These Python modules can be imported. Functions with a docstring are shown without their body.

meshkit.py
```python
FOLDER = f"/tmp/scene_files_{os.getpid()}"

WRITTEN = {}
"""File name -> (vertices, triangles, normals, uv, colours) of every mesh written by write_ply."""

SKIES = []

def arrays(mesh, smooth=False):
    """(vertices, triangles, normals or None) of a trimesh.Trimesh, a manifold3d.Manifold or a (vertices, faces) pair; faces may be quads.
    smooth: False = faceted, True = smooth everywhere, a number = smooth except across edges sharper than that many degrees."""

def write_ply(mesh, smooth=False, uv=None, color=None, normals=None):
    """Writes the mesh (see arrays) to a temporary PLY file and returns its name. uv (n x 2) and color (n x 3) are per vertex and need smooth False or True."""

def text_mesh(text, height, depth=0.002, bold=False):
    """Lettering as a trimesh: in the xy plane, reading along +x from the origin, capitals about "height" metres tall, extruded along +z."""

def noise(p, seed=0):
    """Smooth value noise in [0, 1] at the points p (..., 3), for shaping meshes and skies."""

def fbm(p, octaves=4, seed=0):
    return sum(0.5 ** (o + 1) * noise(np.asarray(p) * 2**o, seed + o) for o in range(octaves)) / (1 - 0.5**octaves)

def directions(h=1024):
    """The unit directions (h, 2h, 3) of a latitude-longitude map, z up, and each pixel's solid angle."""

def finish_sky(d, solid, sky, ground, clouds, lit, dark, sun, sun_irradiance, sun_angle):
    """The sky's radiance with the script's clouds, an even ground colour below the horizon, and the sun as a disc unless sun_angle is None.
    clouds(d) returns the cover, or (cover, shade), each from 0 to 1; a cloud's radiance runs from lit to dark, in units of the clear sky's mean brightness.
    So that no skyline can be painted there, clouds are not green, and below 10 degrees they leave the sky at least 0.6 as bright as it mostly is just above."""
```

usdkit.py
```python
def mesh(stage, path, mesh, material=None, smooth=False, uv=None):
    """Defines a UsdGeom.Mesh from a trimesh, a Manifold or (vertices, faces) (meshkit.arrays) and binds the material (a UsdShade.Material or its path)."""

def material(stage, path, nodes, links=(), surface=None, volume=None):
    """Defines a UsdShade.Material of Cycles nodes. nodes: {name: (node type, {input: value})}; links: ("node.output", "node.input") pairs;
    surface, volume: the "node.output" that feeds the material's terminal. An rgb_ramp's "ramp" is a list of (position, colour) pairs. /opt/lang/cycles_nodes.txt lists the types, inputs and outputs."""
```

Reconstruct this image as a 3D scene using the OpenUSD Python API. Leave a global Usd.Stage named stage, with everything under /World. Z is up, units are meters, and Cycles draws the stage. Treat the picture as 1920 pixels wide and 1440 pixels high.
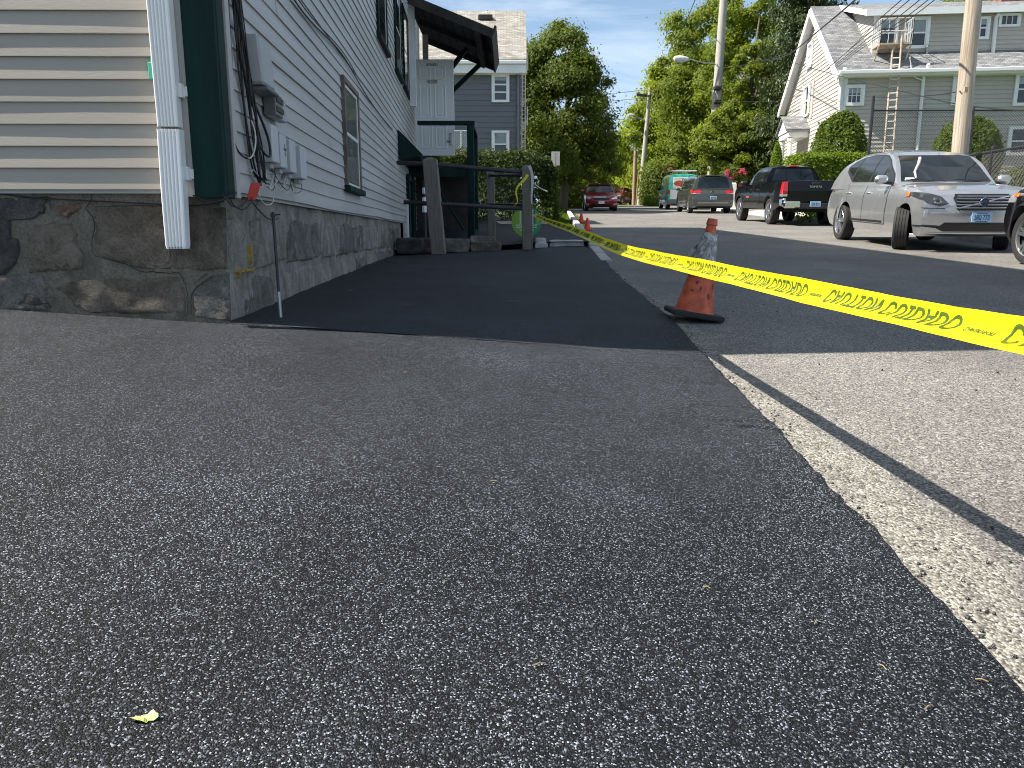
import math, numpy as np, trimesh, shapely, usdkit, meshkit
import manifold3d as m3
from shapely.geometry import Polygon
from pxr import Usd, UsdGeom, UsdLux, UsdShade, Gf, Sdf

stage = Usd.Stage.CreateInMemory()
UsdGeom.SetStageUpAxis(stage, 'Z'); UsdGeom.SetStageMetersPerUnit(stage, 1.0)
UsdGeom.Xform.Define(stage, '/World')
# ------------------------------------------------------------------ camera, sky, sun
FPX, PITCH, EYE, SLOPE = 1420.0, 11.16, 0.92, 0.052
EXPOSURE = 1.12
SUN_EL, SUN_AZ = 48.0, 4.6          # light travels towards (cos az, sin az)
SUN_I, SKY_S = 1.25, 0.052
cam = UsdGeom.Camera.Define(stage, '/World/camera')
cam.AddTranslateOp().Set(Gf.Vec3d(0, 0, EYE)); cam.AddRotateXOp().Set(90 - PITCH)
cam.CreateHorizontalApertureAttr(36.0); cam.CreateVerticalApertureAttr(27.0)
cam.CreateFocalLengthAttr(FPX / 1920 * 36); cam.CreateClippingRangeAttr(Gf.Vec2f(0.05, 3000))
cam.CreateExposureAttr(EXPOSURE)
_a, _e = math.radians(SUN_AZ), math.radians(SUN_EL)
TOSUN = np.array([-math.cos(_a) * math.cos(_e), -math.sin(_a) * math.cos(_e), math.sin(_e)])
usdkit.material(stage, '/World/Looks/sky_dome', {
    'sky': ('sky_texture', {'sky_type': 'single_scattering', 'sun_disc': False, 'sun_elevation': _e, 'sun_rotation': math.atan2(TOSUN[0], TOSUN[1]), 'air_density': 1.0, 'aerosol_density': 1.0, 'ozone_density': 1.6}),
    'tc': ('texture_coordinate', {}),
    'mp': ('mapping', {'scale': (1.2, 1.6, 6.0), 'rotation': (0.25, 0.1, 0.5)}),
    'n': ('noise_texture', {'scale': 2.1, 'detail': 7.0, 'roughness': 0.62, 'distortion': 0.7}),
    'r': ('rgb_ramp', {'ramp': [(0.40, (0, 0, 0)), (0.60, (0.6, 0.6, 0.6)), (0.85, (0.8, 0.8, 0.8))]}),
    'mx': ('mix', {'mix_type': 'mix', 'color2': (8.0, 9.2, 10.6)}),
    'nz': ('vector_math', {'math_type': 'normalize'}), 'sz': ('separate_xyz', {}), 'hz': ('rgb_ramp', {'ramp': [(0.0, (0.9, 0.9, 0.9)), (0.18, (0.75, 0.75, 0.75)), (0.36, (0.25, 0.25, 0.25)), (0.55, (0, 0, 0))]}), 'mh': ('mix', {'mix_type': 'mix', 'color2': (4.3, 6.6, 9.6)}),
    'bg': ('background_shader', {'strength': SKY_S})},
    [('tc.generated', 'mp.vector'), ('mp.vector', 'n.vector'), ('n.fac', 'r.fac'), ('r.color', 'mx.fac'), ('tc.generated', 'nz.vector1'), ('nz.vector', 'sz.vector'), ('sz.z', 'hz.fac'), ('hz.color', 'mh.fac'), ('sky.color', 'mh.color1'), ('mh.color', 'mx.color1'), ('mx.color', 'bg.color')], surface='bg.background')
dome = UsdLux.DomeLight.Define(stage, '/World/sky')
UsdShade.MaterialBindingAPI.Apply(dome.GetPrim()).Bind(UsdShade.Material.Get(stage, '/World/Looks/sky_dome'))
dome.GetPrim().SetCustomDataByKey('kind', 'structure')
sun = UsdLux.DistantLight.Define(stage, '/World/sun')
sun.CreateIntensityAttr(SUN_I); sun.CreateAngleAttr(0.53); sun.CreateNormalizeAttr(True); sun.CreateColorAttr(Gf.Vec3f(1.0, 0.93, 0.82))
_z = TOSUN; _x = np.cross([0, 0, 1.0], _z); _x /= np.linalg.norm(_x); _y = np.cross(_z, _x)
sun.AddTransformOp().Set(Gf.Matrix4d(*_x, 0, *_y, 0, *_z, 0, 0, 0, 0, 1))

# ------------------------------------------------------------------ measuring helpers (photo pixel -> point in the place)
_p = math.radians(PITCH)
FWD, UPV = np.array([0, math.cos(_p), -math.sin(_p)]), np.array([0, math.sin(_p), math.cos(_p)])
O = np.array([0, 0, EYE])
def ray(u, v): return FWD + UPV * (720 - v) / FPX + np.array([(u - 960) / FPX, 0, 0])
def P(u, v, y):
    d = ray(u, v); return O + d * (y / d[1])
def onplane(u, v, p, n):
    d = ray(u, v); return O + d * (np.dot(np.asarray(p) - O, n) / np.dot(d, n))
def G(u, v): return onplane(u, v, [0, 0, 0], np.array([0, -SLOPE, 1.0]))
def zr(y):
    y = np.asarray(y, float)
    far = 60 * SLOPE + 12 * SLOPE * (1 - np.exp(-np.maximum(y - 60, 0) / 12)) + 0.004 * np.maximum(y - 60, 0)
    near = -8 * SLOPE + 0.01 * (y + 8)
    return np.where(y > 60, far, np.where(y < -8, near, SLOPE * y))
def lerp(a, b, t): return np.asarray(a, float) + (np.asarray(b, float) - np.asarray(a, float)) * t
def sstep(a, b, x):
    t = np.clip((np.asarray(x, float) - a) / (b - a), 0, 1); return t * t * (3 - 2 * t)
# the near building: its corner and two walls
CY = 4.25
CX = float(P(436, 600, CY)[0])
WD = np.array([-0.05, 1, 0]) / math.hypot(0.05, 1); WN = np.array([WD[1], -WD[0], 0])      # side wall: along, outwards
FD = np.array([1, 0.012, 0]) / math.hypot(0.012, 1); FN = np.array([FD[1], -FD[0], 0])         # front wall: along, outwards (towards camera)
CORNER = np.array([CX, CY, 0.0])
def SW(s, z, off=0.0): return CORNER + WD * s + WN * off + np.array([0, 0, z])
def FW(s, z, off=0.0): return CORNER - FD * s + FN * off + np.array([0, 0, z])          # s metres to the left of the corner
def SWpx(u, v, off=0.0):
    return onplane(u, v, CORNER + WN * off, WN)
def FWpx(u, v, off=0.0): return onplane(u, v, CORNER + FN * off, FN)
def s_at(u, v=300, off=0.0): return float(np.dot(SWpx(u, v, off) - CORNER, WD))

# ------------------------------------------------------------------ prims
used = {}
class T:
    def __init__(s, prim, path, loc): s.prim, s.path, s.loc = prim, path, np.asarray(loc, float)
def numbered(path):
    k = used.get(path, -1) + 1; used[path] = k
    return path if k == 0 else f'{path}_{k:03d}'
def keys(prim, **kw):
    for k, v in kw.items():
        if v: prim.SetCustomDataByKey(k, v)
def thing(name, label, cat, loc=(0, 0, 0), group=None, mat=None):
    path = numbered('/World/' + name)
    x = UsdGeom.Xform.Define(stage, path)
    if mat is not None:
        x.AddTransformOp().Set(Gf.Matrix4d(*[float(q) for q in np.asarray(mat).ravel()])); loc = (0, 0, 0)
    else: x.AddTranslateOp().Set(Gf.Vec3d(*[float(q) for q in loc]))
    keys(x.GetPrim(), label=label, category=cat, group=group)
    return T(x.GetPrim(), path, loc)
def obj(name, mesh, m, parent=None, smooth=False, label=None, cat=None, group=None, kind=None):
    if isinstance(mesh, MB): mesh = mesh.get()
    path = numbered((parent.path if parent else '/World') + '/' + name)
    loc = parent.loc if parent else np.zeros(3)
    v, f, n = meshkit.arrays(mesh, smooth)
    g = usdkit.mesh(stage, path, (v - loc, f), m if not isinstance(m, str) else M[m])
    if n is not None:
        g.CreateNormalsAttr(usdkit.Vt.Vec3fArray.FromNumpy(n.astype(np.float32))); g.SetNormalsInterpolation('vertex')
    keys(g.GetPrim(), label=label, category=cat, group=group, kind=kind)
    return T(g.GetPrim(), path, loc)
def copy_of(src, mat, label=None, group=None):
    name = src.path.rsplit('/', 1)[1]
    x = UsdGeom.Xform.Define(stage, numbered('/World/' + name))
    x.GetPrim().GetReferences().AddInternalReference(Sdf.Path(src.path)); x.GetPrim().SetInstanceable(True)
    x.ClearXformOpOrder(); x.AddTransformOp(opSuffix='place').Set(Gf.Matrix4d(*[float(q) for q in np.asarray(mat).ravel()]))
    was = src.prim.GetCustomData()
    keys(x.GetPrim(), label=label or was['label'], category=was['category'], group=group or was.get('group'))
    return x.GetPrim()

# ------------------------------------------------------------------ mesh builder
class MB:
    def __init__(s): s.v, s.f, s.n = [], [], 0
    def add(s, v, f):
        v, f = np.asarray(v, float), np.asarray(f, int)
        if f.shape[1] == 4: f = np.vstack([f[:, [0, 1, 2]], f[:, [0, 2, 3]]])
        s.v.append(v); s.f.append(f + s.n); s.n += len(v); return s
    def addm(s, m):
        if hasattr(m, 'to_mesh'):
            q = m.to_mesh(); return s.add(q.vert_properties[:, :3], q.tri_verts)
        return s.add(m.vertices, m.faces)
    def get(s): return np.vstack(s.v), np.vstack(s.f)
    def frame(s, c, ax, ay, az, ch=0.0):
        """a box centred at c with half axes ax, ay, az; ch = chamfer in metres"""
        c, A = np.asarray(c, float), [np.asarray(a, float) for a in (ax, ay, az)]
        if ch <= 0:
            v = np.array([[x, y, z] for x in (-1, 1) for y in (-1, 1) for z in (-1, 1)], float)
            return s.add(c + v @ np.array(A), [[0, 1, 3, 2], [4, 6, 7, 5], [0, 4, 5, 1], [2, 3, 7, 6], [0, 2, 6, 4], [1, 5, 7, 3]])
        L = [np.linalg.norm(a) for a in A]
        pts = []
        for x in (-1, 1):
            for y in (-1, 1):
                for z in (-1, 1):
                    sg = (x, y, z)
                    for k in range(3):
                        pts.append([sg[j] * (1 if j == k else 1 - min(ch / L[j], 0.9)) for j in range(3)])
        h = trimesh.convex.convex_hull(np.array(pts))
        return s.add(c + np.array(h.vertices) @ np.array(A), h.faces)
    def box(s, c, size, ch=0.0, rz=0.0):
        co, si = math.cos(rz), math.sin(rz)
        return s.frame(c, np.array([co, si, 0]) * size[0] / 2, np.array([-si, co, 0]) * size[1] / 2, np.array([0, 0, size[2] / 2]), ch)
    def beam(s, a, b, w, h, up=(0, 0, 1), ch=0.0):
        a, b = np.asarray(a, float), np.asarray(b, float)
        d = b - a; L = np.linalg.norm(d); d = d / L
        side = np.cross(d, up); side /= np.linalg.norm(side) + 1e-12
        u = np.cross(side, d)
        return s.frame((a + b) / 2, d * L / 2, side * w / 2, u * h / 2, ch)
    def tube(s, pts, r, n=8, cap=True):
        p = np.asarray(pts, float); r = np.broadcast_to(np.asarray(r, float), (len(p),))
        t = np.gradient(p, axis=0); t /= np.linalg.norm(t, axis=1, keepdims=True) + 1e-12
        ref = np.array([0, 0, 1.0]) if abs(t[:, 2]).mean() < 0.8 else np.array([1.0, 0, 0])
        a = np.cross(t, ref); a /= np.linalg.norm(a, axis=1, keepdims=True) + 1e-12
        b = np.cross(t, a); g = np.arange(n) * 2 * np.pi / n
        v = p[:, None] + r[:, None, None] * (np.cos(g)[None, :, None] * a[:, None] + np.sin(g)[None, :, None] * b[:, None])
        i, j = np.meshgrid(np.arange(len(p) - 1), np.arange(n), indexing='ij')
        q = np.stack([i * n + j, i * n + (j + 1) % n, (i + 1) * n + (j + 1) % n, (i + 1) * n + j], -1).reshape(-1, 4)
        s.add(v.reshape(-1, 3), q)
        if cap:
            for row, flip in ((0, True), (len(p) - 1, False)):
                vv = np.vstack([v[row], p[row][None]])
                ff = [[k, (k + 1) % n, n] if flip else [(k + 1) % n, k, n] for k in range(n)]
                s.add(vv, ff)
        return s
    def lathe(s, prof, c=(0, 0, 0), n=24, axis=(0, 0, 1)):
        """prof: (radius, height) along the axis"""
        ax = np.asarray(axis, float); ax /= np.linalg.norm(ax)
        a = np.cross(ax, [1, 0, 0] if abs(ax[0]) < 0.9 else [0, 1, 0]); a /= np.linalg.norm(a); b = np.cross(ax, a)
        g = np.arange(n) * 2 * np.pi / n; pr = np.asarray(prof, float)
        v = np.asarray(c, float) + pr[:, 0][:, None, None] * (np.cos(g)[None, :, None] * a + np.sin(g)[None, :, None] * b) + pr[:, 1][:, None, None] * ax
        i, j = np.meshgrid(np.arange(len(pr) - 1), np.arange(n), indexing='ij')
        q = np.stack([i * n + j, i * n + (j + 1) % n, (i + 1) * n + (j + 1) % n, (i + 1) * n + j], -1).reshape(-1, 4)
        return s.add(v.reshape(-1, 3), q)
    def prism(s, poly, o, ax, ay, az):
        """poly: shapely or list of (a, b): extruded from o along az"""
        g = poly if hasattr(poly, 'geom_type') else Polygon(poly)
        for part in getattr(g, 'geoms', [g]):
            m = trimesh.creation.extrude_polygon(part.buffer(0), 1.0, engine='earcut')
            A = np.array([ax, ay, az], float)
            f = m.faces if np.linalg.det(A) > 0 else m.faces[:, ::-1]
            s.add(np.asarray(o, float) + np.array(m.vertices) @ A, f)
        return s
    def grid(s, pts):
        p = np.asarray(pts, float); a, b = p.shape[:2]
        i, j = np.meshgrid(np.arange(a - 1), np.arange(b - 1), indexing='ij')
        q = np.stack([i * b + j, (i + 1) * b + j, (i + 1) * b + j + 1, i * b + j + 1], -1).reshape(-1, 4)
        return s.add(p.reshape(-1, 3), q)
def spline(pts, n=24):
    from scipy.interpolate import CubicSpline
    p = np.asarray(pts, float); d = np.r_[0, np.cumsum(np.linalg.norm(np.diff(p, axis=0), axis=1) + 1e-9)]
    return CubicSpline(d, p)(np.linspace(0, d[-1], n))
def text(mb, s, height, o, ax, ay, az, bold=False, depth=0.003, width=None, center=True):
    """lettering from o (its centre) along ax, up ay, standing out along az"""
    m = meshkit.text_mesh(s, height, depth, bold); v = np.array(m.vertices)
    lo, hi = v.min(0), v.max(0)
    if center: v[:, :2] -= (lo[:2] + hi[:2]) / 2
    if width: v[:, 0] *= width / (hi[0] - lo[0])
    A = np.array([ax, ay, az], float)
    f = m.faces if np.linalg.det(A) > 0 else m.faces[:, ::-1]
    return mb.add(np.asarray(o, float) + v @ A, f)
# ------------------------------------------------------------------ materials
M = {}
def mat(name, col, rough=0.6, var=0.12, scale=4.0, bump=0.0, bscale=60.0, metallic=0.0, coat=0.0, spec=0.5, tint=None, aniso=(1, 1, 1), fine=0.0):
    c = np.array(col, float)
    lo, hi = c * (1 - var), np.minimum(c * (1 + var), 0.95)
    if tint is not None: hi = np.array(tint, float)
    nodes = {'g': ('geometry', {}), 'mp': ('mapping', {'scale': aniso}), 'n': ('noise_texture', {'scale': scale, 'detail': 5.0, 'roughness': 0.6}),
             'r': ('rgb_ramp', {'ramp': [(0.3, lo), (0.7, hi)]}),
             'p': ('principled_bsdf', {'roughness': rough, 'metallic': metallic, 'coat_weight': coat, 'specular_ior_level': spec})}
    links = [('g.position', 'mp.vector'), ('mp.vector', 'n.vector'), ('n.fac', 'r.fac'), ('r.color', 'p.base_color')]
    if bump:
        nodes['bn'] = ('noise_texture', {'scale': bscale, 'detail': 4.0, 'roughness': 0.6}); nodes['b'] = ('bump', {'strength': 1.0, 'distance': bump})
        links += [('mp.vector', 'bn.vector'), ('bn.fac', 'b.height'), ('b.normal', 'p.normal')]
    M[name] = usdkit.material(stage, '/World/Looks/' + name, nodes, links, surface='p.BSDF')
    return M[name]
def leafmat(name, lo, hi, trans=0.35, rough=0.45):
    M[name] = usdkit.material(stage, '/World/Looks/' + name, {
        'g': ('geometry', {}), 'n': ('noise_texture', {'scale': 0.7, 'detail': 3.0}), 'ad': ('math', {'math_type': 'multiply_add', 'value2': 0.5, 'value3': 0.0}), 'm2': ('math', {'math_type': 'multiply_add', 'value2': 0.5}),
        'r': ('rgb_ramp', {'ramp': [(0.1, lo), (0.75, hi)]}),
        'p': ('principled_bsdf', {'roughness': rough, 'specular_ior_level': 0.35}), 't': ('translucent_bsdf', {}), 'hs': ('hsv', {'hue': 0.485, 'saturation': 1.05, 'value': 2.2}), 'm': ('mix_closure', {'fac': trans})},
        [('g.position', 'n.vector'), ('g.random_per_island', 'ad.value1'), ('n.fac', 'm2.value1'), ('ad.value', 'm2.value3'), ('m2.value', 'r.fac'), ('r.color', 'p.base_color'), ('r.color', 'hs.color'), ('hs.color', 't.color'), ('p.BSDF', 'm.closure1'), ('t.BSDF', 'm.closure2')], surface='m.closure')
    return M[name]
# new asphalt: dark binder with bright and dark grains
def asphalt(name, scale, stops, tint, bump, rough, big, bigfac, spec=0.5, extra=None, coarse=((0, (0, 0, 0)), (1, (0, 0, 0)))):
    nodes = {'g': ('geometry', {}), 'v': ('voronoi_texture', {'scale': scale, 'feature': 'f1'}), 'sc': ('separate_color', {}),
             'v2': ('voronoi_texture', {'scale': scale * 0.42, 'feature': 'f1'}), 'sc2': ('separate_color', {}),
             'r': ('rgb_ramp', {'ramp': stops}), 'nb': ('noise_texture', {'scale': big, 'detail': 6.0, 'roughness': 0.65}), 'rb': ('rgb_ramp', {'ramp': [(0.3, (1 - bigfac,) * 3), (0.72, (1 + bigfac,) * 3)]}),
             'mu': ('mix', {'mix_type': 'multiply', 'fac': 1.0}), 'ti': ('mix', {'mix_type': 'multiply', 'fac': 1.0, 'color2': tint}),
             'rc': ('rgb_ramp', {'ramp': coarse}), 'ac': ('mix', {'mix_type': 'add', 'fac': 1.0}), 'iv': ('math', {'math_type': 'subtract', 'value1': 1.0}), 'b': ('bump', {'strength': 1.0, 'distance': bump}),
             'p': ('principled_bsdf', {'roughness': rough, 'specular_ior_level': spec})}
    links = [('g.position', 'v.vector'), ('g.position', 'v2.vector'), ('v.color', 'sc.color'), ('v2.color', 'sc2.color'), ('sc.r', 'r.fac'), ('g.position', 'nb.vector'), ('nb.fac', 'rb.fac'),
             ('r.color', 'mu.color1'), ('rb.color', 'mu.color2'), ('sc2.r', 'rc.fac'), ('mu.color', 'ac.color1'), ('rc.color', 'ac.color2'), ('ac.color', 'ti.color1'), ('ti.color', 'p.base_color'), ('v.distance', 'iv.value2'), ('iv.value', 'b.height'), ('b.normal', 'p.normal')]
    if extra: extra(nodes, links)
    M[name] = usdkit.material(stage, '/World/Looks/' + name, nodes, links, surface='p.BSDF')
gr = lambda x: (x, x, x)
asphalt('new_asphalt', 350.0, [(0.0, gr(0.005)), (0.5, gr(0.010)), (0.7, gr(0.021)), (0.84, gr(0.050)), (0.94, gr(0.14)), (1.0, gr(0.42))], (0.86, 0.95, 1.13), 0.0020, 0.6, 1.3, 0.28, 0.12)
asphalt('old_asphalt', 150.0, [(0.0, gr(0.05)), (0.25, gr(0.11)), (0.6, gr(0.175)), (0.9, gr(0.265)), (1.0, gr(0.38))], (1.0, 0.955, 0.89), 0.0025, 0.75, 0.8, 0.24, 0.3)
asphalt('old_asphalt_edge', 140.0, [(0.0, gr(0.06)), (0.2, gr(0.13)), (0.6, gr(0.23)), (1.0, gr(0.38))], (1.0, 0.95, 0.85), 0.004, 0.85, 9.0, 0.25, 0.25)
def metal(name, col, rough): M[name] = usdkit.material(stage, '/World/Looks/' + name, {'p': ('principled_bsdf', {'base_color': col, 'metallic': 1.0, 'roughness': rough})}, surface='p.BSDF')
metal('chrome', (0.75, 0.76, 0.78), 0.12); metal('alloy', (0.62, 0.63, 0.65), 0.3); metal('steel', (0.4, 0.41, 0.42), 0.45)
def paint(name, col, metallic=0.0, rough=0.35, coat=1.0, spec=0.5):
    M[name] = usdkit.material(stage, '/World/Looks/' + name, {'g': ('geometry', {}), 'n': ('noise_texture', {'scale': 2.5, 'detail': 6.0}), 'r': ('map_range', {'from_min': 0.35, 'from_max': 0.7, 'to_min': rough * 0.95, 'to_max': rough * 1.1}),
        'p': ('principled_bsdf', {'base_color': col, 'metallic': metallic, 'coat_weight': coat, 'coat_roughness': 0.04, 'specular_ior_level': spec})}, [('g.position', 'n.vector'), ('n.fac', 'r.value'), ('r.result', 'p.roughness')], surface='p.BSDF')
paint('silver_paint', (0.55, 0.56, 0.57), 0.8, 0.33); paint('black_paint', (0.003, 0.003, 0.004), 0.0, 0.25, 0.45, 0.1); paint('grey_paint', (0.09, 0.095, 0.085), 0.6, 0.35)
paint('red_paint', (0.28, 0.012, 0.02), 0.3, 0.35); paint('teal_paint', (0.03, 0.5, 0.40)); paint('white_paint', (0.78, 0.78, 0.76))
paint('darkred_paint', (0.2, 0.01, 0.02), 0.2, 0.35)
M['car_glass'] = usdkit.material(stage, '/World/Looks/car_glass', {'p': ('principled_bsdf', {'base_color': (0.012, 0.015, 0.017), 'roughness': 0.03, 'specular_ior_level': 0.6, 'ior': 1.52})}, surface='p.BSDF')
M['lens_red'] = usdkit.material(stage, '/World/Looks/lens_red', {'p': ('principled_bsdf', {'base_color': (0.5, 0.008, 0.015), 'roughness': 0.1, 'coat_weight': 0.6})}, surface='p.BSDF')
M['lens_dark'] = usdkit.material(stage, '/World/Looks/lens_dark', {'p': ('principled_bsdf', {'base_color': (0.05, 0.055, 0.06), 'metallic': 0.3, 'roughness': 0.08, 'coat_weight': 1.0})}, surface='p.BSDF')
M['lens_clear'] = usdkit.material(stage, '/World/Looks/lens_clear', {'p': ('principled_bsdf', {'base_color': (0.55, 0.57, 0.6), 'metallic': 0.6, 'roughness': 0.12, 'coat_weight': 1.0})}, surface='p.BSDF')
M['lens_amber'] = usdkit.material(stage, '/World/Looks/lens_amber', {'p': ('principled_bsdf', {'base_color': (0.75, 0.16, 0.02), 'roughness': 0.12, 'coat_weight': 0.6})}, surface='p.BSDF')
M['window_pane'] = usdkit.material(stage, '/World/Looks/window_pane', {'t': ('transparent_bsdf', {'color': (0.86, 0.9, 0.9)}), 'g': ('glossy_bsdf', {'color': (1, 1, 1), 'roughness': 0.02}), 'f': ('fresnel', {'IOR': 1.7}), 'm': ('mix_closure', {})},
    [('f.fac', 'm.fac'), ('t.BSDF', 'm.closure1'), ('g.BSDF', 'm.closure2')], surface='m.closure')
mat('room_dark', (0.03, 0.032, 0.036), 0.8)
mat('rubber', (0.018, 0.018, 0.019), 0.75, 0.25, 12, 0.001, 200); mat('black_plastic', (0.014, 0.014, 0.015), 0.5, 0.2); mat('under_dark', (0.012, 0.012, 0.012), 0.9)
mat('plate_blue', (0.35, 0.55, 0.75), 0.4, 0.05); mat('plate_ink', (0.03, 0.05, 0.12), 0.5)
mat('vinyl_siding', (0.375, 0.335, 0.285), 0.5, 0.1, 1.3, 0.0006, 160, aniso=(0.15, 0.15, 3.0)); mat('clapboard', (0.425, 0.422, 0.415), 0.55, 0.17, 1.6, 0.0008, 90, aniso=(1, 0.2, 3.0))
mat('trim_grey', (0.40, 0.38, 0.365), 0.6, 0.1, 3); mat('green_board', (0.004, 0.020, 0.018), 0.6, 0.35, 2.0, 0.0008, 60, aniso=(4, 4, 0.4), tint=(0.008, 0.034, 0.031), spec=0.15); mat('white_metal', (0.76, 0.78, 0.8), 0.35, 0.06, 5, tint=(0.72, 0.72, 0.7)); mat('white_trim', (0.78, 0.79, 0.80), 0.5, 0.06)
mat('dull_white', (0.62, 0.63, 0.62), 0.6, 0.12, 3)
def rough_stone(name, c1, c2, c3, stain=None, streak=(1, 1, 1)):
    nodes = {'g': ('geometry', {}), 'mp': ('mapping', {'scale': streak}), 'n': ('noise_texture', {'scale': 5.0, 'detail': 9.0, 'roughness': 0.72, 'distortion': 0.6}), 'r': ('rgb_ramp', {'ramp': [(0.28, c1), (0.5, c2), (0.72, c3)]}),
             'n2': ('noise_texture', {'scale': 70.0, 'detail': 5.0, 'roughness': 0.75}), 'r2': ('rgb_ramp', {'ramp': [(0.3, gr(0.55)), (0.6, gr(1.15))]}), 'mu': ('mix', {'mix_type': 'multiply', 'fac': 1.0}),
             'n3': ('noise_texture', {'scale': 2.3, 'detail': 8.0, 'roughness': 0.7, 'distortion': 1.0}), 'r3': ('rgb_ramp', {'ramp': [(0.57, gr(0)), (0.66, gr(1))]}), 'mx': ('mix', {'color2': stain or (0.42, 0.42, 0.40)}),
             'ad': ('math', {'math_type': 'add'}), 'b': ('bump', {'distance': 0.016, 'strength': 1.0}), 'p': ('principled_bsdf', {'roughness': 0.85, 'specular_ior_level': 0.3})}
    links = [('g.position', 'mp.vector'), ('mp.vector', 'n.vector'), ('g.position', 'n2.vector'), ('mp.vector', 'n3.vector'), ('n.fac', 'r.fac'), ('n2.fac', 'r2.fac'), ('r.color', 'mu.color1'), ('r2.color', 'mu.color2'), ('n3.fac', 'r3.fac'), ('r3.color', 'mx.fac'), ('mu.color', 'mx.color1'), ('mx.color', 'p.base_color'),
             ('n.fac', 'ad.value1'), ('n2.fac', 'ad.value2'), ('ad.value', 'b.height'), ('b.normal', 'p.normal')]
    M[name] = usdkit.material(stage, '/World/Looks/' + name, nodes, links, surface='p.BSDF')
rough_stone('stone_brown', (0.06, 0.048, 0.037), (0.15, 0.125, 0.098), (0.26, 0.22, 0.18), (0.24, 0.21, 0.175))
rough_stone('stone_grey', (0.06, 0.055, 0.048), (0.155, 0.145, 0.128), (0.28, 0.265, 0.24), (0.36, 0.34, 0.31))
rough_stone('stone_red', (0.12, 0.06, 0.04), (0.2, 0.115, 0.08), (0.26, 0.17, 0.13))
rough_stone('stone_dark', (0.03, 0.03, 0.03), (0.075, 0.07, 0.065), (0.14, 0.13, 0.12), (0.17, 0.155, 0.14))
rough_stone('mortar', (0.14, 0.122, 0.095), (0.22, 0.195, 0.155), (0.31, 0.275, 0.225), (0.13, 0.115, 0.095))
rough_stone('parge', (0.12, 0.108, 0.09), (0.27, 0.25, 0.215), (0.44, 0.42, 0.38), (0.17, 0.15, 0.125), (1.3, 1.3, 0.75))
rough_stone('granite', (0.36, 0.36, 0.36), (0.52, 0.52, 0.51), (0.64, 0.63, 0.62), (0.4, 0.4, 0.39))
mat('mustard_paint', (0.3, 0.2, 0.04), 0.8, 0.4, 20)
mat('weathered_wood', (0.17, 0.15, 0.13), 0.8, 0.3, 6, 0.002, 30, aniso=(6, 6, 0.6)); mat('frame_wood', (0.14, 0.115, 0.09), 0.8, 0.3, 6); mat('door_white', (0.86, 0.87, 0.88), 0.4, 0.02); mat('dark_wood', (0.035, 0.03, 0.028), 0.8, 0.4, 4, 0.002, 30); mat('pipe_black', (0.02, 0.02, 0.024), 0.45, 0.3)
mat('pole_wood', (0.30, 0.235, 0.175), 0.85, 0.3, 5, 0.008, 9, aniso=(8, 8, 0.22), tint=(0.52, 0.45, 0.37)); mat('pole_grey', (0.36, 0.34, 0.31), 0.85, 0.2, 6, 0.004, 18, aniso=(8, 8, 0.35)); mat('pole_brown', (0.30, 0.22, 0.15), 0.85, 0.2, 6, 0.004, 18, aniso=(8, 8, 0.35))
mat('box_grey', (0.34, 0.35, 0.36), 0.45, 0.06); mat('box_light', (0.46, 0.48, 0.5), 0.45, 0.06); mat('box_dark', (0.13, 0.14, 0.145), 0.5); mat('cable_black', (0.01, 0.01, 0.011), 0.45, 0.3); mat('cable_white', (0.6, 0.58, 0.53), 0.5); mat('red_plastic', (0.55, 0.045, 0.03), 0.45)
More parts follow.
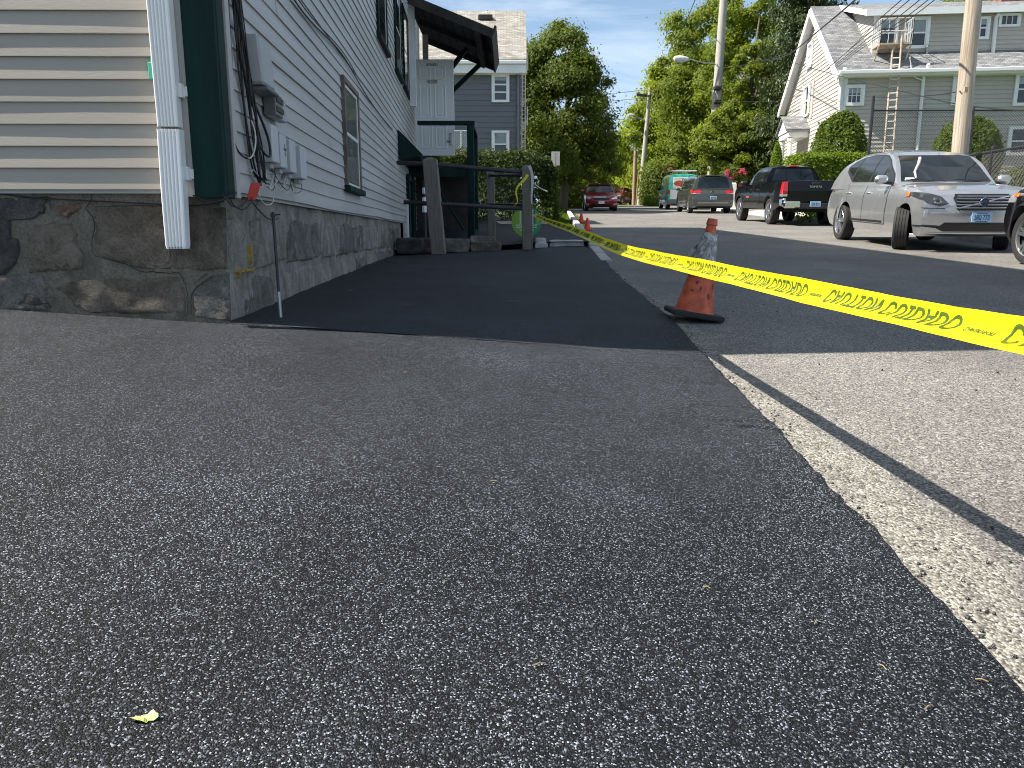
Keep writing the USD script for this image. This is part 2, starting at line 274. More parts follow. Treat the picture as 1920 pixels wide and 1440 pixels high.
mat('cone_orange', (0.44, 0.06, 0.022), 0.5, 0.35, 14, tint=(0.62, 0.12, 0.045)); mat('cone_orange_new', (0.75, 0.07, 0.035), 0.5, 0.1); mat('cone_dirt', (0.1, 0.03, 0.02), 0.8)
def tapemat(name, col):
    M[name] = usdkit.material(stage, '/World/Looks/' + name, {'d': ('principled_bsdf', {'base_color': col, 'roughness': 0.28, 'specular_ior_level': 0.5}), 't': ('translucent_bsdf', {'color': col}), 'm': ('mix_closure', {'fac': 0.42}), 'g': ('geometry', {}), 'mp': ('mapping', {'scale': (30, 3, 30)}), 'n': ('noise_texture', {'scale': 1.0, 'detail': 5.0, 'roughness': 0.6, 'distortion': 0.8}), 'b': ('bump', {'distance': 0.008})}, [('g.position', 'mp.vector'), ('mp.vector', 'n.vector'), ('n.fac', 'b.height'), ('b.normal', 'd.normal'), ('d.BSDF', 'm.closure1'), ('t.BSDF', 'm.closure2')], surface='m.closure')
tapemat('tape_yellow', (0.86, 0.78, 0.015)); tapemat('tape_ink', (0.10, 0.16, 0.03)); tapemat('tape_white', (0.72, 0.72, 0.66))
M['plastic_wrap'] = usdkit.material(stage, '/World/Looks/plastic_wrap', {'g': ('geometry', {}), 'n': ('noise_texture', {'scale': 13.0, 'detail': 5.0, 'roughness': 0.6, 'distortion': 1.5}), 'b': ('bump', {'distance': 0.05}), 'r': ('rgb_ramp', {'ramp': [(0.36, (0.2, 0.2, 0.2)), (0.5, (0.36, 0.36, 0.36)), (0.64, (0.58, 0.58, 0.57))]}),
    'p': ('principled_bsdf', {'roughness': 0.18, 'specular_ior_level': 0.8})}, [('g.position', 'n.vector'), ('n.fac', 'b.height'), ('n.fac', 'r.fac'), ('r.color', 'p.base_color'), ('b.normal', 'p.normal')], surface='p.BSDF')
mat('sign_green', (0.03, 0.30, 0.10), 0.4); mat('sign_lime', (0.22, 0.42, 0.05), 0.4); mat('sign_white', (0.75, 0.78, 0.75), 0.5); mat('sign_dark', (0.02, 0.1, 0.08), 0.4); mat('sign_back', (0.55, 0.56, 0.56), 0.4); mat('street_blue', (0.02, 0.12, 0.28), 0.4)
mat('teal_tape', (0.08, 0.42, 0.28), 0.5)
mat('grey_siding', (0.135, 0.14, 0.165), 0.6, 0.06, 1.0); mat('beige_siding', (0.455, 0.425, 0.385), 0.6, 0.06, 1.0)
def shingles(name, c1, c2):
    M[name] = usdkit.material(stage, '/World/Looks/' + name, {'tc': ('geometry', {}), 'sx': ('separate_xyz', {}), 'cx': ('combine_xyz', {}), 'b': ('brick_texture', {'scale': 1.0, 'brick_width': 0.27, 'row_height': 0.075, 'mortar_size': 0.008, 'mortar_smooth': 0.3, 'bias': 0.0, 'color1': c1, 'color2': c2, 'mortar': tuple(np.array(c1) * 0.55)}),
        'n': ('noise_texture', {'scale': 3.0, 'detail': 5.0}), 'r': ('rgb_ramp', {'ramp': [(0.3, gr(0.75)), (0.7, gr(1.2))]}), 'mu': ('mix', {'mix_type': 'multiply', 'fac': 1.0}), 'bp': ('bump', {'distance': 0.02, 'invert': True}), 'p': ('principled_bsdf', {'roughness': 0.9})},
        [('tc.position', 'sx.vector'), ('sx.x', 'cx.x'), ('sx.z', 'cx.y'), ('cx.vector', 'b.vector'), ('tc.position', 'n.vector'), ('n.fac', 'r.fac'), ('b.color', 'mu.color1'), ('r.color', 'mu.color2'), ('mu.color', 'p.base_color'), ('b.fac', 'bp.height'), ('bp.normal', 'p.normal')], surface='p.BSDF')
shingles('shingle_grey', (0.15, 0.155, 0.165), (0.27, 0.275, 0.285)); shingles('shingle_tan', (0.25, 0.235, 0.21), (0.4, 0.38, 0.35)); shingles('shingle_dark', (0.05, 0.05, 0.05), (0.08, 0.08, 0.08))
mat('brick_red', (0.32, 0.1, 0.07), 0.85, 0.2, 8); mat('rust_iron', (0.42, 0.26, 0.16), 0.7, 0.4, 5, tint=(0.6, 0.52, 0.42)); mat('rail_white', (0.62, 0.6, 0.57), 0.5); mat('blind_white', (0.62, 0.63, 0.62), 0.6, 0.03)
mat('grass', (0.06, 0.09, 0.03), 0.9, 0.5, 3, 0.03, 25, tint=(0.10, 0.15, 0.04)); mat('concrete', (0.42, 0.39, 0.34), 0.85, 0.12, 4, 0.001, 120)
mat('bark', (0.10, 0.08, 0.06), 0.9, 0.3, 8, 0.01, 20)
leafmat('leaf_maple', (0.085, 0.125, 0.014), (0.27, 0.32, 0.038), 0.48, 0.55); leafmat('leaf_bright', (0.14, 0.195, 0.018), (0.36, 0.41, 0.05), 0.5, 0.55); leafmat('leaf_dark', (0.05, 0.08, 0.010), (0.18, 0.22, 0.03), 0.42, 0.55)
leafmat('leaf_spruce', (0.022, 0.042, 0.010), (0.10, 0.13, 0.03), 0.2); leafmat('leaf_hedge', (0.045, 0.08, 0.009), (0.19, 0.25, 0.03), 0.4, 0.6); leafmat('leaf_privet', (0.018, 0.036, 0.006), (0.10, 0.145, 0.018), 0.3, 0.6); leafmat('leaf_cone', (0.10, 0.16, 0.014), (0.20, 0.28, 0.03), 0.32, 0.6); leafmat('petal_pink', (0.45, 0.06, 0.12), (0.6, 0.22, 0.28), 0.3)
mat('leaf_fallen', (0.62, 0.66, 0.22), 0.5); mat('straw', (0.26, 0.21, 0.11), 0.7)
# ------------------------------------------------------------------ ground, road, pavement
EDGE_Y = np.array([-8, 0.8, 1.28, 1.58, 1.8, 2.13, 2.66, 3.3, 4.05, 4.63, 5.65, 6.18, 7.62, 8.8, 10.3, 10.9])
EDGE_X = np.array([0.92, 0.95, 0.965, 0.985, 0.99, 1.005, 1.035, 1.06, 1.095, 1.13, 1.18, 1.185, 1.19, 1.21, 1.27, 1.32])
def road_left(y): return np.interp(y, [-8, 10.3, 15.6, 26, 45, 70, 120], [0.6, 1.38, 1.58, 2.15, 3.25, 6.2, 11.5])
def road_right(y): return np.interp(y, [-8, 9, 14.5, 40, 70, 120], [8.0, 8.5, 8.95, 10.9, 14.2, 20])
def pave_edge(y):
    y = np.asarray(y, float)
    p = np.stack([y * 4.5, y * 0 + 3.1, y * 0], -1)
    return np.interp(y, EDGE_Y, EDGE_X) + (meshkit.fbm(p, 3, 3) - 0.5) * 0.036 + (meshkit.fbm(p * 5, 4, 6) - 0.5) * 0.03
def hpave(x, y):
    x, y = np.asarray(x, float), np.asarray(y, float)
    xe = np.interp(y, EDGE_Y, EDGE_X)
    t = np.clip((xe - x) / 2.75, 0, 3); t = np.where(t > 1.6, 1.6 + 0.3 * (t - 1.6), t)
    g = np.where(y > CY, 0.19 - (y - CY) * 0.0345, 0.19 - (CY - y) * 0.02)
    soft = np.where(t < 0.5, t * (0.55 + 0.9 * t), t)
    h = zr(y) + 0.024 * sstep(0, 0.03, xe - x) + g * soft
    return h + (meshkit.fbm(np.stack([x * 0.9, y * 0.9, x * 0], -1), 3, 5) - 0.5) * 0.028 * sstep(0.05, 0.5, xe - x)
def ground_h(x, y):
    rl, rr = road_left(y), road_right(y)
    h = zr(y) - 0.06
    h = h + 0.15 * sstep(0.05, 0.6, rl - 0.1 - x) * sstep(22, 26, y)
    h = h - 0.55 * sstep(0.2, 0.9, rl - x) * (1 - sstep(19, 23, y))
    h = h + 0.19 * sstep(0.2, 0.4, x - rr - 1.6) + 0.55 * sstep(2.2, 5.5, x - rr) * sstep(15, 22, y)
    return h
xs = np.concatenate([[-400, -150, -60, -30, -20], np.arange(-14, 24, 0.5), [26, 30, 40, 60, 150, 400]])
ys = np.concatenate([[-300, -100, -40, -20, -12], np.arange(-8, 62, 0.75), [64, 68, 74, 80, 90, 110, 150, 250, 600]])
X, Y = np.meshgrid(xs, ys, indexing='ij')
g = obj('ground', MB().grid(np.stack([X, Y, ground_h(X, Y)], -1)), 'grass', smooth=True); keys(g.prim, kind='structure')
ys = np.concatenate([np.arange(-8, 15, 0.5), np.arange(15, 130, 1.0)]); rows = []
for y in ys:
    xl = min(0.75, float(road_left(y))) if y < 10.5 else float(road_left(y))
    x = np.linspace(xl, float(road_right(y)), 14); rows.append(np.stack([x, x * 0 + y, x * 0 + zr(y)], -1))
road = obj('road', MB().grid(rows), 'old_asphalt', smooth=True); keys(road.prim, kind='structure')
ys = np.arange(-3, 10.5, 0.05); rows = []
wob = 0.17 + (meshkit.fbm(np.stack([ys * 2.2, ys * 0, ys * 0], -1), 4, 8) - 0.5) * 0.26
for y, w in zip(ys, wob):
    e = float(np.interp(y, EDGE_Y, EDGE_X)); x = np.linspace(e - 0.12, e + w * (0.35 + 0.65 * (1 - sstep(5, 9, y))), 4); rows.append(np.stack([x, x * 0 + y, zr(y) + np.array([0.004, 0.004, 0.003, 0.0005])], -1))
keys(obj('gutter', MB().grid(rows), 'old_asphalt_edge').prim, kind='structure')
rows = []
ys = np.concatenate([np.arange(-6, 1, 0.25), np.arange(1, 10.9, 0.025)])
for y in ys:
    xr = float(pave_edge(y)); xl = -13.0 if y < CY - 0.02 else float(CX - 0.05 * (y - CY) - 0.05)
    t = np.concatenate([np.linspace(0, 1, 40) ** 0.8 * (xr - 0.03 - xl) + xl, [xr - 0.012, xr, xr + 0.002]])
    z = hpave(t, t * 0 + y); z[-3:] = [zr(y) + 0.024, zr(y) + 0.016, zr(y) - 0.01]
    rows.append(np.stack([t, t * 0 + y, z], -1))
for y in np.arange(10.9, 13.61, 0.1):
    xl = float(CX - 0.05 * (y - CY) - 0.05); t = np.linspace(0, 1, 43) * (float(road_left(y)) - 0.16 - xl) + xl
    rows.append(np.stack([t, t * 0 + y, hpave(t, t * 0 + y)], -1))
pv = obj('pavement', MB().grid(rows), 'new_asphalt', smooth=True); keys(pv.prim, kind='structure')
rows = []
for y in np.arange(13.5, 33, 0.5):
    xl = float(np.interp(y, [13.5, 16, 20, 33], [-4.5, -5.5, -4, 0.2])); xr = float(np.interp(y, [13.5, 16, 20, 24, 33], [1.42, 1.42, 1.4, 1.15, 1.2]))
    t = np.linspace(xl, xr, 12); rows.append(np.stack([t, t * 0 + y, zr(y) + 0.10 - 0.16 * sstep(0, 2.2, xr - 0.6 - t) * (1 - sstep(14, 20, y))], -1))
keys(obj('path', MB().grid(rows), 'new_asphalt', smooth=True).prim, kind='structure')
rows = []
for y in np.arange(2, 70, 1.0):
    x = float(road_right(y)); rows.append([[x + 0.16, y, zr(y) + 0.125], [x + 0.9, y, zr(y) + 0.135], [x + 1.8, y, zr(y) + 0.145]])
keys(obj('sidewalk', MB().grid(rows), 'concrete', smooth=True).prim, kind='structure')
rng = np.random.default_rng(4)
kb = obj('kerb', MB().grid([[[1.36, 10.62, 0.5], [1.36, 10.66, 0.5]], [[1.4, 10.62, 0.5], [1.4, 10.66, 0.5]]]), 'granite'); keys(kb.prim, kind='structure')
y = 10.6
while y < 36:                                                    # granite kerb along the near side, stone by stone
    L = 1.25 if y < 20 else 1.9
    a, b = y + 0.008, y + L - 0.008; x0, x1 = float(road_left(a)), float(road_left(b))
    up = 0.03 + 0.06 * float(sstep(10.6, 14, y)) + 0.03 * float(sstep(14, 24, y))
    ca, cb = np.array([x0 - 0.085, a, zr(a) + up - 0.15]), np.array([x1 - 0.085, b, zr(b) + up - 0.15])
    m = MB().beam(ca, cb, 0.165, 0.30, ch=0.012); v, f = m.get(); v = v + (meshkit.noise(v * 9, 2)[:, None] - 0.5) * 0.012
    obj('kerb_stone', (v, f), 'granite', kb); y += L
y = 4.0
while y < 60:
    L = 2.4; a, b = y + 0.01, y + L - 0.01; x0, x1 = float(road_right(a)), float(road_right(b))
    obj('kerb_stone', MB().beam([x0 + 0.08, a, zr(a) - 0.02], [x1 + 0.08, b, zr(b) - 0.02], 0.15, 0.30, ch=0.012), 'granite', kb); y += L

# ------------------------------------------------------------------ the near clapboard building
house = thing('clapboard_building', 'grey clapboard and beige vinyl sided building on a stone foundation, nearest on the left', 'building', (CX, CY, 0.43))
LEN, LFT, ZS, ZE = 16.2, 9.0, 1.16, 9.25
def quadwall(mb, a, b, z0, z1): mb.add([[*a[:2], z0], [*b[:2], z0], [*b[:2], z1], [*a[:2], z1]], [[0, 1, 2, 3]])
def course(o, d, n, L, z, e, lip, wave, zw, seed, step=0.22, flare=None):
    k = max(2, int(L / step)); t = np.linspace(0, L, k)
    p = np.stack([(o + np.outer(t, d))[:, 0] * 0.9, (o + np.outer(t, d))[:, 1] * 0.9, t * 0 + z * 3.1 + seed], -1)
    w = (meshkit.fbm(p, 3, 1) - 0.5) * 2 * wave; zz = (meshkit.fbm(p * [0.6, 0.6, 0.35], 2, 9) - 0.5) * 2 * zw
    base = o + np.outer(t, d)
    row = lambda off, h: base + np.outer(off, n) + np.stack([t * 0, t * 0, h], -1)
    h = z + zz
    mid = [row(flare + w * 0.5, h + e * 0.5)] if flare else []
    return MB().grid([row(t * 0 - 0.002, h + 0.001), row(lip + w, h), row(lip + w * 1.0, h + 0.005)] + mid + [row(0.0025 + w * 0.35, h + e + 0.012)])
EF, ES = 0.1128, 0.1135
inner = MB()
back = CORNER + WD * LEN; left = CORNER - FD * LFT
q = [CORNER - WN * 0.004 - FN * 0.004, back - WN * 0.004, back - FD * LFT, left - FN * 0.004]
for i in range(4): quadwall(inner, q[i], q[(i + 1) % 4], ZS - 0.02, ZE)
inner.add([[*p[:2], ZS - 0.015] for p in q], [[0, 1, 2, 3]])
wall = obj('wall', inner, 'clapboard', house)
fin, fis = MB(), MB(); ins = 0.035
q = [CORNER - WN * ins - FN * ins, back - WN * ins, back - FD * LFT, left - FN * ins]
# front and side foundation faces, finely divided and rough
def facegrid(o, d, n, L, z0, z1, amp, seed, ds=0.05):
    s, z = np.arange(0, L + ds, ds), np.linspace(z0, z1, 28)
    S, Z = np.meshgrid(s, z, indexing='ij')
    p = o + S[..., None] * d + Z[..., None] * np.array([0, 0, 1.0])
    return p + ((meshkit.fbm(p * 3.0, 5, seed) - 0.5) * 2 * amp * (0.25 + 0.75 * sstep(0, 0.1, S)))[..., None] * n
fin.grid(facegrid(q[0], -FD, FN, LFT, -0.2, ZS + 0.02, 0.012, 1))
fis.grid(facegrid(q[0], WD, WN, LEN - 5.6, -0.2, ZS + 0.02, 0.045, 2))
found = obj('foundation', fin, 'mortar', house, smooth=50, label='front foundation of outlined field stones'); founds = obj('foundation', fis, 'parge', house, smooth=50, label='half plastered side foundation')
# field stones in the front face, each outlined from what shows of it
stones = [('stone_dark', [(-20, 372), (0, 370), (92, 367), (85, 400), (62, 412), (15, 415), (-20, 412)]), ('stone_red', [(108, 386), (150, 378), (156, 390), (140, 400), (128, 409), (110, 402)]),
    ('stone_dark', [(-25, 442), (2, 440), (35, 448), (38, 470), (30, 495), (10, 515), (-25, 520)]), ('stone_brown', [(66, 420), (134, 418), (147, 440), (141, 453), (155, 480), (151, 505), (53, 512), (48, 490), (55, 460)]),
    ('stone_brown', [(176, 386), (250, 384), (318, 384), (322, 420), (322, 505), (288, 506), (250, 501), (195, 484), (178, 474), (176, 412)]), ('stone_brown', [(326, 384), (380, 386), (421, 390), (424, 504), (380, 509), (326, 506)]),
    ('stone_brown', [(142, 524), (250, 521), (333, 517), (348, 541), (349, 588), (250, 590), (172, 588), (140, 577), (105, 540)]), ('stone_grey', [(8, 524), (46, 526), (50, 544), (26, 566), (8, 566)]),
    ('stone_dark', [(50, 549), (75, 556), (100, 578), (28, 575)]), ('stone_grey', [(363, 546), (398, 516), (428, 513), (431, 602), (410, 602), (365, 594)]), ('mortar', [(352, 512), (392, 512), (358, 542), (346, 528)])]
stones += [('stone_brown', [(u - 185, v) for u, v in stones[3][1]]), ('stone_grey', [(u - 260, v - 4) for u, v in stones[6][1]]), ('stone_dark', [(u - 300, v) for u, v in stones[4][1]])]
srng = np.random.default_rng(8)
def stone_mesh(pts, o, d, n, thick, seed, rough=0.012):
    """pts: (along, height) outline on the face; an uneven slab standing proud of it"""
    a = Polygon(pts).buffer(0.004, join_style=1).segmentize(0.03)
    if not a.is_valid: a = a.buffer(0)
    b = a.buffer(-0.012)
    if b.geom_type != 'Polygon' or b.is_empty: b = a.buffer(-0.003)
    mb = MB()
    m = trimesh.creation.extrude_polygon(b, 1.0, engine='earcut')
    # ring from outline to inset, then a triangulated face with inner points
    xx, yy = np.meshgrid(np.arange(a.bounds[0], a.bounds[2], 0.03), np.arange(a.bounds[1], a.bounds[3], 0.03))
    inside = shapely.contains_xy(b.buffer(-0.008), xx.ravel(), yy.ravel())
    ring_b = np.array(b.exterior.coords)[:-1]; ring_a = np.array(a.exterior.coords)[:-1]
    allp = np.vstack([ring_b, np.stack([xx.ravel(), yy.ravel()], 1)[inside], ring_a])
    hgt = np.concatenate([np.full(len(ring_b), thick), np.full(inside.sum(), thick * 1.1), np.full(len(ring_a), -0.012)])
    from scipy.spatial import Delaunay
    tri = Delaunay(allp).simplices; cen = allp[tri].mean(1)
    tri = tri[shapely.contains_xy(a, cen[:, 0], cen[:, 1])]
    P3 = o + np.outer(allp[:, 0], d) + np.outer(allp[:, 1], [0, 0, 1.0])
    hgt = hgt + np.where(hgt > 0, (meshkit.fbm(P3 * 6 + seed, 4, seed) - 0.5) * 2 * rough, 0)
    return P3 + np.outer(hgt, n), tri
fo = CORNER - WN * ins - FN * ins
for i, (m, px) in enumerate(stones):
    pts = [(-np.dot(FWpx(u, v, -ins) - fo, FD), FWpx(u, v)[2]) for u, v in px]
    obj('stone', stone_mesh(pts, fo, -FD, FN, 0.013, i, 0.02), m, found, smooth=40)
# larger, half plastered stones on the side face
z = 0.05; row = 0
while z < 1.0:
    h = [0.34, 0.3, 0.36][row % 3]; s = 0.03 + 0.2 * (row % 2)
    while s < LEN - 6.2:
        L = srng.uniform(0.35, 0.9) * (1 + 0.05 * s)
        c = [(s + 0.03, z + srng.uniform(0.01, 0.05)), (s + L * 0.5, z + srng.uniform(0, 0.04)), (s + L - 0.04, z + srng.uniform(0.01, 0.06)), (s + L - srng.uniform(0.02, 0.09), z + h * 0.55), (s + L - 0.06, z + h - srng.uniform(0.02, 0.06)), (s + L * 0.45, z + h - srng.uniform(0.0, 0.05)), (s + srng.uniform(0.03, 0.08), z + h - 0.05)]
        if z + h < 1.13: obj('stone', stone_mesh(c, fo, WD, WN, srng.uniform(0.004, 0.02), row * 40 + int(s * 10), 0.02), ['parge', 'stone_grey', 'parge', 'stone_grey'][srng.integers(4)], founds, smooth=40)
        s += L
    z += h; row += 1
for s0, z0, w, h in ((0.42, 0.72, 0.05, 0.16), (0.16, 0.66, 0.06, 0.07), (0.10, 0.70, 0.5, 0.015)):       # mustard smears
    c = [(s0 + w * (0.5 + 0.5 * math.cos(a) * srng.uniform(0.6, 1)), z0 + h * (0.5 + 0.5 * math.sin(a) * srng.uniform(0.6, 1))) for a in np.linspace(0, 6.28, 14)[:-1]]
    obj('paint_smear', stone_mesh(c, fo, WD, WN, 0.03, 3, 0.002), 'mustard_paint', founds, smooth=40)
for px in ([(170, 366), (168, 380), (162, 391), (171, 402), (176, 412), (175, 440), (177, 478), (190, 484), (225, 491), (252, 503), (287, 509)], [(336, 512), (349, 540), (351, 560), (350, 592)], [(398, 517), (380, 530), (363, 545), (358, 562), (359, 590)], [(285, 509), (310, 512), (336, 511)], [(93, 368), (94, 384), (97, 392)]):
    c_ = np.array([FWpx(u, v, -ins + 0.0165) for u, v in px]); c_ = spline(c_, 40); c_ += (meshkit.noise(c_ * 60, 3)[:, None] - 0.5) * 0.008 * np.array([1, 0, 1]); w_c = 0.0012 + 0.002 * meshkit.noise(c_ * 25, 5)[:, None]
    obj('crack', MB().tube(c_, w_c[:, 0], 5), 'under_dark', found)
rw = MB(); q = [CORNER + WD * (LEN + 0.3) - WN * 1.3, CORNER + WD * (LEN + 7.2) - WN * 1.3, CORNER + WD * (LEN + 7.2) - WN * 8.5, CORNER + WD * (LEN + 0.3) - WN * 8.5]
for i in range(4): quadwall(rw, q[i], q[(i + 1) % 4], 0.3, 5.0)
rw.add([[*p[:2], 5.0] for p in q], [[0, 1, 2, 3]]); obj('rear_wing', rw, 'clapboard', house)
# vinyl boards of the front wall
cps = [0, 3.66, 7.3, LFT]
for k in range(13):
    off = [0, 1.8, 0.9][k % 3]; cuts = sorted({0.19, *[c + off for c in (2.6, 6.2) if c + off < LFT], LFT})
    for a, b in zip(cuts[:-1], cuts[1:]):
        obj('siding_board', course(CORNER - FD * a + FN * 0.0, -FD, FN, b - a - 0.001, ZS + k * EF, EF, 0.0165, 0.005, 0.0012, k), 'vinyl_siding', wall, smooth=30)
# painted clapboards of the side wall, wavy with age
for k in range(44):
    off = srng.uniform(0.4, 3.4); cuts = [0.12] + [c for c in (off + 0.5, off + 4.2, off + 8.2, off + 12.1) if 0.6 < c < LEN - 0.6] + [LEN]
    for a, b in zip(cuts[:-1], cuts[1:]):
        obj('clapboard', course(CORNER + WD * (a + 0.0015), WD, WN, b - a - 0.006, ZS + k * ES, ES, 0.016 + srng.uniform(-0.002, 0.002), 0.004, 0.010, 5 + k * 0.05), 'clapboard', wall, smooth=30)
for k in range(9):
    obj('clapboard', course(CORNER + WD * (LEN - 5.4), WD, WN, 0.75, ZS - 0.02 - (k + 1) * ES, ES, 0.016, 0.002, 0.002, k), 'clapboard', wall, smooth=30)
    obj('clapboard', course(CORNER + WD * (LEN - 2.9), WD, WN, 2.9, ZS - 0.02 - (k + 1) * ES, ES, 0.016, 0.002, 0.004, k), 'clapboard', wall, smooth=30)
obj('plain_base', MB().grid([[SW(LEN - 5.5, -0.2, 0), SW(LEN - 5.5, ZS, 0)], [SW(LEN, -0.2, 0), SW(LEN, ZS, 0)]]), 'clapboard', wall)
# corner: grey strips and the dark green corner board
tr = MB(); tr.box(FW(0.165, (ZS + ZE) / 2 - 0.02, 0.012), (0.045, 0.03, ZE - ZS + 0.04), 0.003); obj('corner_strip', tr, 'trim_grey', house)
gb = MB(); gb.frame(FW(0.0575, (ZS + ZE) / 2 - 0.025, 0.016), FD * 0.085, FN * 0.02, np.array([0, 0, (ZE - ZS) / 2 + 0.02]), 0.004); gb.frame(SW(0.05, (ZS + ZE) / 2 - 0.025, 0.014), WD * 0.058, WN * 0.017, np.array([0, 0, (ZE - ZS) / 2 + 0.02]), 0.004); obj('corner_board', gb, 'green_board', house, label='dark green corner board')
tr = MB(); tr.frame(SW(0.15, (ZS + ZE) / 2 - 0.02, 0.02), WD * 0.032, WN * 0.022, np.array([0, 0, (ZE - ZS) / 2 + 0.02]), 0.003); obj('corner_strip', tr, 'trim_grey', house)
tr = MB(); tr.frame(SW(LEN - 0.05, (ZS + ZE) / 2 - 0.3, 0.02), WD * 0.09, WN * 0.02, np.array([0, 0, (ZE - ZS) / 2 + 0.3]), 0.003); obj('corner_strip', tr, 'trim_grey', house)
# roof: gable with eaves over the side wall
rf = MB(); ov = 0.34; hw = LFT / 2
for sgn in (0, 1):
    e0 = CORNER + WN * ov if not sgn else CORNER - FD * LFT - WN * ov
    r0 = CORNER - FD * hw
    up = 0.62 * hw; zd = -0.62 * ov
    pts = [[*(e0 + FN * 0.12)[:2], ZE + zd], [*(e0 + WD * (LEN + 0.3))[:2], ZE + zd], [*(r0 + WD * (LEN + 0.3))[:2], ZE + up], [*(r0 + FN * 0.12)[:2], ZE + up]]
    rf.add(pts + [[p[0], p[1], p[2] + 0.16] for p in pts], [[0, 1, 2, 3], [4, 5, 6, 7], [0, 1, 5, 4], [1, 2, 6, 5], [3, 0, 4, 7]])
obj('roof', rf, 'shingle_dark', house)
gl = MB(); gl.add([[*CORNER[:2], ZE], [*left[:2], ZE], [*(CORNER - FD * hw)[:2], ZE + 0.62 * hw]], [[0, 1, 2]]); gl.add([[*back[:2], ZE], [*(back - FD * LFT)[:2], ZE], [*(back - FD * hw)[:2], ZE + 0.62 * hw]], [[0, 1, 2]]); obj('gable', gl, 'clapboard', house)

def side_window(s0, s1, z0, z1, frame_m, blind=True, pos=SW, wd=WD, wn=WN, depth=0.045, fw=0.075):
    fr = MB(); zc = (z0 + z1) / 2; U = np.array([0, 0, 1.0])
    for s in (s0 + fw / 2, s1 - fw / 2): fr.frame(pos(s, zc, depth / 2 + 0.004), wd * fw / 2, wn * depth / 2, U * (z1 - z0) / 2, 0.004)
    fr.frame(pos((s0 + s1) / 2, z1 - fw / 2 + 0.002, depth / 2 + 0.003), wd * ((s1 - s0) / 2 - fw), wn * depth / 2, U * fw / 2, 0.004)
    w = obj('window', fr, frame_m, house)
    sl = MB().frame(pos((s0 + s1) / 2, z0 - 0.02, depth * 0.8), wd * ((s1 - s0) / 2 + 0.05), wn * depth, U * 0.03, 0.005); obj('sill', sl, 'green_board', w)
    inn = MB()
    for s in (s0 + fw + 0.02, s1 - fw - 0.02): inn.frame(pos(s, zc, 0.02), wd * 0.02, wn * 0.012, U * ((z1 - z0) / 2 - 0.03))
    for zz in (z0 + 0.03, zc, z1 - fw - 0.02): inn.frame(pos((s0 + s1) / 2, zz, 0.018), wd * ((s1 - s0) / 2 - fw - 0.04), wn * 0.012, U * 0.018)
    obj('sash', inn, 'dull_white', w)
    obj('room', MB().grid([[pos(s0 + fw, z0, 0.0165), pos(s0 + fw, z1 - fw, 0.0165)], [pos(s1 - fw, z0, 0.0165), pos(s1 - fw, z1 - fw, 0.0165)]]), 'room_dark', w)
    if blind:
        bl = MB()
        for zz in np.arange(z0 + 0.02, z1 - fw, 0.028): bl.frame(pos((s0 + s1) / 2 + 0.05, zz, 0.0195), wd * ((s1 - s0) / 2 - fw - 0.09), wn * 0.0022, U * 0.011)
        obj('blind', bl, 'blind_white', w)
    obj('pane', MB().grid([[pos(s0 + fw, z0, 0.028), pos(s0 + fw, z1 - fw, 0.028)], [pos(s1 - fw, z0, 0.028), pos(s1 - fw, z1 - fw, 0.028)]]), 'window_pane', w)
side_window(3.98, 5.02, 1.42, 2.53, 'frame_wood', fw=0.055)
side_window(7.3, 8.5, 3.72, 5.25, 'green_board', False); side_window(9.9, 11.0, 3.78, 5.3, 'green_board', False); side_window(11.5, 12.7, 3.78, 5.3, 'green_board', False)
# basement door and its sloping green hood
bd = MB(); s0, s1 = LEN - 4.65, LEN - 2.95
for s in (s0 + 0.06, s1 - 0.06): bd.frame(SW(s, 1.25, 0.04), WD * 0.07, WN * 0.035, [0, 0, 0.85], 0.004)
bd.frame(SW((s0 + s1) / 2, 2.06, 0.04), WD * ((s1 - s0) / 2), WN * 0.034, [0, 0, 0.06], 0.004)
bdr = obj('basement_door', bd, 'green_board', house)
obj('door_leaf', MB().frame(SW((s0 + s1) / 2, 1.2, 0.02), WD * ((s1 - s0) / 2 - 0.14), WN * 0.012, [0, 0, 0.8]), 'room_dark', bdr)
obj('door_trim', MB().frame(SW(s0 - 0.05, 1.0, 0.03), WD * 0.045, WN * 0.02, [0, 0, 0.62], 0.003), 'white_trim', bdr)
hd = MB().prism([(0.0, 2.78), (0.0, 2.28), (0.38, 2.3), (0.42, 2.36)], CORNER + WD * (LEN - 6.2) + WN * 0.018, WN, np.array([0, 0, 1.0]), WD * 4.0)
obj('hood', hd, 'green_board', house)

# canopy over the landing: boards, rafters, braces
cn = thing('door_canopy', 'dark sloping plank canopy on braces above the open white door', 'canopy', P(800, 60, 16))
A, B = P(789, -4, 15.4), P(925, 61, 15.4); C, D = P(918, 126, 18.6), P(800, 74, 18.4); A[0] = D[0] = min(A[0], D[0]); C[2] = B[2]; D[2] = A[2]
ax, ay = (B - A), (D - A); nrm = np.cross(ax, ay); nrm /= np.linalg.norm(nrm)
obj('roof_deck', MB().frame((A + C) / 2 + nrm * 0.07, ax / 2 * 1.03, ay / 2 * 1.02, nrm * 0.02), 'shingle_dark', cn)
nb = 14
for k in range(nb):
    c = A + ax * 0.5 + ay * (k + 0.5) / nb; obj('roof_board', MB().frame(c + nrm * (0.035 + 0.003 * (k % 3)), ax / 2, ay / nb / 2 * 0.95, nrm * 0.011), 'dark_wood', cn)
for k in (0.0, 1.0): obj('rafter', MB().beam(A + ay * k - nrm * 0.02, B + ay * k - nrm * 0.02, 0.05, 0.16, nrm), 'dark_wood', cn)
obj('rafter', MB().beam(A + ay * 0.5 - nrm * 0.03, B + ay * 0.5 - nrm * 0.03, 0.05, 0.09, nrm), 'dark_wood', cn)
obj('fascia', MB().beam(B + ay * -0.02, B + ay * 1.02, 0.04, 0.24, nrm), 'dark_wood', cn)
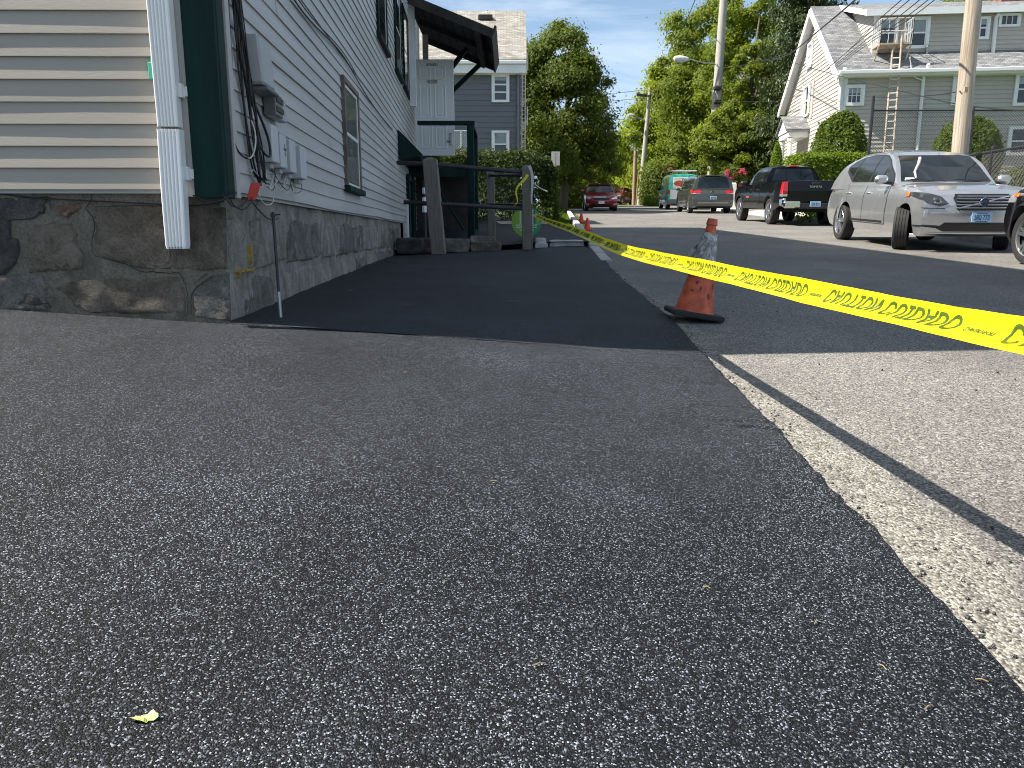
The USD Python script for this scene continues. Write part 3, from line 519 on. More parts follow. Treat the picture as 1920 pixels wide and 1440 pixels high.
obj('ledger', MB().beam(A + ax * 0.83 - nrm * 0.08, A + ax * 0.83 + ay - nrm * 0.08, 0.09, 0.11, nrm), 'dark_wood', cn)
for k, t in ((0.68, 0.62), (0.98, 0.8)):
    p = A + ax * t + ay * k - nrm * 0.05; foot = np.array([A[0] + 0.06, p[1] + 0.1, p[2] - 1.05]); obj('brace', MB().beam(p, foot, 0.09, 0.09), 'green_board', cn)
for k in (0.1, 0.9): obj('wall_post', MB().beam(A + ay * k + [0.0, 0, -1.9], A + ay * k + [0.0, 0, 0], 0.12, 0.12, (0, 1, 0)), 'dull_white' if k < 0.5 else 'trim_grey', cn)

# open white door standing out from the wall
yd = 17.2
h0 = P(780, 292, yd); h1 = P(853, 292, yd + 0.03); top = P(781, 112, yd)[2]
dh = top - h0[2]; dwid = h1[0] - h0[0]
door = thing('panelled_door', 'white six panel door standing open above the landing, two small signs on it', 'door', (h0[0], yd, h0[2]))
leaf = MB().box([h0[0] + dwid / 2, yd, h0[2] + dh / 2], (dwid, 0.044, dh), 0.004); lf = obj('leaf', leaf, 'door_white', door)
for (x0, x1, z0, z1) in ((0.14, 0.40, 0.80, 0.92), (0.52, 0.78, 0.80, 0.92), (0.14, 0.40, 0.40, 0.745), (0.52, 0.78, 0.40, 0.745), (0.16, 0.42, 0.08, 0.32), (0.53, 0.79, 0.08, 0.32)):
    a, b, c, d = h0[0] + dwid * x0, h0[0] + dwid * x1, h0[2] + dh * z0, h0[2] + dh * z1
    pm = MB()
    for (cx, cz, w, h) in (((a + b) / 2, c, b - a, 0.03), ((a + b) / 2, d, b - a, 0.03), (a, (c + d) / 2, 0.03, d - c), (b, (c + d) / 2, 0.03, d - c)): pm.box([cx, yd - 0.026, cz], (w, 0.018, h), 0.006)
    pm.box([(a + b) / 2, yd - 0.025, (c + d) / 2], (b - a - 0.1, 0.012, d - c - 0.1), 0.005); obj('door_panel', pm, 'door_white', lf)
XR, ZU, YF = np.array([1.0, 0, 0]), np.array([0, 0, 1.0]), np.array([0, -1.0, 0])
text(tm := MB(), 'ENTRANCE 2', 0.045, [h0[0] + dwid * 0.46, yd - 0.0235, h0[2] + dh * 0.947], XR, ZU, YF, True, width=0.24); obj('door_number', tm, 'black_plastic', lf)
sg = obj('notice', MB().box([h0[0] + dwid * 0.46, yd - 0.024, h0[2] + dh * 0.772], (0.25, 0.004, 0.10)), 'white_metal', lf)
text(tm := MB(), 'USE 2 DOOR', 0.03, [h0[0] + dwid * 0.46, yd - 0.027, h0[2] + dh * 0.782], XR, ZU, YF, True, width=0.21); text(tm, 'NO. 14 EX', 0.03, [h0[0] + dwid * 0.46, yd - 0.027, h0[2] + dh * 0.764], XR, ZU, YF, True, width=0.19)
keys(obj('notice_lettering', tm, 'black_plastic', lf).prim)
hm = MB().box([h0[0] + dwid * 0.9, yd - 0.03, h0[2] + dh * 0.165 + 0.02], (0.075, 0.02, 0.26), 0.01); hm.tube([[h0[0] + dwid * 0.9, yd - 0.03, h0[2] + dh * 0.15], [h0[0] + dwid * 0.9, yd - 0.085, h0[2] + dh * 0.15], [h0[0] + dwid * 0.81, yd - 0.085, h0[2] + dh * 0.15]], 0.012)
v, f = hm.get(); v[:, 2] += 0.0; obj('handle', (v, f), 'steel', lf)

# downspout on the front wall
dsp = thing('downspout', 'white corrugated rectangular downspout ending at the stone foundation', 'downspout', FW(0.24, 0.84, 0.06))
def corrugated(w, d, n=5):
    """half open outline: front ribs"""
    pts = [(-w / 2, -d / 2), (-w / 2, d / 2 - 0.006), (-w / 2 + 0.006, d / 2)]
    a = np.linspace(-w / 2 + 0.012, w / 2 - 0.012, n * 4 + 1)
    for i, x in enumerate(a): pts.append((x, d / 2 - (0.0065 if i % 4 in (1, 2) else 0.0)))
    return np.array(pts + [(w / 2 - 0.006, d / 2), (w / 2, d / 2 - 0.006), (w / 2, -d / 2)])
def pipe_loft(stations, w, d, taper=None):
    rows = []
    for i, (c, k) in enumerate(stations):
        pr = corrugated(w * k, d * k); pr = np.vstack([pr, pr[:1]])
        rows.append(c + np.outer(pr[:, 0], FD) + np.outer(pr[:, 1], FN))
    return MB().grid(rows)
w_, d_ = 0.113, 0.066
up_top, up_bot, lo_bot = FW(0.235, 8.9, 0.068), FW(0.232, 1.475, 0.066), FW(0.236, 0.845, 0.085)
body = obj('upper_pipe', pipe_loft([(up_top, 1.0), (up_bot + [0, 0, 0.3], 1.0), (up_bot, 0.97)], w_, d_), 'white_metal', dsp, smooth=25)
lower = obj('lower_pipe', pipe_loft([(up_bot + [0, 0, -0.012], 1.06), (up_bot + [0, 0, -0.02], 1.04), (lerp(up_bot, lo_bot, 0.55), 1.04), (lerp(up_bot, lo_bot, 0.97), 0.97), (lo_bot, 0.90)], w_, d_), 'white_metal', dsp, smooth=25)
obj('pipe_end', MB().frame(lo_bot + FN * 0.0 + [0, 0, 0.006], FD * w_ * 0.43, FN * d_ * 0.42, [0, 0, 0.002]), 'box_dark', dsp)
for zz in (1.66, 1.24): obj('strap', MB().frame(FW(0.165, zz, 0.052), FD * 0.011, FN * 0.022, [0, 0, 0.035], 0.002).box(FW(0.15, zz, 0.033), (0.05, 0.005, 0.05)), 'white_metal', dsp)
gt = FWpx(287, 133, 0.02); obj('tape_scrap', MB().frame(gt + FN * 0.006, FD * 0.022, FN * 0.004, [0, 0, 0.043], 0.003).frame(gt + FN * 0.004 + [0.006, 0, 0.055], FD * 0.012, FN * 0.004, [0, 0, 0.02], 0.002), 'teal_tape'); 
p_ = stage.GetPrimAtPath('/World/tape_scrap'); keys(p_, label='torn green tape scrap stuck beside the white downspout', category='tape')
# ------------------------------------------------------------------ utilities on the side wall
U3 = np.array([0, 0, 1.0])
def wall_box(mb, s0, s1, z0, z1, o0, o1, ch=0.006, lean=0.0):
    """box on the side wall; lean shifts the foot along the wall"""
    n = MB().box([0, 0, 0], (s1 - s0, o1 - o0, z1 - z0), ch); v, f = n.get()
    s = (s0 + s1) / 2 + v[:, 0] - lean * v[:, 2]; o = (o0 + o1) / 2 + v[:, 1]; z = (z0 + z1) / 2 + v[:, 2]
    return mb.add(CORNER + np.outer(s, WD) + np.outer(o, WN) + np.outer(z, U3), f)
ub = thing('utility_cabinet', 'largest grey cabinet hanging crooked on the clapboard corner above the meter boxes', 'utility box', SW(0.6, 1.85, 0))
obj('cabinet', wall_box(MB(), 0.46, 0.74, 1.80, 2.06, 0.02, 0.125, 0.012, 0.30), 'box_grey', ub)
obj('cabinet_back', wall_box(MB(), 0.54, 0.90, 1.785, 2.07, 0.018, 0.06, 0.008, 0.30), 'box_light', ub)
obj('lip', wall_box(MB(), 0.55, 0.82, 1.775, 1.798, 0.03, 0.135, 0.006, 0.30), 'box_dark', ub)
mb_ = thing('splice_box', 'dark grey square splice box under the big crooked cabinet', 'utility box', SW(0.95, 1.72, 0))
obj('case', wall_box(MB(), 0.86, 1.04, 1.675, 1.815, 0.02, 0.10, 0.006), 'box_dark', mb_); obj('cover', wall_box(MB(), 0.875, 1.2, 1.67, 1.82, 0.03, 0.085, 0.006), 'box_grey', mb_)
for k in range(2): obj('latch', wall_box(MB(), 0.87, 1.05, 1.70 + 0.06 * k, 1.735 + 0.06 * k, 0.10, 0.106, 0.002), 'black_plastic', mb_)
names = ['tall pale grey box leftmost in the row above the tangle of white wires', 'pale grey wire box with a dark mark, second in the row beside the cables', 'pale grey wire box third in the row, between two alike', 'pale grey wire box farthest right in the row on the clapboards']
for i, (s0, s1, z0, z1, o) in enumerate([(0.70, 0.86, 1.37, 1.60, 0.085), (0.93, 1.09, 1.355, 1.575, 0.08), (1.20, 1.36, 1.345, 1.57, 0.08), (1.50, 1.68, 1.325, 1.56, 0.085)]):
    b = thing('wire_box', names[i], 'utility box', SW((s0 + s1) / 2, z0, 0), 'row of small wire boxes')
    obj('cover', wall_box(MB(), s0, s1, z0, z1, 0.022, o + 0.02, 0.007), 'box_light', b); obj('back_plate', wall_box(MB(), s0 - 0.015, s1 + 0.03, z0 + 0.005, z1 + 0.012, 0.016, 0.03, 0.003), 'box_grey', b)
    obj('gland', wall_box(MB(), s0 + 0.05, s1 - 0.04, z0 - 0.035, z0, 0.035, 0.075, 0.004), 'box_grey', b)
    if i == 1: obj('mark', wall_box(MB(), s0 + 0.10, s0 + 0.115, z0 + 0.08, z0 + 0.16, o + 0.0205, o + 0.0215, 0).add(*wall_box(MB(), s0 + 0.075, s0 + 0.14, z0 + 0.12, z0 + 0.13, o + 0.0205, o + 0.022, 0).get()), 'black_plastic', b)
crng = np.random.default_rng(12)
def cable(pts, r, m, label, group=None, top=False, front=False):
    p = [SWpx(u, v, o) if u > 437 else FWpx(u, v, o) for u, v, o in pts] if front else [SWpx(u, v, o) for u, v, o in pts]
    if top: p = [p[0] + [0, 0, k_] for k_ in (2.4, 1.6, 0.8, 0.3)] + p
    obj('cable', MB().tube(spline(p, max(14, 7 * len(p))), r, 6), m, None, True, label, 'cable', group)
gl_ = 'black cable in the bundle running down beside the green corner board'
for k in range(9):
    j = lambda a: float(crng.uniform(-a, a))
    a = 0.03 + 0.006 * k
    cable([(436 + 1.9 * k + j(1), 0, a), (441 + 2.1 * k + j(2), 60, a), (448 + 2.5 * k + j(3), 120, a), (456 + 2.2 * k + j(3), 175, a), (463 + 2.2 * k + j(5), 235, a), (473 + 2.6 * k + j(6), 300, a), (484 + 2.6 * k + j(7), 345 + j(10), a)], float(crng.uniform(0.0035, 0.006)), 'cable_black', gl_, 'black cables in the corner bundle', True)
cable([(470, 150, .05), (482, 205, .08), (498, 245, .1), (507, 285, .11), (504, 294, .11), (494, 285, .09), (482, 235, .06), (468, 190, .05)], 0.008, 'cable_black', 'thick black cable hanging in a long loop in front of the first wire box')
cable([(428, 0, .03), (432, 80, .03), (436, 200, .03), (442, 275, .04), (452, 290, .05), (466, 297, .06), (476, 285, .06), (480, 262, .06), (472, 225, .05)], 0.0055, 'cable_black', 'black cable curling off the corner board in a wide loop', None)
cable([(471, 226, .07), (479, 255, .08), (476, 285, .08), (467, 296, .08)], 0.0045, 'cable_white', 'bare white cable end bending in a hook among the black cables')
for k in range(6):
    j = lambda a: float(crng.uniform(-a, a)); u0 = 497 + 10 * k
    cable([(u0, 322 + 2 * k, .05), (u0 - 6 + j(5), 345 + j(4), .06), (u0 - 14 + j(8), 352 + j(5), .07), (u0 - 22 + j(8), 338 + j(10), .05), (u0 - 30 + j(6), 318 + j(8), .04)], 0.0028, 'cable_white' if k % 3 != 2 else 'cable_black', 'thin wire looping from the small wire boxes back to the cable bundle', 'thin looped wires below the wire boxes')
cable([(540, 325, .06), (536, 345, .06), (530, 358, .07), (538, 362, .07), (548, 345, .06), (552, 372, .06), (557, 383, .06)], 0.0028, 'cable_white', 'white wire ending loose below the last wire box')
cable([(563, 335, .05), (566, 350, .06), (560, 361, .06), (548, 356, .05), (545, 340, .05)], 0.0026, 'cable_black', 'thin dark wire circling right of the wire boxes')
cable([(483, 360, .05), (492, 378, .06), (505, 384, .06), (513, 372, .05), (512, 345, .04)], 0.0035, 'cable_white', 'white wire drooping from the red plastic tag')
cable([(552, 0, .03), (590, 48, .03), (640, 100, .03), (670, 150, .03), (705, 205, .03), (736, 243, .03)], 0.007, 'cable_black', 'long black cable slanting across the clapboards to the green hood')
cable([(560, 0, .03), (600, 50, .03), (625, 76, .03), (648, 105, .03), (668, 140, .03)], 0.005, 'cable_black', 'second black cable crossing the upper clapboards beside the longer one')
for k, pts in enumerate([[(440, 364, .03), (425, 372, .05), (405, 378, .05), (380, 374, .05), (362, 366, .04)], [(465, 370, .03), (455, 384, .04), (440, 388, .04), (428, 378, .04), (418, 364, .04)], [(478, 374, .04), (468, 384, .05), (450, 392, .05), (438, 384, .04), (430, 366, .04)], [(470, 376, .03), (486, 395, .04), (500, 408, .05), (512, 412, .06), (522, 408, .06)]]):
    cable(pts, 0.004, 'cable_black', ['black cable sagging below the corner board towards the downspout', 'black cable loop hanging under the green corner board', 'lower black cable loop in front of the foundation corner', 'black cable ending at the clamp of the ground rod'][k], front=True)
p = spline([FWpx(u, v, o) for u, v, o in ((-20, 360, -.024), (60, 370, -.018), (160, 376, -.014), (300, 383, -.016), (370, 385, -.014), (420, 378, .0))], 40); obj('cable', MB().tube(p, 0.004, 6), 'cable_black', None, True, 'thin black cable stapled along the stone foundation behind the downspout', 'cable')
tg = thing('red_tag', 'red plastic tag hanging from the cables at the foot of the corner board', 'tag', SW(0.5, 1.24, 0.06))
tp = SWpx(476, 357, 0.07); tax = np.array([0.95, 0.25, 0.0]); tax /= np.linalg.norm(tax); tup = np.array([0.33, 0, 0.94]); tout = np.cross(tax, tup)
obj('plate', MB().frame(tp, tax * 0.028, tup * 0.046, tout * 0.004, 0.003), 'red_plastic', tg)
for q in (-1, 1): obj('clip', MB().frame(tp - tup * 0.05 + tax * 0.014 * q, tax * 0.008, tup * 0.008, tout * 0.004), 'red_plastic', tg)
r0, r1 = SWpx(512, 404, 0.17), SWpx(527, 607, 0.19)
rod = thing('ground_rod', 'thin grounding rod leaning against the stone foundation with a wire clamp on top', 'rod', r1)
obj('rod', MB().tube([r0 + [0, 0, 0.02], lerp(r0, r1, 0.5), lerp(r0, r1, 0.7)], 0.009, 8), 'pipe_black', rod); obj('rod_foot', MB().tube([lerp(r0, r1, 0.7), r1 + [0.002, 0, -0.06]], 0.0105, 8), 'steel', rod)
obj('clamp', MB().box(r0, (0.026, 0.022, 0.026), 0.005).tube([r0 + [-0.015, 0, 0.0], r0 + [0.045, 0, 0.006]], 0.004, 6), 'pipe_black', rod)
# ------------------------------------------------------------------ landing under the white door
ld = thing('wooden_landing', 'dark green wooden landing with posts and a handrail beneath the white door', 'landing', P(880, 440, 16.6))
yl = 16.55
pa, pb = P(884, 432, yl), P(884, 231, yl)
obj('post', MB().beam([pa[0], yl, 0.4], [pa[0], yl, pb[2]], 0.14, 0.14, (0, 1, 0), 0.006), 'green_board', ld)
obj('post', MB().beam([-2.15, yl + 0.1, 0.2], [-2.15, yl + 0.1, P(800, 300, yl)[2]], 0.12, 0.12, (0, 1, 0)), 'green_board', ld); obj('post', MB().beam([pa[0], yl + 2, 0.4], [pa[0], yl + 2, pb[2]], 0.12, 0.12, (0, 1, 0)), 'green_board', ld)
obj('handrail', MB().beam([P(783, 231, yl)[0], yl, pb[2]], [pa[0] + 0.09, yl, pb[2]], 0.16, 0.075, ch=0.006), 'green_board', ld); obj('handrail', MB().beam([pa[0], yl, pb[2]], [pa[0], yl + 2, pb[2]], 0.12, 0.06), 'green_board', ld)
zb = P(860, 324, yl)[2]
obj('beam', MB().beam([-2.2, yl - 0.02, zb], [pa[0] - 0.075, yl - 0.02, zb], 0.06, 0.17), 'green_board', ld)
for k in range(12): obj('deck_board', MB().box([(-2.2 + pa[0]) / 2, yl + 0.1 + 0.165 * k, zb + 0.105], (pa[0] + 2.2, 0.155, 0.03), 0.003), 'dark_wood', ld)
a, b = P(826, 362, yl + 0.1), P(870, 432, yl + 0.1); obj('brace', MB().beam(a, b, 0.05, 0.16, (0, 1, 0)), 'green_board', ld)
obj('skirt', MB().box([(-2.2 + pa[0]) / 2 - 0.1, yl + 1.95, (zb + 0.2) / 2 + 0.1], (pa[0] + 2.3, 0.05, zb - 0.2)), 'dark_wood', ld)
for k in range(9):
    yk = 18.9 - 0.27 * k; obj('step', MB().box([pa[0] + 0.45 - 1.2, 19.0 + 0.28 * k, zb + 0.05 - 0.19 * k], (1.0, 0.28, 0.035), 0.003), 'dark_wood', ld)
bp = thing('banded_post', 'short dark post with white bands in the shade behind the first timber post', 'post', P(798, 410, 15.2))
a, b = P(797, 412, 15.2), P(795, 348, 15.2); obj('pole', MB().tube([a - [0, 0, 0.4], b + [0, 0, 0.1]], 0.028, 10), 'pipe_black', bp)
for v0, v1 in ((352, 363), (370, 380), (386, 398)): obj('band', MB().tube([P(796, v1, 15.2), P(795.5, v0, 15.2)], 0.046, 10), 'white_trim', bp)
# ------------------------------------------------------------------ timber posts with pipe rails
fn = thing('pipe_rail_fence', 'weathered timber posts with black pipe rails closing the end of the new pavement', 'fence', P(820, 470, 12.95))
def timber(u0, v0, u1, v1, y, w, d=None):
    a, b = P(u0, v0, y), P(u1, v1, y); d = d or w
    mb = MB(); ax = (b - a); L = np.linalg.norm(ax); ax /= L; sx = np.array([1, 0, 0]) - ax * ax[0]; sx /= np.linalg.norm(sx); sy = np.cross(ax, sx)
    a = a - ax * 0.25; L += 0.25
    rings = [(0, 1.0), (L - 0.07, 1.0), (L - 0.045, 0.94), (L, 0.30)]
    vs = []
    for h, k in rings:
        for p, q in ((-1, -0.9), (-0.9, -1), (0.9, -1), (1, -0.9), (1, 0.9), (0.9, 1), (-0.9, 1), (-1, 0.9)): vs.append(a + ax * h + sx * p * w / 2 * k + sy * q * d / 2 * k)
    f = []
    for r in range(3):
        for k in range(8): f.append([r * 8 + k, r * 8 + (k + 1) % 8, r * 8 + 8 + (k + 1) % 8, r * 8 + 8 + k])
    mb.add(vs, f); mb.add(vs[24:], [[0, k, k + 1] for k in range(1, 7)]); return mb
obj('post', timber(822, 469, 806, 295, 12.95, 0.235, 0.24), 'weathered_wood', fn, label='leaning first post, nearest the building'); obj('post', timber(989, 466, 988, 309, 13.25, 0.175), 'weathered_wood', fn); obj('post', timber(922, 438, 919, 314, 16.2, 0.16), 'weathered_wood', fn)
def rail(pts, r): obj('rail', MB().tube([P(*q) for q in pts], r, 10), 'pipe_black', fn, True)
rail([(745, 305, 13.1), (800, 307.5, 12.95), (985, 323, 13.25)], 0.036); rail([(758, 379, 13.1), (815, 382, 12.95), (990, 391.5, 13.25)], 0.036)
rail([(918, 329, 16.1), (988, 328, 13.3)], 0.03); rail([(918, 384, 16.1), (988, 384, 13.3)], 0.03)
# loose stones and slabs along the end of the new pavement
def boulder(u0, v0, u1, v1, y, depth, seed, amp=0.05, layers=1):
    c0, c1 = P(u0, v1, y), P(u1, v0, y); w, h = abs(c1[0] - c0[0]), abs(c1[2] - c0[2])
    c = np.array([(c0[0] + c1[0]) / 2, y + depth / 2, (c0[2] + c1[2]) / 2 - 0.03])
    m = trimesh.creation.box([1, 1, 1])
    for _ in range(4): m = m.subdivide()
    v = np.array(m.vertices); v = np.sign(v) * np.abs(v * 2) ** 0.85 / 2
    r = np.linalg.norm(v, axis=1, keepdims=True); v = v * (1 - 0.16 * np.clip((r - 0.62) / 0.25, 0, 1))
    v = v * [w, depth, h + 0.06]; n = v / (np.linalg.norm(v, axis=1, keepdims=True) + 1e-9)
    v = v + n * ((meshkit.fbm(v * 4 + seed * 7, 5, seed) - 0.5) * 2 * amp)[:, None]
    return v + c, m.faces
for i, (b, lab, m) in enumerate([((742, 446, 792, 470, 13.2, 0.5), 'dark rubble stone against the clapboard wall end', 'stone_dark'), ((788, 447, 812, 468, 13.35, 0.35), 'rough stone half hidden behind the leaning timber post', 'stone_brown'), ((829, 447, 880, 467, 13.3, 0.3), 'long flat grey stone right of the leaning timber post', 'stone_grey'),
        ((882, 442, 930, 455, 13.45, 0.3), 'upper flat stone stacked at the end of the pavement', 'stone_grey'), ((881, 453, 938, 467, 13.3, 0.32), 'lower flat stone under another at the end of the pavement', 'stone_brown'),
        ((1004, 446, 1024, 456, 13.5, 0.26), 'upper small pale block right of the second timber post', 'granite'), ((1003, 455, 1027, 466, 13.45, 0.3), 'lower small pale block right of the second timber post', 'granite'), ((1031, 450, 1096, 466, 13.55, 0.4), 'long pale granite slab beside the kerb stones', 'granite')]):
    obj('stone_block', boulder(*b, seed=i + 3, amp=0.022 if m == 'granite' else 0.035), m, None, 35, lab, 'stone')
# round green sign behind the second post
sc_ = P(987, 416, 14.6); sg = thing('round_sign', 'round green lawn sign with white lettering behind the second timber post', 'sign', sc_ - [0, 0, 0.3])
sy_ = np.array([0, -1.0, 0]); R_ = 0.285
obj('disc', MB().lathe([(0, -0.01), (R_, -0.01), (R_, 0.01), (0, 0.01)], sc_, 40, (0, -1, 0)), 'sign_green', sg)
lime = Polygon([(R_ * 0.985 * math.cos(a), R_ * 0.985 * math.sin(a)) for a in np.linspace(0, 6.28, 48)[:-1]]).intersection(Polygon([(-1, -1), (-0.05, -1), (-0.09, -0.1), (-0.02, 1), (-1, 1)]))
obj('lime_field', MB().prism(lime, sc_ + sy_ * 0.0105, XR, ZU, sy_ * 0.002), 'sign_lime', sg); obj('dark_field', MB().prism(Polygon([(0.03, -0.02), (0.16, -0.02), (0.16, 0.2), (0.03, 0.24)]), sc_ + sy_ * 0.0105, XR, ZU, sy_ * 0.002), 'sign_dark', sg)
obj('figure', MB().prism(Polygon([(0.19, -0.06), (0.25, -0.06), (0.25, 0.05), (0.235, 0.09), (0.205, 0.09), (0.185, 0.05)]).union(shapely.Point(0.222, 0.115).buffer(0.025)), sc_ + sy_ * 0.0115, XR, ZU, sy_ * 0.002), 'sign_lime', sg)
tm = MB()
for (x, z, w) in ((0.0, -0.06, 0.40), (0.0, -0.10, 0.40), (0.0, -0.15, 0.25)):
    for q in np.arange(x - w / 2, x + w / 2, 0.045): tm.frame(sc_ + XR * (q + 0.02) + ZU * z + sy_ * 0.013, XR * 0.017, ZU * 0.008, sy_ * 0.001)
for z in np.arange(-0.02, 0.22, 0.032): tm.frame(sc_ + XR * 0.12 + ZU * z + sy_ * 0.0135, XR * 0.012, ZU * 0.011, sy_ * 0.001); tm.frame(sc_ + XR * -0.115 + ZU * z + sy_ * 0.0135, XR * 0.012, ZU * 0.011, sy_ * 0.001)
obj('lettering', tm, 'sign_white', sg); obj('stake', MB().box(sc_ + [0, 0.02, -0.42], (0.03, 0.015, 0.7)), 'steel', sg)
# ------------------------------------------------------------------ caution tape
ctl = [P(1000, 402, 13.15), P(1054, 424, 8.0), P(1110, 446, 5.6), P(1175, 471, 4.3), P(1300, 500, 2.99), P(1500, 545, 2.02), P(1700, 588, 1.52), P(1920, 633, 1.195)]
d_end = ctl[-1] - ctl[-2]; ctl += [ctl[-1] + d_end * 1.6 + [0, 0, 0.03], ctl[-1] + d_end * 4.5 + [0, 0, 0.22]]
tape_c = spline(ctl, 420)
arc = np.r_[0, np.cumsum(np.linalg.norm(np.diff(tape_c, axis=0), axis=1))]
TW = 0.067
def tape_at(s, w, off=0.0):
    """point on the tape: s along from the post, w in [-1, 1] across (1 = upper edge), off = towards the camera side"""
    s, w = np.asarray(s, float), np.asarray(w, float)
    c = np.stack([np.interp(s, arc, tape_c[:, k]) for k in range(3)], -1)
    e = 0.05; d = np.stack([np.interp(s + e, arc, tape_c[:, k]) - np.interp(s - e, arc, tape_c[:, k]) for k in range(3)], -1); d /= np.linalg.norm(d, axis=-1, keepdims=True)
    side = np.cross(d, U3); side /= np.linalg.norm(side, axis=-1, keepdims=True); side = side * np.sign(side[..., :1]); up = np.cross(side, d); up = up * np.sign(up[..., 2:])
    til = np.radians(36) + 0.10 * np.sin(s * 1.1 + 0.5) + np.radians(18) * (1 - sstep(0, 2.5, s))
    bow = 0.0065 * np.cos(np.pi * np.clip(w - 0.15, -1, 1)) + 0.003 * np.sin(s * 7 + w * 2) + (meshkit.fbm(np.stack([s * 9, w * 1.6, s * 0], -1), 3, 4) - 0.5) * 0.006
    cx = side * np.sin(til)[..., None] + up * np.cos(til)[..., None]; nr = -side * np.cos(til)[..., None] + up * np.sin(til)[..., None]
    return c + cx * (w * TW / 2)[..., None] + nr * (-bow + off)[..., None]
S_, W_ = np.meshgrid(np.linspace(0.05, arc[-1] - 0.05, 520), np.linspace(-1, 1, 13), indexing='ij')
tp = thing('caution_tape', 'long yellow caution tape stretched from the second timber post past the large cone', 'caution tape', ctl[0])
ribbon = obj('ribbon', MB().grid(tape_at(S_, W_)), 'tape_yellow', tp, smooth=True)
s_end = float(np.interp(1.24, tape_c[::-1, 1], arc[::-1])); per, k = 0.63, 0
big = meshkit.text_mesh('CAUTION CUIDADO', 0.046, 0.0004, True); small = meshkit.text_mesh('Swanson', 0.013, 0.0004, True)
def fine(m, n):
    v, f = np.array(m.vertices), np.array(m.faces)
    keep = np.all(v[f][:, :, 2] > 0.0002, axis=1)                  # the printed face only
    m = trimesh.Trimesh(v, f[keep], process=True)
    return m.subdivide_to_size(n) if n else m
big_n, big_f, sm = fine(big, 0.012), fine(big, None), fine(small, None)
for k in range(-2, 19):
    letters = MB()
    a = s_end - per * k - 0.63
    if a < 0.2 or a + 0.55 > arc[-1] - 0.1: continue
    for m, s0, wd, wofs, hh in ((big_n if k < 5 else big_f, a, 0.505, 0.05, 0.60), (sm, a + 0.525, 0.075, -0.05, 0.18)):
        v = np.array(m.vertices if not isinstance(m, tuple) else m[0]); f = np.array(m.faces if not isinstance(m, tuple) else m[1])
        lo, hi = v.min(0), v.max(0)
        s = s0 + (v[:, 0] - lo[0]) / (hi[0] - lo[0]) * wd; w = wofs + (0.5 - (v[:, 1] - lo[1]) / (hi[1] - lo[1])) * 2 * hh
        letters.add(tape_at(s, w, 0.0009), f)
    obj('lettering', letters, 'tape_ink', ribbon)
def ribbon_px(name, pts, w, m, label, ax=None, taper=1.0):
    c = spline([P(*q) for q in pts], 30); d = np.gradient(c, axis=0); d /= np.linalg.norm(d, axis=1, keepdims=True)
    sd = np.cross(d, np.array([0, 1.0, 0]) if ax is None else ax); sd /= np.linalg.norm(sd, axis=1, keepdims=True)
    tw = np.linspace(0, 2.2, 30)[:, None]; sd = sd * np.cos(tw * 0.5) + np.array([0, 0.8, 0]) * np.sin(tw * 0.5)
    obj(name, MB().grid(np.stack([c - sd * w / 2 * np.linspace(1, taper, 30)[:, None], c + sd * w / 2 * np.linspace(1, taper, 30)[:, None]], 1)), m, None, True, label, 'tape')
ribbon_px('tape_tail', [(989, 327, 13.1), (979, 341, 13.05), (968, 357, 13.0), (968, 364, 13.0), (970, 372, 13.0), (963, 386, 13.0)], 0.05, 'tape_yellow', 'loose yellow tape tail fluttering left of the second timber post', taper=0.45)
ribbon_px('tape_strip', [(992, 311, 13.12), (997, 325, 13.14), (998, 350, 13.15), (997, 382, 13.15)], 0.05, 'tape_white', 'white tape strip running down the edge of the second timber post')
ribbon_px('tape_line', [(998, 341, 13.2), (1012, 352, 18.0), (1025, 358, 23.0), (1042, 362, 28.9)], 0.06, 'tape_white', 'white tape tied from the second timber post to the sign post')
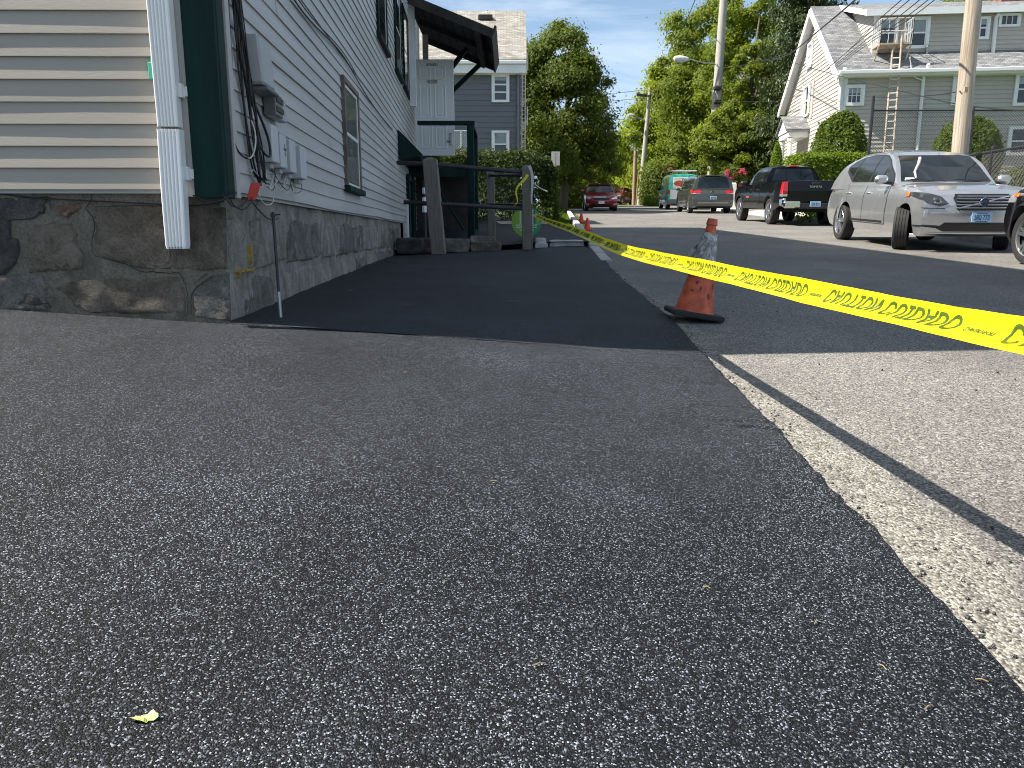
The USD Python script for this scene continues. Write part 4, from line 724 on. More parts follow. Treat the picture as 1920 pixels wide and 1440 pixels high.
# ------------------------------------------------------------------ cones
def cone_thing(base, h, rb, rt, bw, m, label, group=None, tilt=0.0, dirty=False):
    c, s = math.cos(tilt), math.sin(tilt)
    mtx = np.array([[c, 0, -s, 0], [0, 1, 0, 0], [s, 0, c, 0], [*base, 1]])
    t = thing('traffic_cone', label, 'traffic cone', mat=mtx, group=group)
    r = lambda f: rb + (rt - rb) * f
    obj('base', MB().box([0, 0, 0.02], (bw, bw, 0.04), 0.009), 'rubber' if dirty else m, t)
    if dirty:
        obj('cone_body', MB().lathe([(rb + 0.012, 0.038), (rb, 0.055), (r(0.39), 0.04 + 0.39 * h), (r(0.39) - 0.012, 0.04 + 0.39 * h)], n=32), m, t, smooth=40)
        v, f = MB().lathe([(r(q) + 0.004, 0.04 + q * h) for q in np.linspace(0.38, 0.85, 24)], n=48).get()
        nn = v * [1, 1, 0]; nn /= np.linalg.norm(nn, axis=1, keepdims=True); v = v + nn * ((meshkit.fbm(v * [30, 30, 22], 4, 6) - 0.42) * 0.034)[:, None]
        w = obj('plastic_wrap', (v, f), 'plastic_wrap', t, smooth=True)
        fl = MB(); rr = np.random.default_rng(3)
        for a0, z0, z1, out in ((2.9, 0.52, 0.38, 0.055), (3.5, 0.46, 0.36, 0.05), (0.2, 0.50, 0.44, 0.03), (2.6, 0.40, 0.33, 0.04)):
            pts = []
            for q in np.linspace(0, 1, 8):
                zz = z0 + (z1 - z0) * q; rad = r((zz - 0.04) / h) + 0.008
                o = rad + out * math.sin(q * 2.6); pts.append([[rad * math.cos(a0), rad * math.sin(a0), zz], [o * math.cos(a0 + 0.25), o * math.sin(a0 + 0.25), zz + 0.02 * math.sin(q * 9)]])
            obj('wrap_flap', MB().grid(pts), 'plastic_wrap', w, smooth=True)
        obj('cone_top', MB().lathe([(r(0.83), 0.04 + 0.82 * h), (r(0.93), 0.04 + 0.93 * h), (r(0.93) + 0.008, 0.04 + 0.935 * h), (r(1) + 0.008, 0.04 + 1.0 * h), (r(1) - 0.01, 0.04 + 1.0 * h), (r(1) - 0.012, 0.9 * h)], n=28), m, t, smooth=40)
        sm_ = MB(); rr = np.random.default_rng(5)
        for _ in range(9):
            q = rr.uniform(0.05, 0.36) if _ < 18 else rr.uniform(0.86, 0.92); a = rr.uniform(3.3, 6.1); ww, hh = rr.uniform(0.006, 0.02), rr.uniform(0.008, 0.03)
            cc = np.array([(r(q) + 0.0012) * math.cos(a), (r(q) + 0.0012) * math.sin(a), 0.04 + q * h]); tt = np.array([-math.sin(a), math.cos(a), 0]); zz = np.array([(rt - rb) / h * math.cos(a), (rt - rb) / h * math.sin(a), 1])
            sm_.add([cc + tt * ww * math.cos(g) * rr.uniform(0.5, 1) + zz * hh * math.sin(g) * rr.uniform(0.5, 1) for g in np.linspace(0, 6.28, 9)[:-1]] + [cc], [[i, (i + 1) % 8, 8] for i in range(8)])
        obj('scuff', sm_, 'cone_dirt', t, kind='stuff')
    else:
        obj('cone_body', MB().lathe([(rb + 0.01, 0.038), (rb, 0.05), (rt, 0.04 + h), (rt * 0.6, 0.04 + h)], n=20), m, t, smooth=40)
    return t
b = G(1299, 600)
cone_thing([b[0], b[1], b[2] + 0.028], 0.68, 0.138, 0.026, 0.375, 'cone_orange', 'large dirty orange cone with torn plastic wrap leaning at the pavement edge', tilt=math.radians(9), dirty=True)
for (u, v, l) in ((1090, 417, 'small bright orange cone farther up the road, nearer the grass'), (1101, 432, 'small bright orange cone partly behind the caution tape')):
    b = G(u, v); cone_thing([b[0], b[1], b[2] - 0.002], 0.28, 0.085, 0.022, 0.23, 'cone_orange_new', l, 'small orange cones up the road')
# ------------------------------------------------------------------ fallen leaf and bits on the new pavement
def on_pave(u, v, it=6):
    p = G(u, v)
    for _ in range(it):
        d = ray(u, v); t = (float(hpave(p[0], p[1])) - EYE) / d[2]; p = O + d * t
    return p
lp = on_pave(272, 1350); a = np.linspace(0, 6.28, 25)[:-1]; rr = 0.0125 + 0.0025 * np.sin(a * 2 + 0.6) + 0.0016 * np.sin(a * 5 + 2) + np.random.default_rng(5).uniform(-0.0015, 0.0015, 24)
pts = np.stack([rr * 1.35 * np.cos(a), rr * np.sin(a), 0.006 + 0.004 * np.sin(a * 2) + 0.002 * np.sin(a * 7)], 1) + lp; mids = lp + (pts - lp) * 0.55 + np.stack([a * 0, a * 0, 0.004 * np.sin(a * 4 + 1)], 1)
obj('fallen_leaf', MB().add(np.vstack([pts, mids, lp + [0, 0, 0.006]]), [[i, (i + 1) % 24, 24 + i] for i in range(24)] + [[(i + 1) % 24, 24 + (i + 1) % 24, 24 + i] for i in range(24)] + [[24 + i, 24 + (i + 1) % 24, 48] for i in range(24)]), 'leaf_fallen', None, True, 'yellow green crumpled leaf lying on the new asphalt at the lower left', 'leaf')
bits = MB(); brng = np.random.default_rng(21)
for (u, v) in [(1840, 1280), (1655, 1255), (1190, 790), (1010, 1250), (835, 1095), (1530, 1170), (925, 905), (600, 560), (660, 545), (640, 530), (690, 520), (870, 540), (560, 1010), (1740, 1330), (1325, 1105), (760, 700)] + [(float(brng.uniform(500, 1100)), float(brng.uniform(480, 620))) for _ in range(14)]:
    p = on_pave(u, v); p = G(u, v) if p[0] > pave_edge(p[1]) else p; t = brng.uniform(0, 6.28); L = brng.uniform(0.008, 0.022)
    bits.tube([p + [-L * math.cos(t), -L * math.sin(t), 0.005], p + [0, 0, 0.008], p + [L * math.cos(t), L * math.sin(t), 0.005]], 0.0012, 4)
obj('straw_bits', bits, 'straw', None, False, 'scattered straw coloured twigs lying on the asphalt', 'twigs', None, 'stuff')

cm = MB(); crr = np.random.default_rng(77)                      # crumbs of new asphalt along the edge and strewn over the road
ico = trimesh.creation.icosahedron()
for k in range(420):
    yy = float(0.9 + crr.uniform(0, 1) ** 1.6 * 8.5); xx = float(pave_edge(yy)) + float(abs(crr.normal(0, 0.05)) if k < 330 else crr.uniform(0.05, 1.6)); sz = float(crr.uniform(0.0025, 0.0065))
    cm.add(np.array(ico.vertices) * sz * crr.uniform(0.6, 1.2, (1, 3)) + [xx, yy, float(zr(yy)) + sz * 0.5 + 0.003], ico.faces)
obj('asphalt_crumbs', cm, 'pipe_black', None, False, 'dark crumbs of asphalt strewn along the ragged edge of the new pavement', 'crumbs', None, 'stuff')
# ------------------------------------------------------------------ vehicles. Local axes: x forwards, y to the left, z up, origin on the ground amidships
def arch(cx, cz, r, z0, n=18):
    """points over a wheel arch, from the front foot to the rear foot at height z0"""
    a0 = math.asin(np.clip((z0 - cz) / r, -1, 1))
    return [(cx + r * math.cos(a), cz + r * math.sin(a)) for a in np.linspace(a0, math.pi - a0, n)]
class Shape:
    def __init__(s, poly, hw, res, nose=(0, 9e9, 9e9, 3), tail=(0, -9e9, -9e9, 3), crown=None):
        s.poly, s.hw, s.res, s.nose, s.tail, s.crown = poly, hw, res, nose, tail, crown
    def make(s, e=0.0):
        cs = m3.CrossSection([np.array(s.poly, float)], m3.FillRule.NonZero)
        if e: cs = cs.offset(e, m3.JoinType.Round, 2.0, 12)
        man = m3.Manifold.extrude(cs, 2.0).translate([0, 0, -1]).refine_to_length(s.res)
        def fn(v):
            v = np.asarray(v); x, z, t = v[:, 0], v[:, 1], -v[:, 2]; a = np.abs(t)
            y = t * (s.hw(x, z) + e)
            k, x0, x1, p = s.nose; xx = x - k * a ** p * sstep(x0, x1, x)
            k, x0, x1, p = s.tail; xx = xx + k * a ** p * (1 - sstep(x1, x0, x))
            zz = z - (s.crown(x, z) * a ** 4 if s.crown else 0)
            return np.stack([xx, y, zz], 1)
        return man.warp_batch(fn)
def side_prism(poly, y0, y1):
    cs = m3.CrossSection([np.array(poly, float)], m3.FillRule.NonZero)
    if cs.area() < 0: cs = m3.CrossSection([np.array(poly, float)[::-1]])
    return m3.Manifold.extrude(cs, y1 - y0).rotate([90, 0, 0]).translate([0, y1, 0])
def front_prism(poly, x0, x1):
    """poly in (y, z)"""
    cs = m3.CrossSection([np.array(poly, float)], m3.FillRule.NonZero)
    return m3.Manifold.extrude(cs, x1 - x0).transform(np.array([[0, 0, 1, x0], [1, 0, 0, 0], [0, 1, 0, 0]], float))
def top_prism(poly, z0, z1): return m3.Manifold.extrude(m3.CrossSection([np.array(poly, float)], m3.FillRule.NonZero), z1 - z0).translate([0, 0, z0])
def solid(man, name, m, parent, smooth=32, label=None):
    if man.is_empty(): return None
    q = man.to_mesh(); tm = trimesh.Trimesh(q.vert_properties[:, :3], q.tri_verts, process=False)
    return obj(name, tm, m, parent, smooth, label)
def wheel(t, x, y, R, w, spokes, rim_m='alloy', steer=0.0, name='wheel', rr=0.70):
    sgn = 1 if y > 0 else -1; c, s_ = math.cos(steer), math.sin(steer)
    def place(mb):
        v, f = mb.get(); v = v * [1, sgn, 1]
        v = np.stack([v[:, 0] * c - v[:, 1] * s_, v[:, 0] * s_ + v[:, 1] * c, v[:, 2]], 1)
        return v + [x, y, R], (f if sgn > 0 else f[:, ::-1])
    h = w / 2
    prof = [(R * rr, -h * 0.9), (R * 0.88, -h), (R * 0.965, -h * 0.9)]
    for q in np.linspace(-0.8, 0.8, 5): prof += [(R, h * q - 0.012), (R, h * q + 0.012 + 0.01), (R - 0.009, h * q + 0.026), (R - 0.009, h * q + 0.034)]
    prof = [p for p in prof if p[1] < h * 0.86] + [(R * 0.965, h * 0.9), (R * 0.88, h), (R * rr, h * 0.9), (R * rr, h * 0.4)]
    ty = obj(name, place(MB().lathe(prof, (0, 0, 0), 40, (0, 1, 0))), 'rubber', t, 40)
    obj('barrel', place(MB().lathe([(0.001, h * 0.25), (R * rr, h * 0.25)], n=24, axis=(0, 1, 0))), 'under_dark', ty)
    rim = MB().lathe([(R * rr, h * 0.88), (R * rr - 0.005, h * 0.94), (R * rr * 0.94, h * 0.9), (R * rr * 0.9, h * 0.55)], n=36, axis=(0, 1, 0))
    n, wd, style = spokes
    g = shapely.Point(0, 0).buffer(R * 0.15)
    for k in range(n):
        a = 2 * math.pi * k / n + 0.3; r1 = R * rr * 0.95
        for da in ((-0.16, 0.16) if style == 'double' else (0,)):
            p0 = np.array([math.cos(a + da * 0.5), math.sin(a + da * 0.5)]) * R * 0.10; p1 = np.array([math.cos(a + da), math.sin(a + da)]) * r1; q = np.array([-math.sin(a), math.cos(a)])
            g = g.union(Polygon([p0 - q * wd * 0.7, p0 + q * wd * 0.7, p1 + q * wd * 0.5, p1 - q * wd * 0.5]))
    if style == 'steel':
        g = shapely.Point(0, 0).buffer(R * rr * 0.93)
        for k in range(n): a = 2 * math.pi * k / n + 0.3; g = g.difference(shapely.Point(R * 0.45 * math.cos(a), R * 0.45 * math.sin(a)).buffer(wd))
    rim.prism(g, (0, h * 0.60, 0), (1, 0, 0), (0, 0, 1), (0, h * 0.24, 0)); rim.lathe([(0.001, h * 0.9), (R * 0.09, h * 0.88), (R * 0.1, h * 0.7)], n=16, axis=(0, 1, 0))
    obj('rim', place(rim), rim_m, ty, 30)
    return ty
def car(name, label, S, pos, head, group='cars parked along the kerb', slope=SLOPE):
    hd = np.array([*head, slope * head[1]], float); hd /= np.linalg.norm(hd)
    lf = np.cross([0, -slope, 1], hd); lf /= np.linalg.norm(lf); up = np.cross(hd, lf)
    t = thing(name, label, S.get('cat', 'car'), mat=np.array([[*hd, 0], [*lf, 0], [*up, 0], [*pos, 1]]), group=group)
    pm, res, W = S['paint'], S.get('res', 0.08), S['W'] / 2
    fx, rx = S['axles']; R = S['R']; ra = S.get('ra', R + 0.055)
    zb = S['zb']
    body_poly = list(S['top']) + [(p[0], p[1]) for p in S.get('tailpts', [])]
    low = [(rx - ra - 0.001, zb)]
    poly = list(S['body']) + arch(rx, R * 0.96, ra, zb)[::-1] + arch(fx, R * 0.96, ra, zb)[::-1]
    zt, zf = S['ztab']; L0, L1 = S['xend']
    def hwB(x, z):
        k = np.interp(z, zt, zf)
        e = 1 - S.get('plan', 0.07) * sstep(L1 - 1.0, L1, x) ** 1.5 - S.get('plan', 0.07) * sstep(-L0 - 0.9, -L0, -x) ** 1.5
        return W * k * e
    B = Shape(poly, hwB, res, (S.get('nose', 0.22), L1 - 0.9, L1, 2.6), (S.get('tail', 0.12), L0, L0 + 0.7, 3.0), lambda x, z: S.get('crown', 0.07) * sstep(S['belt'] - 0.25, S['belt'] + 0.05, z))
    b0 = B.make()
    gz0, gz1 = S['belt'], S['roof']
    def hwG(x, z):
        q = np.clip((z - gz0) / (gz1 - gz0), -0.3, 1.2)
        return W * (S.get('gb', 0.90) - S.get('gt', 0.20) * q - 0.05 * np.clip(q, 0, 1) ** 4) * (1 - 0.06 * sstep(S['gh'][0][0] - 0.9, S['gh'][0][0], x))
    Gs = Shape(S['gh'], hwG, res, (S.get('wsnose', 0.2), S['gh'][0][0] - 1.0, S['gh'][0][0], 2.5), (S.get('gtail', 0.1), S['gh'][-1][0], S['gh'][-1][0] + 0.8, 3), lambda x, z: 0.055 * sstep(gz1 - 0.35, gz1, z))
    g0 = Gs.make(); g1 = Gs.make(0.006); gsh = g1 - g0
    cut = S.get('cut'); 
    if cut is not None: b0 = b0 - cut
    body = solid(b0, 'body', pm, t); solid(g0, 'cabin', S.get('roofpaint', pm), body)
    y1 = W + 0.3
    for i, pl in enumerate(S.get('windows', [])):
        for sg in (1, -1):
            pr = side_prism(pl, 0.3 if sg > 0 else -y1, y1 if sg > 0 else -0.3); solid(gsh ^ pr, 'side_window', S.get('glass', 'car_glass'), body)
    for nm, pl, x0, x1 in S.get('screens', []): solid(gsh ^ front_prism(pl, x0, x1), nm, 'car_glass', body)
    b1 = B.make(0.005)
    if cut is not None: b1 = b1 - cut.translate([0, 0, 0.004])
    bsh = b1 - b0
    for nm, pl in S.get('doors', []):
        for sg in (1, -1):
            d = solid(bsh ^ side_prism(pl, 0.4 if sg > 0 else -y1, y1 if sg > 0 else -0.4), nm, pm, t)
            if d and S.get('handle', True):
                hx = min(p[0] for p in pl) + 0.13; hz = S.get('handle_z', gz0 - 0.14)
                obj('door_handle', MB().box([hx + 0.05, sg * (float(hwB(np.array(hx), np.array(hz))) + 0.018), hz], (0.19, 0.028, 0.026), 0.01), S.get('handle_m', 'chrome'), d)
    b4 = B.make(0.0056)
    if cut is not None: b4 = b4 - cut
    for nm, pl in S.get('doors', []):
        pg = Polygon(pl)
        for sg in (1, -1):
            a_, c_ = (0.4, y1) if sg > 0 else (-y1, -0.4)
            ring = side_prism(list(pg.buffer(0.011, join_style=1).exterior.coords)[:-1], a_, c_) - side_prism(list(pg.buffer(-0.002).exterior.coords)[:-1], a_, c_)
            solid((b4 - b0) ^ ring, 'door_seam', 'under_dark', body)
    if S.get('dlo'):
        gt_ = Gs.make(0.004) - g0
        for sg in (1, -1): solid(gt_ ^ side_prism(S['dlo'], 0.3 if sg > 0 else -y1, y1 if sg > 0 else -0.3), 'window_surround', 'black_plastic', body)
    b2 = B.make(0.012); b3 = B.make(0.02); sh2 = b2 - b0; sh3 = b3 - b0
    if cut is not None: sh2, sh3 = sh2 - cut, sh3 - cut
    for nm, pl, x0, x1, m, both in S.get('front', []):
        for sg in ((1, -1) if both else (1,)): solid((sh3 if m in ('chrome', 'lens_amber') else sh2) ^ front_prism([(p[0] * sg, p[1]) for p in (pl if sg > 0 else pl[::-1])], x0, x1), nm, m, t)
    for nm, pl, m in S.get('sidebits', []):
        for sg in (1, -1): solid((sh3 if m != 'black_plastic' else sh2) ^ side_prism(pl, 0.3 if sg > 0 else -y1, y1 if sg > 0 else -0.3), nm, m, t)
    st = S.get('steer', 0.0); w = S.get('tw', 0.225); yo = W - w / 2 - 0.015
    for x, s_ in ((fx, st), (rx, 0.0)):
        for sg in (1, -1): wheel(t, x, sg * yo, R, w, S['spokes'], S.get('rim', 'alloy'), s_, rr=S.get('rr', 0.70))
    obj('underbody', MB().box([(fx + rx) / 2, 0, zb + 0.14], (L1 - L0 - 0.75, W * 1.30, 0.30)).box([(fx + rx) / 2, 0, zb + 0.3], (fx - rx - 2 * ra, W * 1.8, 0.3)).box([fx, 0, R + 0.17], (2 * ra, W * 1.24, 0.35)).box([rx, 0, R + 0.17], (2 * ra, W * 1.24, 0.35)), 'under_dark', t)
    mx, mz = S['mirror']
    for sg in (1, -1):
        v, f = MB().box([mx, sg * (W * 0.93 + 0.14), mz], (0.12, 0.22, 0.15), 0.045).get()
        mo = obj('wing_mirror', (v, f), S.get('mirror_m', pm), t, 40); obj('mirror_arm', MB().beam([mx + 0.02, sg * W * 0.86, mz - 0.07], [mx, sg * (W * 0.93 + 0.1), mz - 0.05], 0.05, 0.05), 'black_plastic', mo)
    return t, b0, sh2, B
def plate(t, x, z, front, txt, tilt=0, m='plate_blue', small=None):
    s = 1 if front else -1; c = np.array([x, 0, z])
    p = obj('number_plate', MB().box(c, (0.012, 0.305, 0.152), 0.003), m, t)
    if txt:
        tm = text(MB(), txt, 0.07, c + [s * 0.0065, 0, -0.005], np.array([0, s, 0.0]), ZU, np.array([s, 0, 0.0]), True, 0.002, width=0.23)
        if small:
            text(tm, small, 0.016, c + [s * 0.0065, 0, 0.06], np.array([0, s, 0.0]), ZU, np.array([s, 0, 0.0]), False, 0.002); tm.frame(c + [s * 0.0065, 0, -0.062], [0.001, 0, 0], [0, 0.09, 0], [0, 0, 0.005])
        obj('plate_lettering', tm, 'plate_ink', p)
    return p
# --- silver estate SUV
SV = dict(paint='silver_paint', W=1.89, R=0.362, axles=(1.43, -1.344), zb=0.27, belt=1.10, roof=1.70, xend=(-2.32, 2.32), res=0.055, steer=-0.45, spokes=(5, 0.045, 'double'), mirror=(0.86, 1.15), nose=0.42, tail=0.34, plan=0.09, crown=0.08, gt=0.22, cat='car',
    body=[(2.10, 0.25), (2.22, 0.30), (2.29, 0.44), (2.32, 0.60), (2.31, 0.76), (2.25, 0.90), (2.12, 0.975), (1.75, 1.045), (1.35, 1.085), (1.0, 1.105), (0, 1.12), (-1.2, 1.16), (-1.95, 1.17), (-2.14, 1.10), (-2.24, 0.95), (-2.31, 0.72), (-2.32, 0.5), (-2.24, 0.3), (-2.1, 0.27)],
    top=[], ztab=([0.25, 0.42, 0.62, 0.86, 1.0, 1.2], [0.93, 0.985, 1.0, 0.985, 0.955, 0.90]),
    gh=[(1.22, 1.0), (1.10, 1.10), (0.72, 1.36), (0.38, 1.565), (0.10, 1.645), (-0.4, 1.70), (-0.9, 1.69), (-1.3, 1.655), (-1.62, 1.585), (-1.84, 1.47), (-2.0, 1.33), (-2.13, 1.16), (-2.15, 1.0)],
    windows=[[(0.86, 1.14), (0.80, 1.22), (0.40, 1.47), (0.12, 1.56), (-0.06, 1.585), (-0.10, 1.13)], [(-0.18, 1.13), (-0.14, 1.59), (-0.6, 1.60), (-0.96, 1.585), (-1.06, 1.20), (-1.02, 1.15)], [(-1.14, 1.25), (-1.04, 1.565), (-1.32, 1.515), (-1.54, 1.43), (-1.50, 1.365)]],
    dlo=[(0.90, 1.11), (0.82, 1.24), (0.41, 1.49), (0.12, 1.585), (-0.1, 1.61), (-0.6, 1.62), (-1.05, 1.595), (-1.36, 1.535), (-1.60, 1.435), (-1.54, 1.33), (-1.05, 1.13)],
    screens=[('windscreen', [(-0.74, 1.12), (0.74, 1.12), (0.60, 1.565), (0.3, 1.60), (-0.3, 1.60), (-0.60, 1.565)], 0.36, 1.5), ('rear_window', [(-0.62, 1.2), (0.62, 1.2), (0.52, 1.5), (-0.52, 1.5)], -2.4, -1.75)],
    doors=[('front_door', [(0.93, 0.40), (0.97, 0.8), (0.93, 1.16), (-0.11, 1.16), (-0.11, 0.40)]), ('rear_door', [(-0.13, 0.40), (-0.13, 1.17), (-1.12, 1.17), (-1.02, 0.9), (-0.93, 0.7), (-0.84, 0.40)])], handle_m='silver_paint', handle_z=0.93,
    front=[('grille', [(-0.40, 0.91), (-0.43, 0.85), (-0.36, 0.66), (0.36, 0.66), (0.43, 0.85), (0.40, 0.91)], 1.8, 2.6, 'black_plastic', False), ('headlight', [(0.50, 0.76), (0.62, 0.72), (0.80, 0.77), (0.93, 0.88), (0.92, 0.94), (0.78, 0.925), (0.60, 0.87)], 1.70, 2.6, 'lens_dark', True), ('indicator', [(0.80, 0.85), (0.96, 0.875), (0.96, 0.945), (0.82, 0.92)], 1.74, 1.86, 'lens_amber', True), ('lamp_lens', [(0.60, 0.77), (0.70, 0.76), (0.72, 0.85), (0.62, 0.85)], 1.9, 2.6, 'lens_clear', True),
        ('lower_grille', [(-0.62, 0.38), (-0.52, 0.47), (0.52, 0.47), (0.62, 0.38), (0.5, 0.33), (-0.5, 0.33)], 1.8, 2.6, 'black_plastic', False), ('intake', [(0.55, 0.395), (0.62, 0.42), (0.90, 0.43), (0.90, 0.415), (0.65, 0.385)], 1.5, 2.6, 'black_plastic', True), ('day_light', [(0.80, 0.54), (0.845, 0.55), (0.83, 0.68), (0.785, 0.67)], 1.85, 2.6, 'lens_clear', True), ('bumper_crease', [(0.55, 0.695), (0.86, 0.70), (0.86, 0.69), (0.55, 0.683)], 1.5, 2.6, 'black_plastic', True),
        ('skid_plate', [(-0.7, 0.255), (-0.7, 0.31), (0.7, 0.31), (0.7, 0.255)], 1.9, 2.6, 'alloy', False), ('tail_light', [(0.62, 0.7), (0.80, 0.7), (0.84, 1.15), (0.62, 1.15)], -2.6, -1.95, 'lens_red', True)],
    sidebits=[('sill_strip', [(0.85, 0.415), (0.85, 0.455), (-0.82, 0.455), (-0.82, 0.415)], 'black_plastic')])
sv, b0, sh2, BB = car('parked_suv', 'silver estate car facing the camera with its front wheels turned', SV, (7.49, 14.42, SLOPE * 14.42), (-0.075, -1.0))
gx = 2.33
gb_ = MB()
for z in (0.70, 0.745, 0.79, 0.835, 0.875): gb_.tube([[gx - 0.30 * abs(y / 0.95) ** 2.6 * 1.0 - (0.018 if z > 0.83 else 0), y, z] for y in np.linspace(-0.39, 0.39, 13)], 0.008, 6)
gb_.tube([[gx + 0.006 - 0.3 * abs(y / 0.95) ** 2.6, y, 0.785 + 0.26 * y] for y in np.linspace(-0.36, 0.36, 11)], 0.011, 6)
obj('grille_bars', gb_, 'chrome', sv, True)
em = obj('emblem', MB().lathe([(0.001, 0.03), (0.062, 0.03), (0.068, 0.02), (0.068, 0)], (gx - 0.005, 0, 0.785), 28, (1, 0, 0)), 'chrome', sv, 30)
obj('emblem_band', MB().frame([gx + 0.027, 0, 0.785], [0.003, 0, 0], [0, 0.05, 0], [0, 0, 0.013]).lathe([(0.001, 0.0315), (0.036, 0.0315)], (gx - 0.005, 0, 0.785), 24, (1, 0, 0)), 'plate_ink', sv)
text(tm := MB(), 'VOLVO', 0.014, [gx + 0.031, 0, 0.785], np.array([0, 1.0, 0]), ZU, XR, True, 0.002, width=0.08); obj('emblem_lettering', tm, 'chrome', em)
plate(sv, gx - 0.005, 0.555, True, '1RQ 773', small='RHODE ISLAND')
for sg in (1, -1): obj('roof_rail', MB().tube(spline([[-1.5, sg * 0.575, 1.565], [-1.35, sg * 0.585, 1.60], [-0.8, sg * 0.60, 1.635], [-0.3, sg * 0.60, 1.638], [0.0, sg * 0.595, 1.615], [0.15, sg * 0.59, 1.57]], 24), 0.014, 8), 'silver_paint', sv, True)
def wsx(z): return np.interp(z, [1.10, 1.36, 1.565], [1.10, 0.72, 0.38])
vis = MB().frame([wsx(1.14) - 0.05, -0.60, 1.145], [0.012, 0.0, -0.008], [0, 0.075, 0], [0.006, 0, 0.026]); obj('parking_permit', vis, 'white_metal', sv)
pr = MB().tube([[wsx(1.17) + 0.012, -0.50, 1.17], [wsx(1.28) + 0.012, -0.47, 1.28], [wsx(1.42) + 0.012, -0.33, 1.42], [wsx(1.52) + 0.01, -0.25, 1.52]], [0.016, 0.022, 0.028, 0.03], 8); obj('paper_roll', pr, 'trim_grey', sv, True)
wp = MB()
for y0, y1_ in ((0.7, 0.1), (-0.05, -0.6)): wp.tube([[1.115 - 0.2 * abs(y0) ** 2.5, y0, 1.115], [1.10 - 0.2 * abs(y1_) ** 2.5, y1_, 1.15]], 0.008, 5)
obj('wiper', wp, 'black_plastic', sv)
# --- black pickup truck
TB = top_prism([(-0.86, -0.72), (-0.86, 0.72), (-2.56, 0.72), (-2.56, -0.72)], 0.86, 1.6)
TK = dict(paint='black_paint', W=1.89, R=0.385, axles=(1.76, -1.475), zb=0.44, belt=1.20, roof=1.77, xend=(-2.66, 2.70), res=0.075, spokes=(6, 0.05, 'single'), mirror=(0.98, 1.24), nose=0.3, tail=0.05, plan=0.03, crown=0.03, gt=0.2, gb=0.9, cat='pickup truck', tw=0.26, ra=0.47, cut=TB, gtail=0.04, mirror_m='black_plastic', handle_m='black_plastic', handle_z=1.02, rr=0.66,
    body=[(2.45, 0.42), (2.64, 0.48), (2.70, 0.7), (2.66, 0.98), (2.50, 1.10), (1.9, 1.16), (1.3, 1.20), (-0.70, 1.22), (-0.80, 1.27), (-2.58, 1.27), (-2.63, 1.25), (-2.66, 0.98), (-2.65, 0.66), (-2.5, 0.60), (-2.1, 0.46)],
    top=[], ztab=([0.4, 0.6, 0.9, 1.12, 1.28], [0.94, 0.99, 1.0, 0.975, 0.95]),
    gh=[(1.42, 1.1), (1.30, 1.20), (0.86, 1.52), (0.60, 1.68), (0.35, 1.74), (0.0, 1.77), (-0.5, 1.76), (-0.66, 1.72), (-0.76, 1.24), (-0.78, 1.1)],
    windows=[[(1.05, 1.25), (0.62, 1.59), (0.30, 1.65), (0.26, 1.25)], [(0.19, 1.25), (0.22, 1.655), (-0.20, 1.655), (-0.42, 1.62), (-0.40, 1.27)]],
    screens=[('windscreen', [(-0.7, 1.22), (0.7, 1.22), (0.58, 1.66), (-0.58, 1.66)], 0.55, 1.7), ('rear_window', [(-0.66, 1.30), (-0.22, 1.30), (-0.22, 1.64), (-0.54, 1.64)], -0.95, -0.6), ('rear_window', [(-0.205, 1.30), (0.205, 1.30), (0.205, 1.64), (-0.205, 1.64)], -0.95, -0.6), ('rear_window', [(0.22, 1.30), (0.66, 1.30), (0.54, 1.64), (0.22, 1.64)], -0.95, -0.6)],
    doors=[('front_door', [(1.12, 0.56), (1.14, 1.24), (0.20, 1.24), (0.20, 0.56)]), ('rear_door', [(0.17, 0.56), (0.17, 1.24), (-0.50, 1.24), (-0.50, 0.56)])],
    front=[('headlight', [(0.55, 0.85), (0.9, 0.85), (0.9, 1.02), (0.6, 0.98)], 2.0, 3, 'lens_clear', True), ('grille', [(-0.5, 0.7), (0.5, 0.7), (0.5, 1.02), (-0.5, 1.02)], 2.2, 3, 'black_plastic', False), ('tail_light', [(0.785, 0.90), (0.95, 0.90), (0.95, 1.235), (0.785, 1.235)], -3, -2.45, 'lens_red', True), ('reverse_light', [(0.785, 0.83), (0.95, 0.83), (0.95, 0.895), (0.785, 0.895)], -3, -2.45, 'lens_clear', True), ('tailgate', [(-0.765, 0.70), (0.765, 0.70), (0.765, 1.262), (-0.765, 1.262)], -3, -2.5, 'black_paint', False)],
    sidebits=[('wheel_lip', arch(1.76, 0.37, 0.53, 0.62) + arch(1.76, 0.37, 0.48, 0.62)[::-1], 'black_plastic'), ('wheel_lip', arch(-1.475, 0.37, 0.53, 0.62) + arch(-1.475, 0.37, 0.48, 0.62)[::-1], 'black_plastic')])
tk, *_ = car('pickup_truck', 'black pickup truck seen from behind with chrome bumper ends and blue plate', TK, (8.72, 25.05, SLOPE * 25.05), (0.015, 1.0))
for sg in (1, -1): obj('bumper_end', MB().box([-2.70, sg * 0.66, 0.60], (0.2, 0.50, 0.19), 0.04).box([-2.58, sg * 0.87, 0.66], (0.32, 0.13, 0.24), 0.04), 'chrome', tk, 30)
obj('bumper_middle', MB().box([-2.68, 0, 0.56], (0.16, 0.86, 0.16), 0.02), 'black_plastic', tk); plate(tk, -2.775, 0.62, False, '1EA 591')
text(tm := MB(), 'TOYOTA', 0.05, [-2.68, 0.0, 1.10], np.array([0, -1.0, 0]), ZU, np.array([-1.0, 0, 0]), True, 0.004, width=0.36); obj('tailgate_lettering', tm, 'chrome', tk); obj('tailgate_handle', MB().box([-2.675, 0, 1.19], (0.03, 0.24, 0.07), 0.01), 'black_plastic', tk)
obj('high_brake_light', MB().box([-0.72, 0, 1.725], (0.05, 0.28, 0.045), 0.01), 'lens_red', tk)
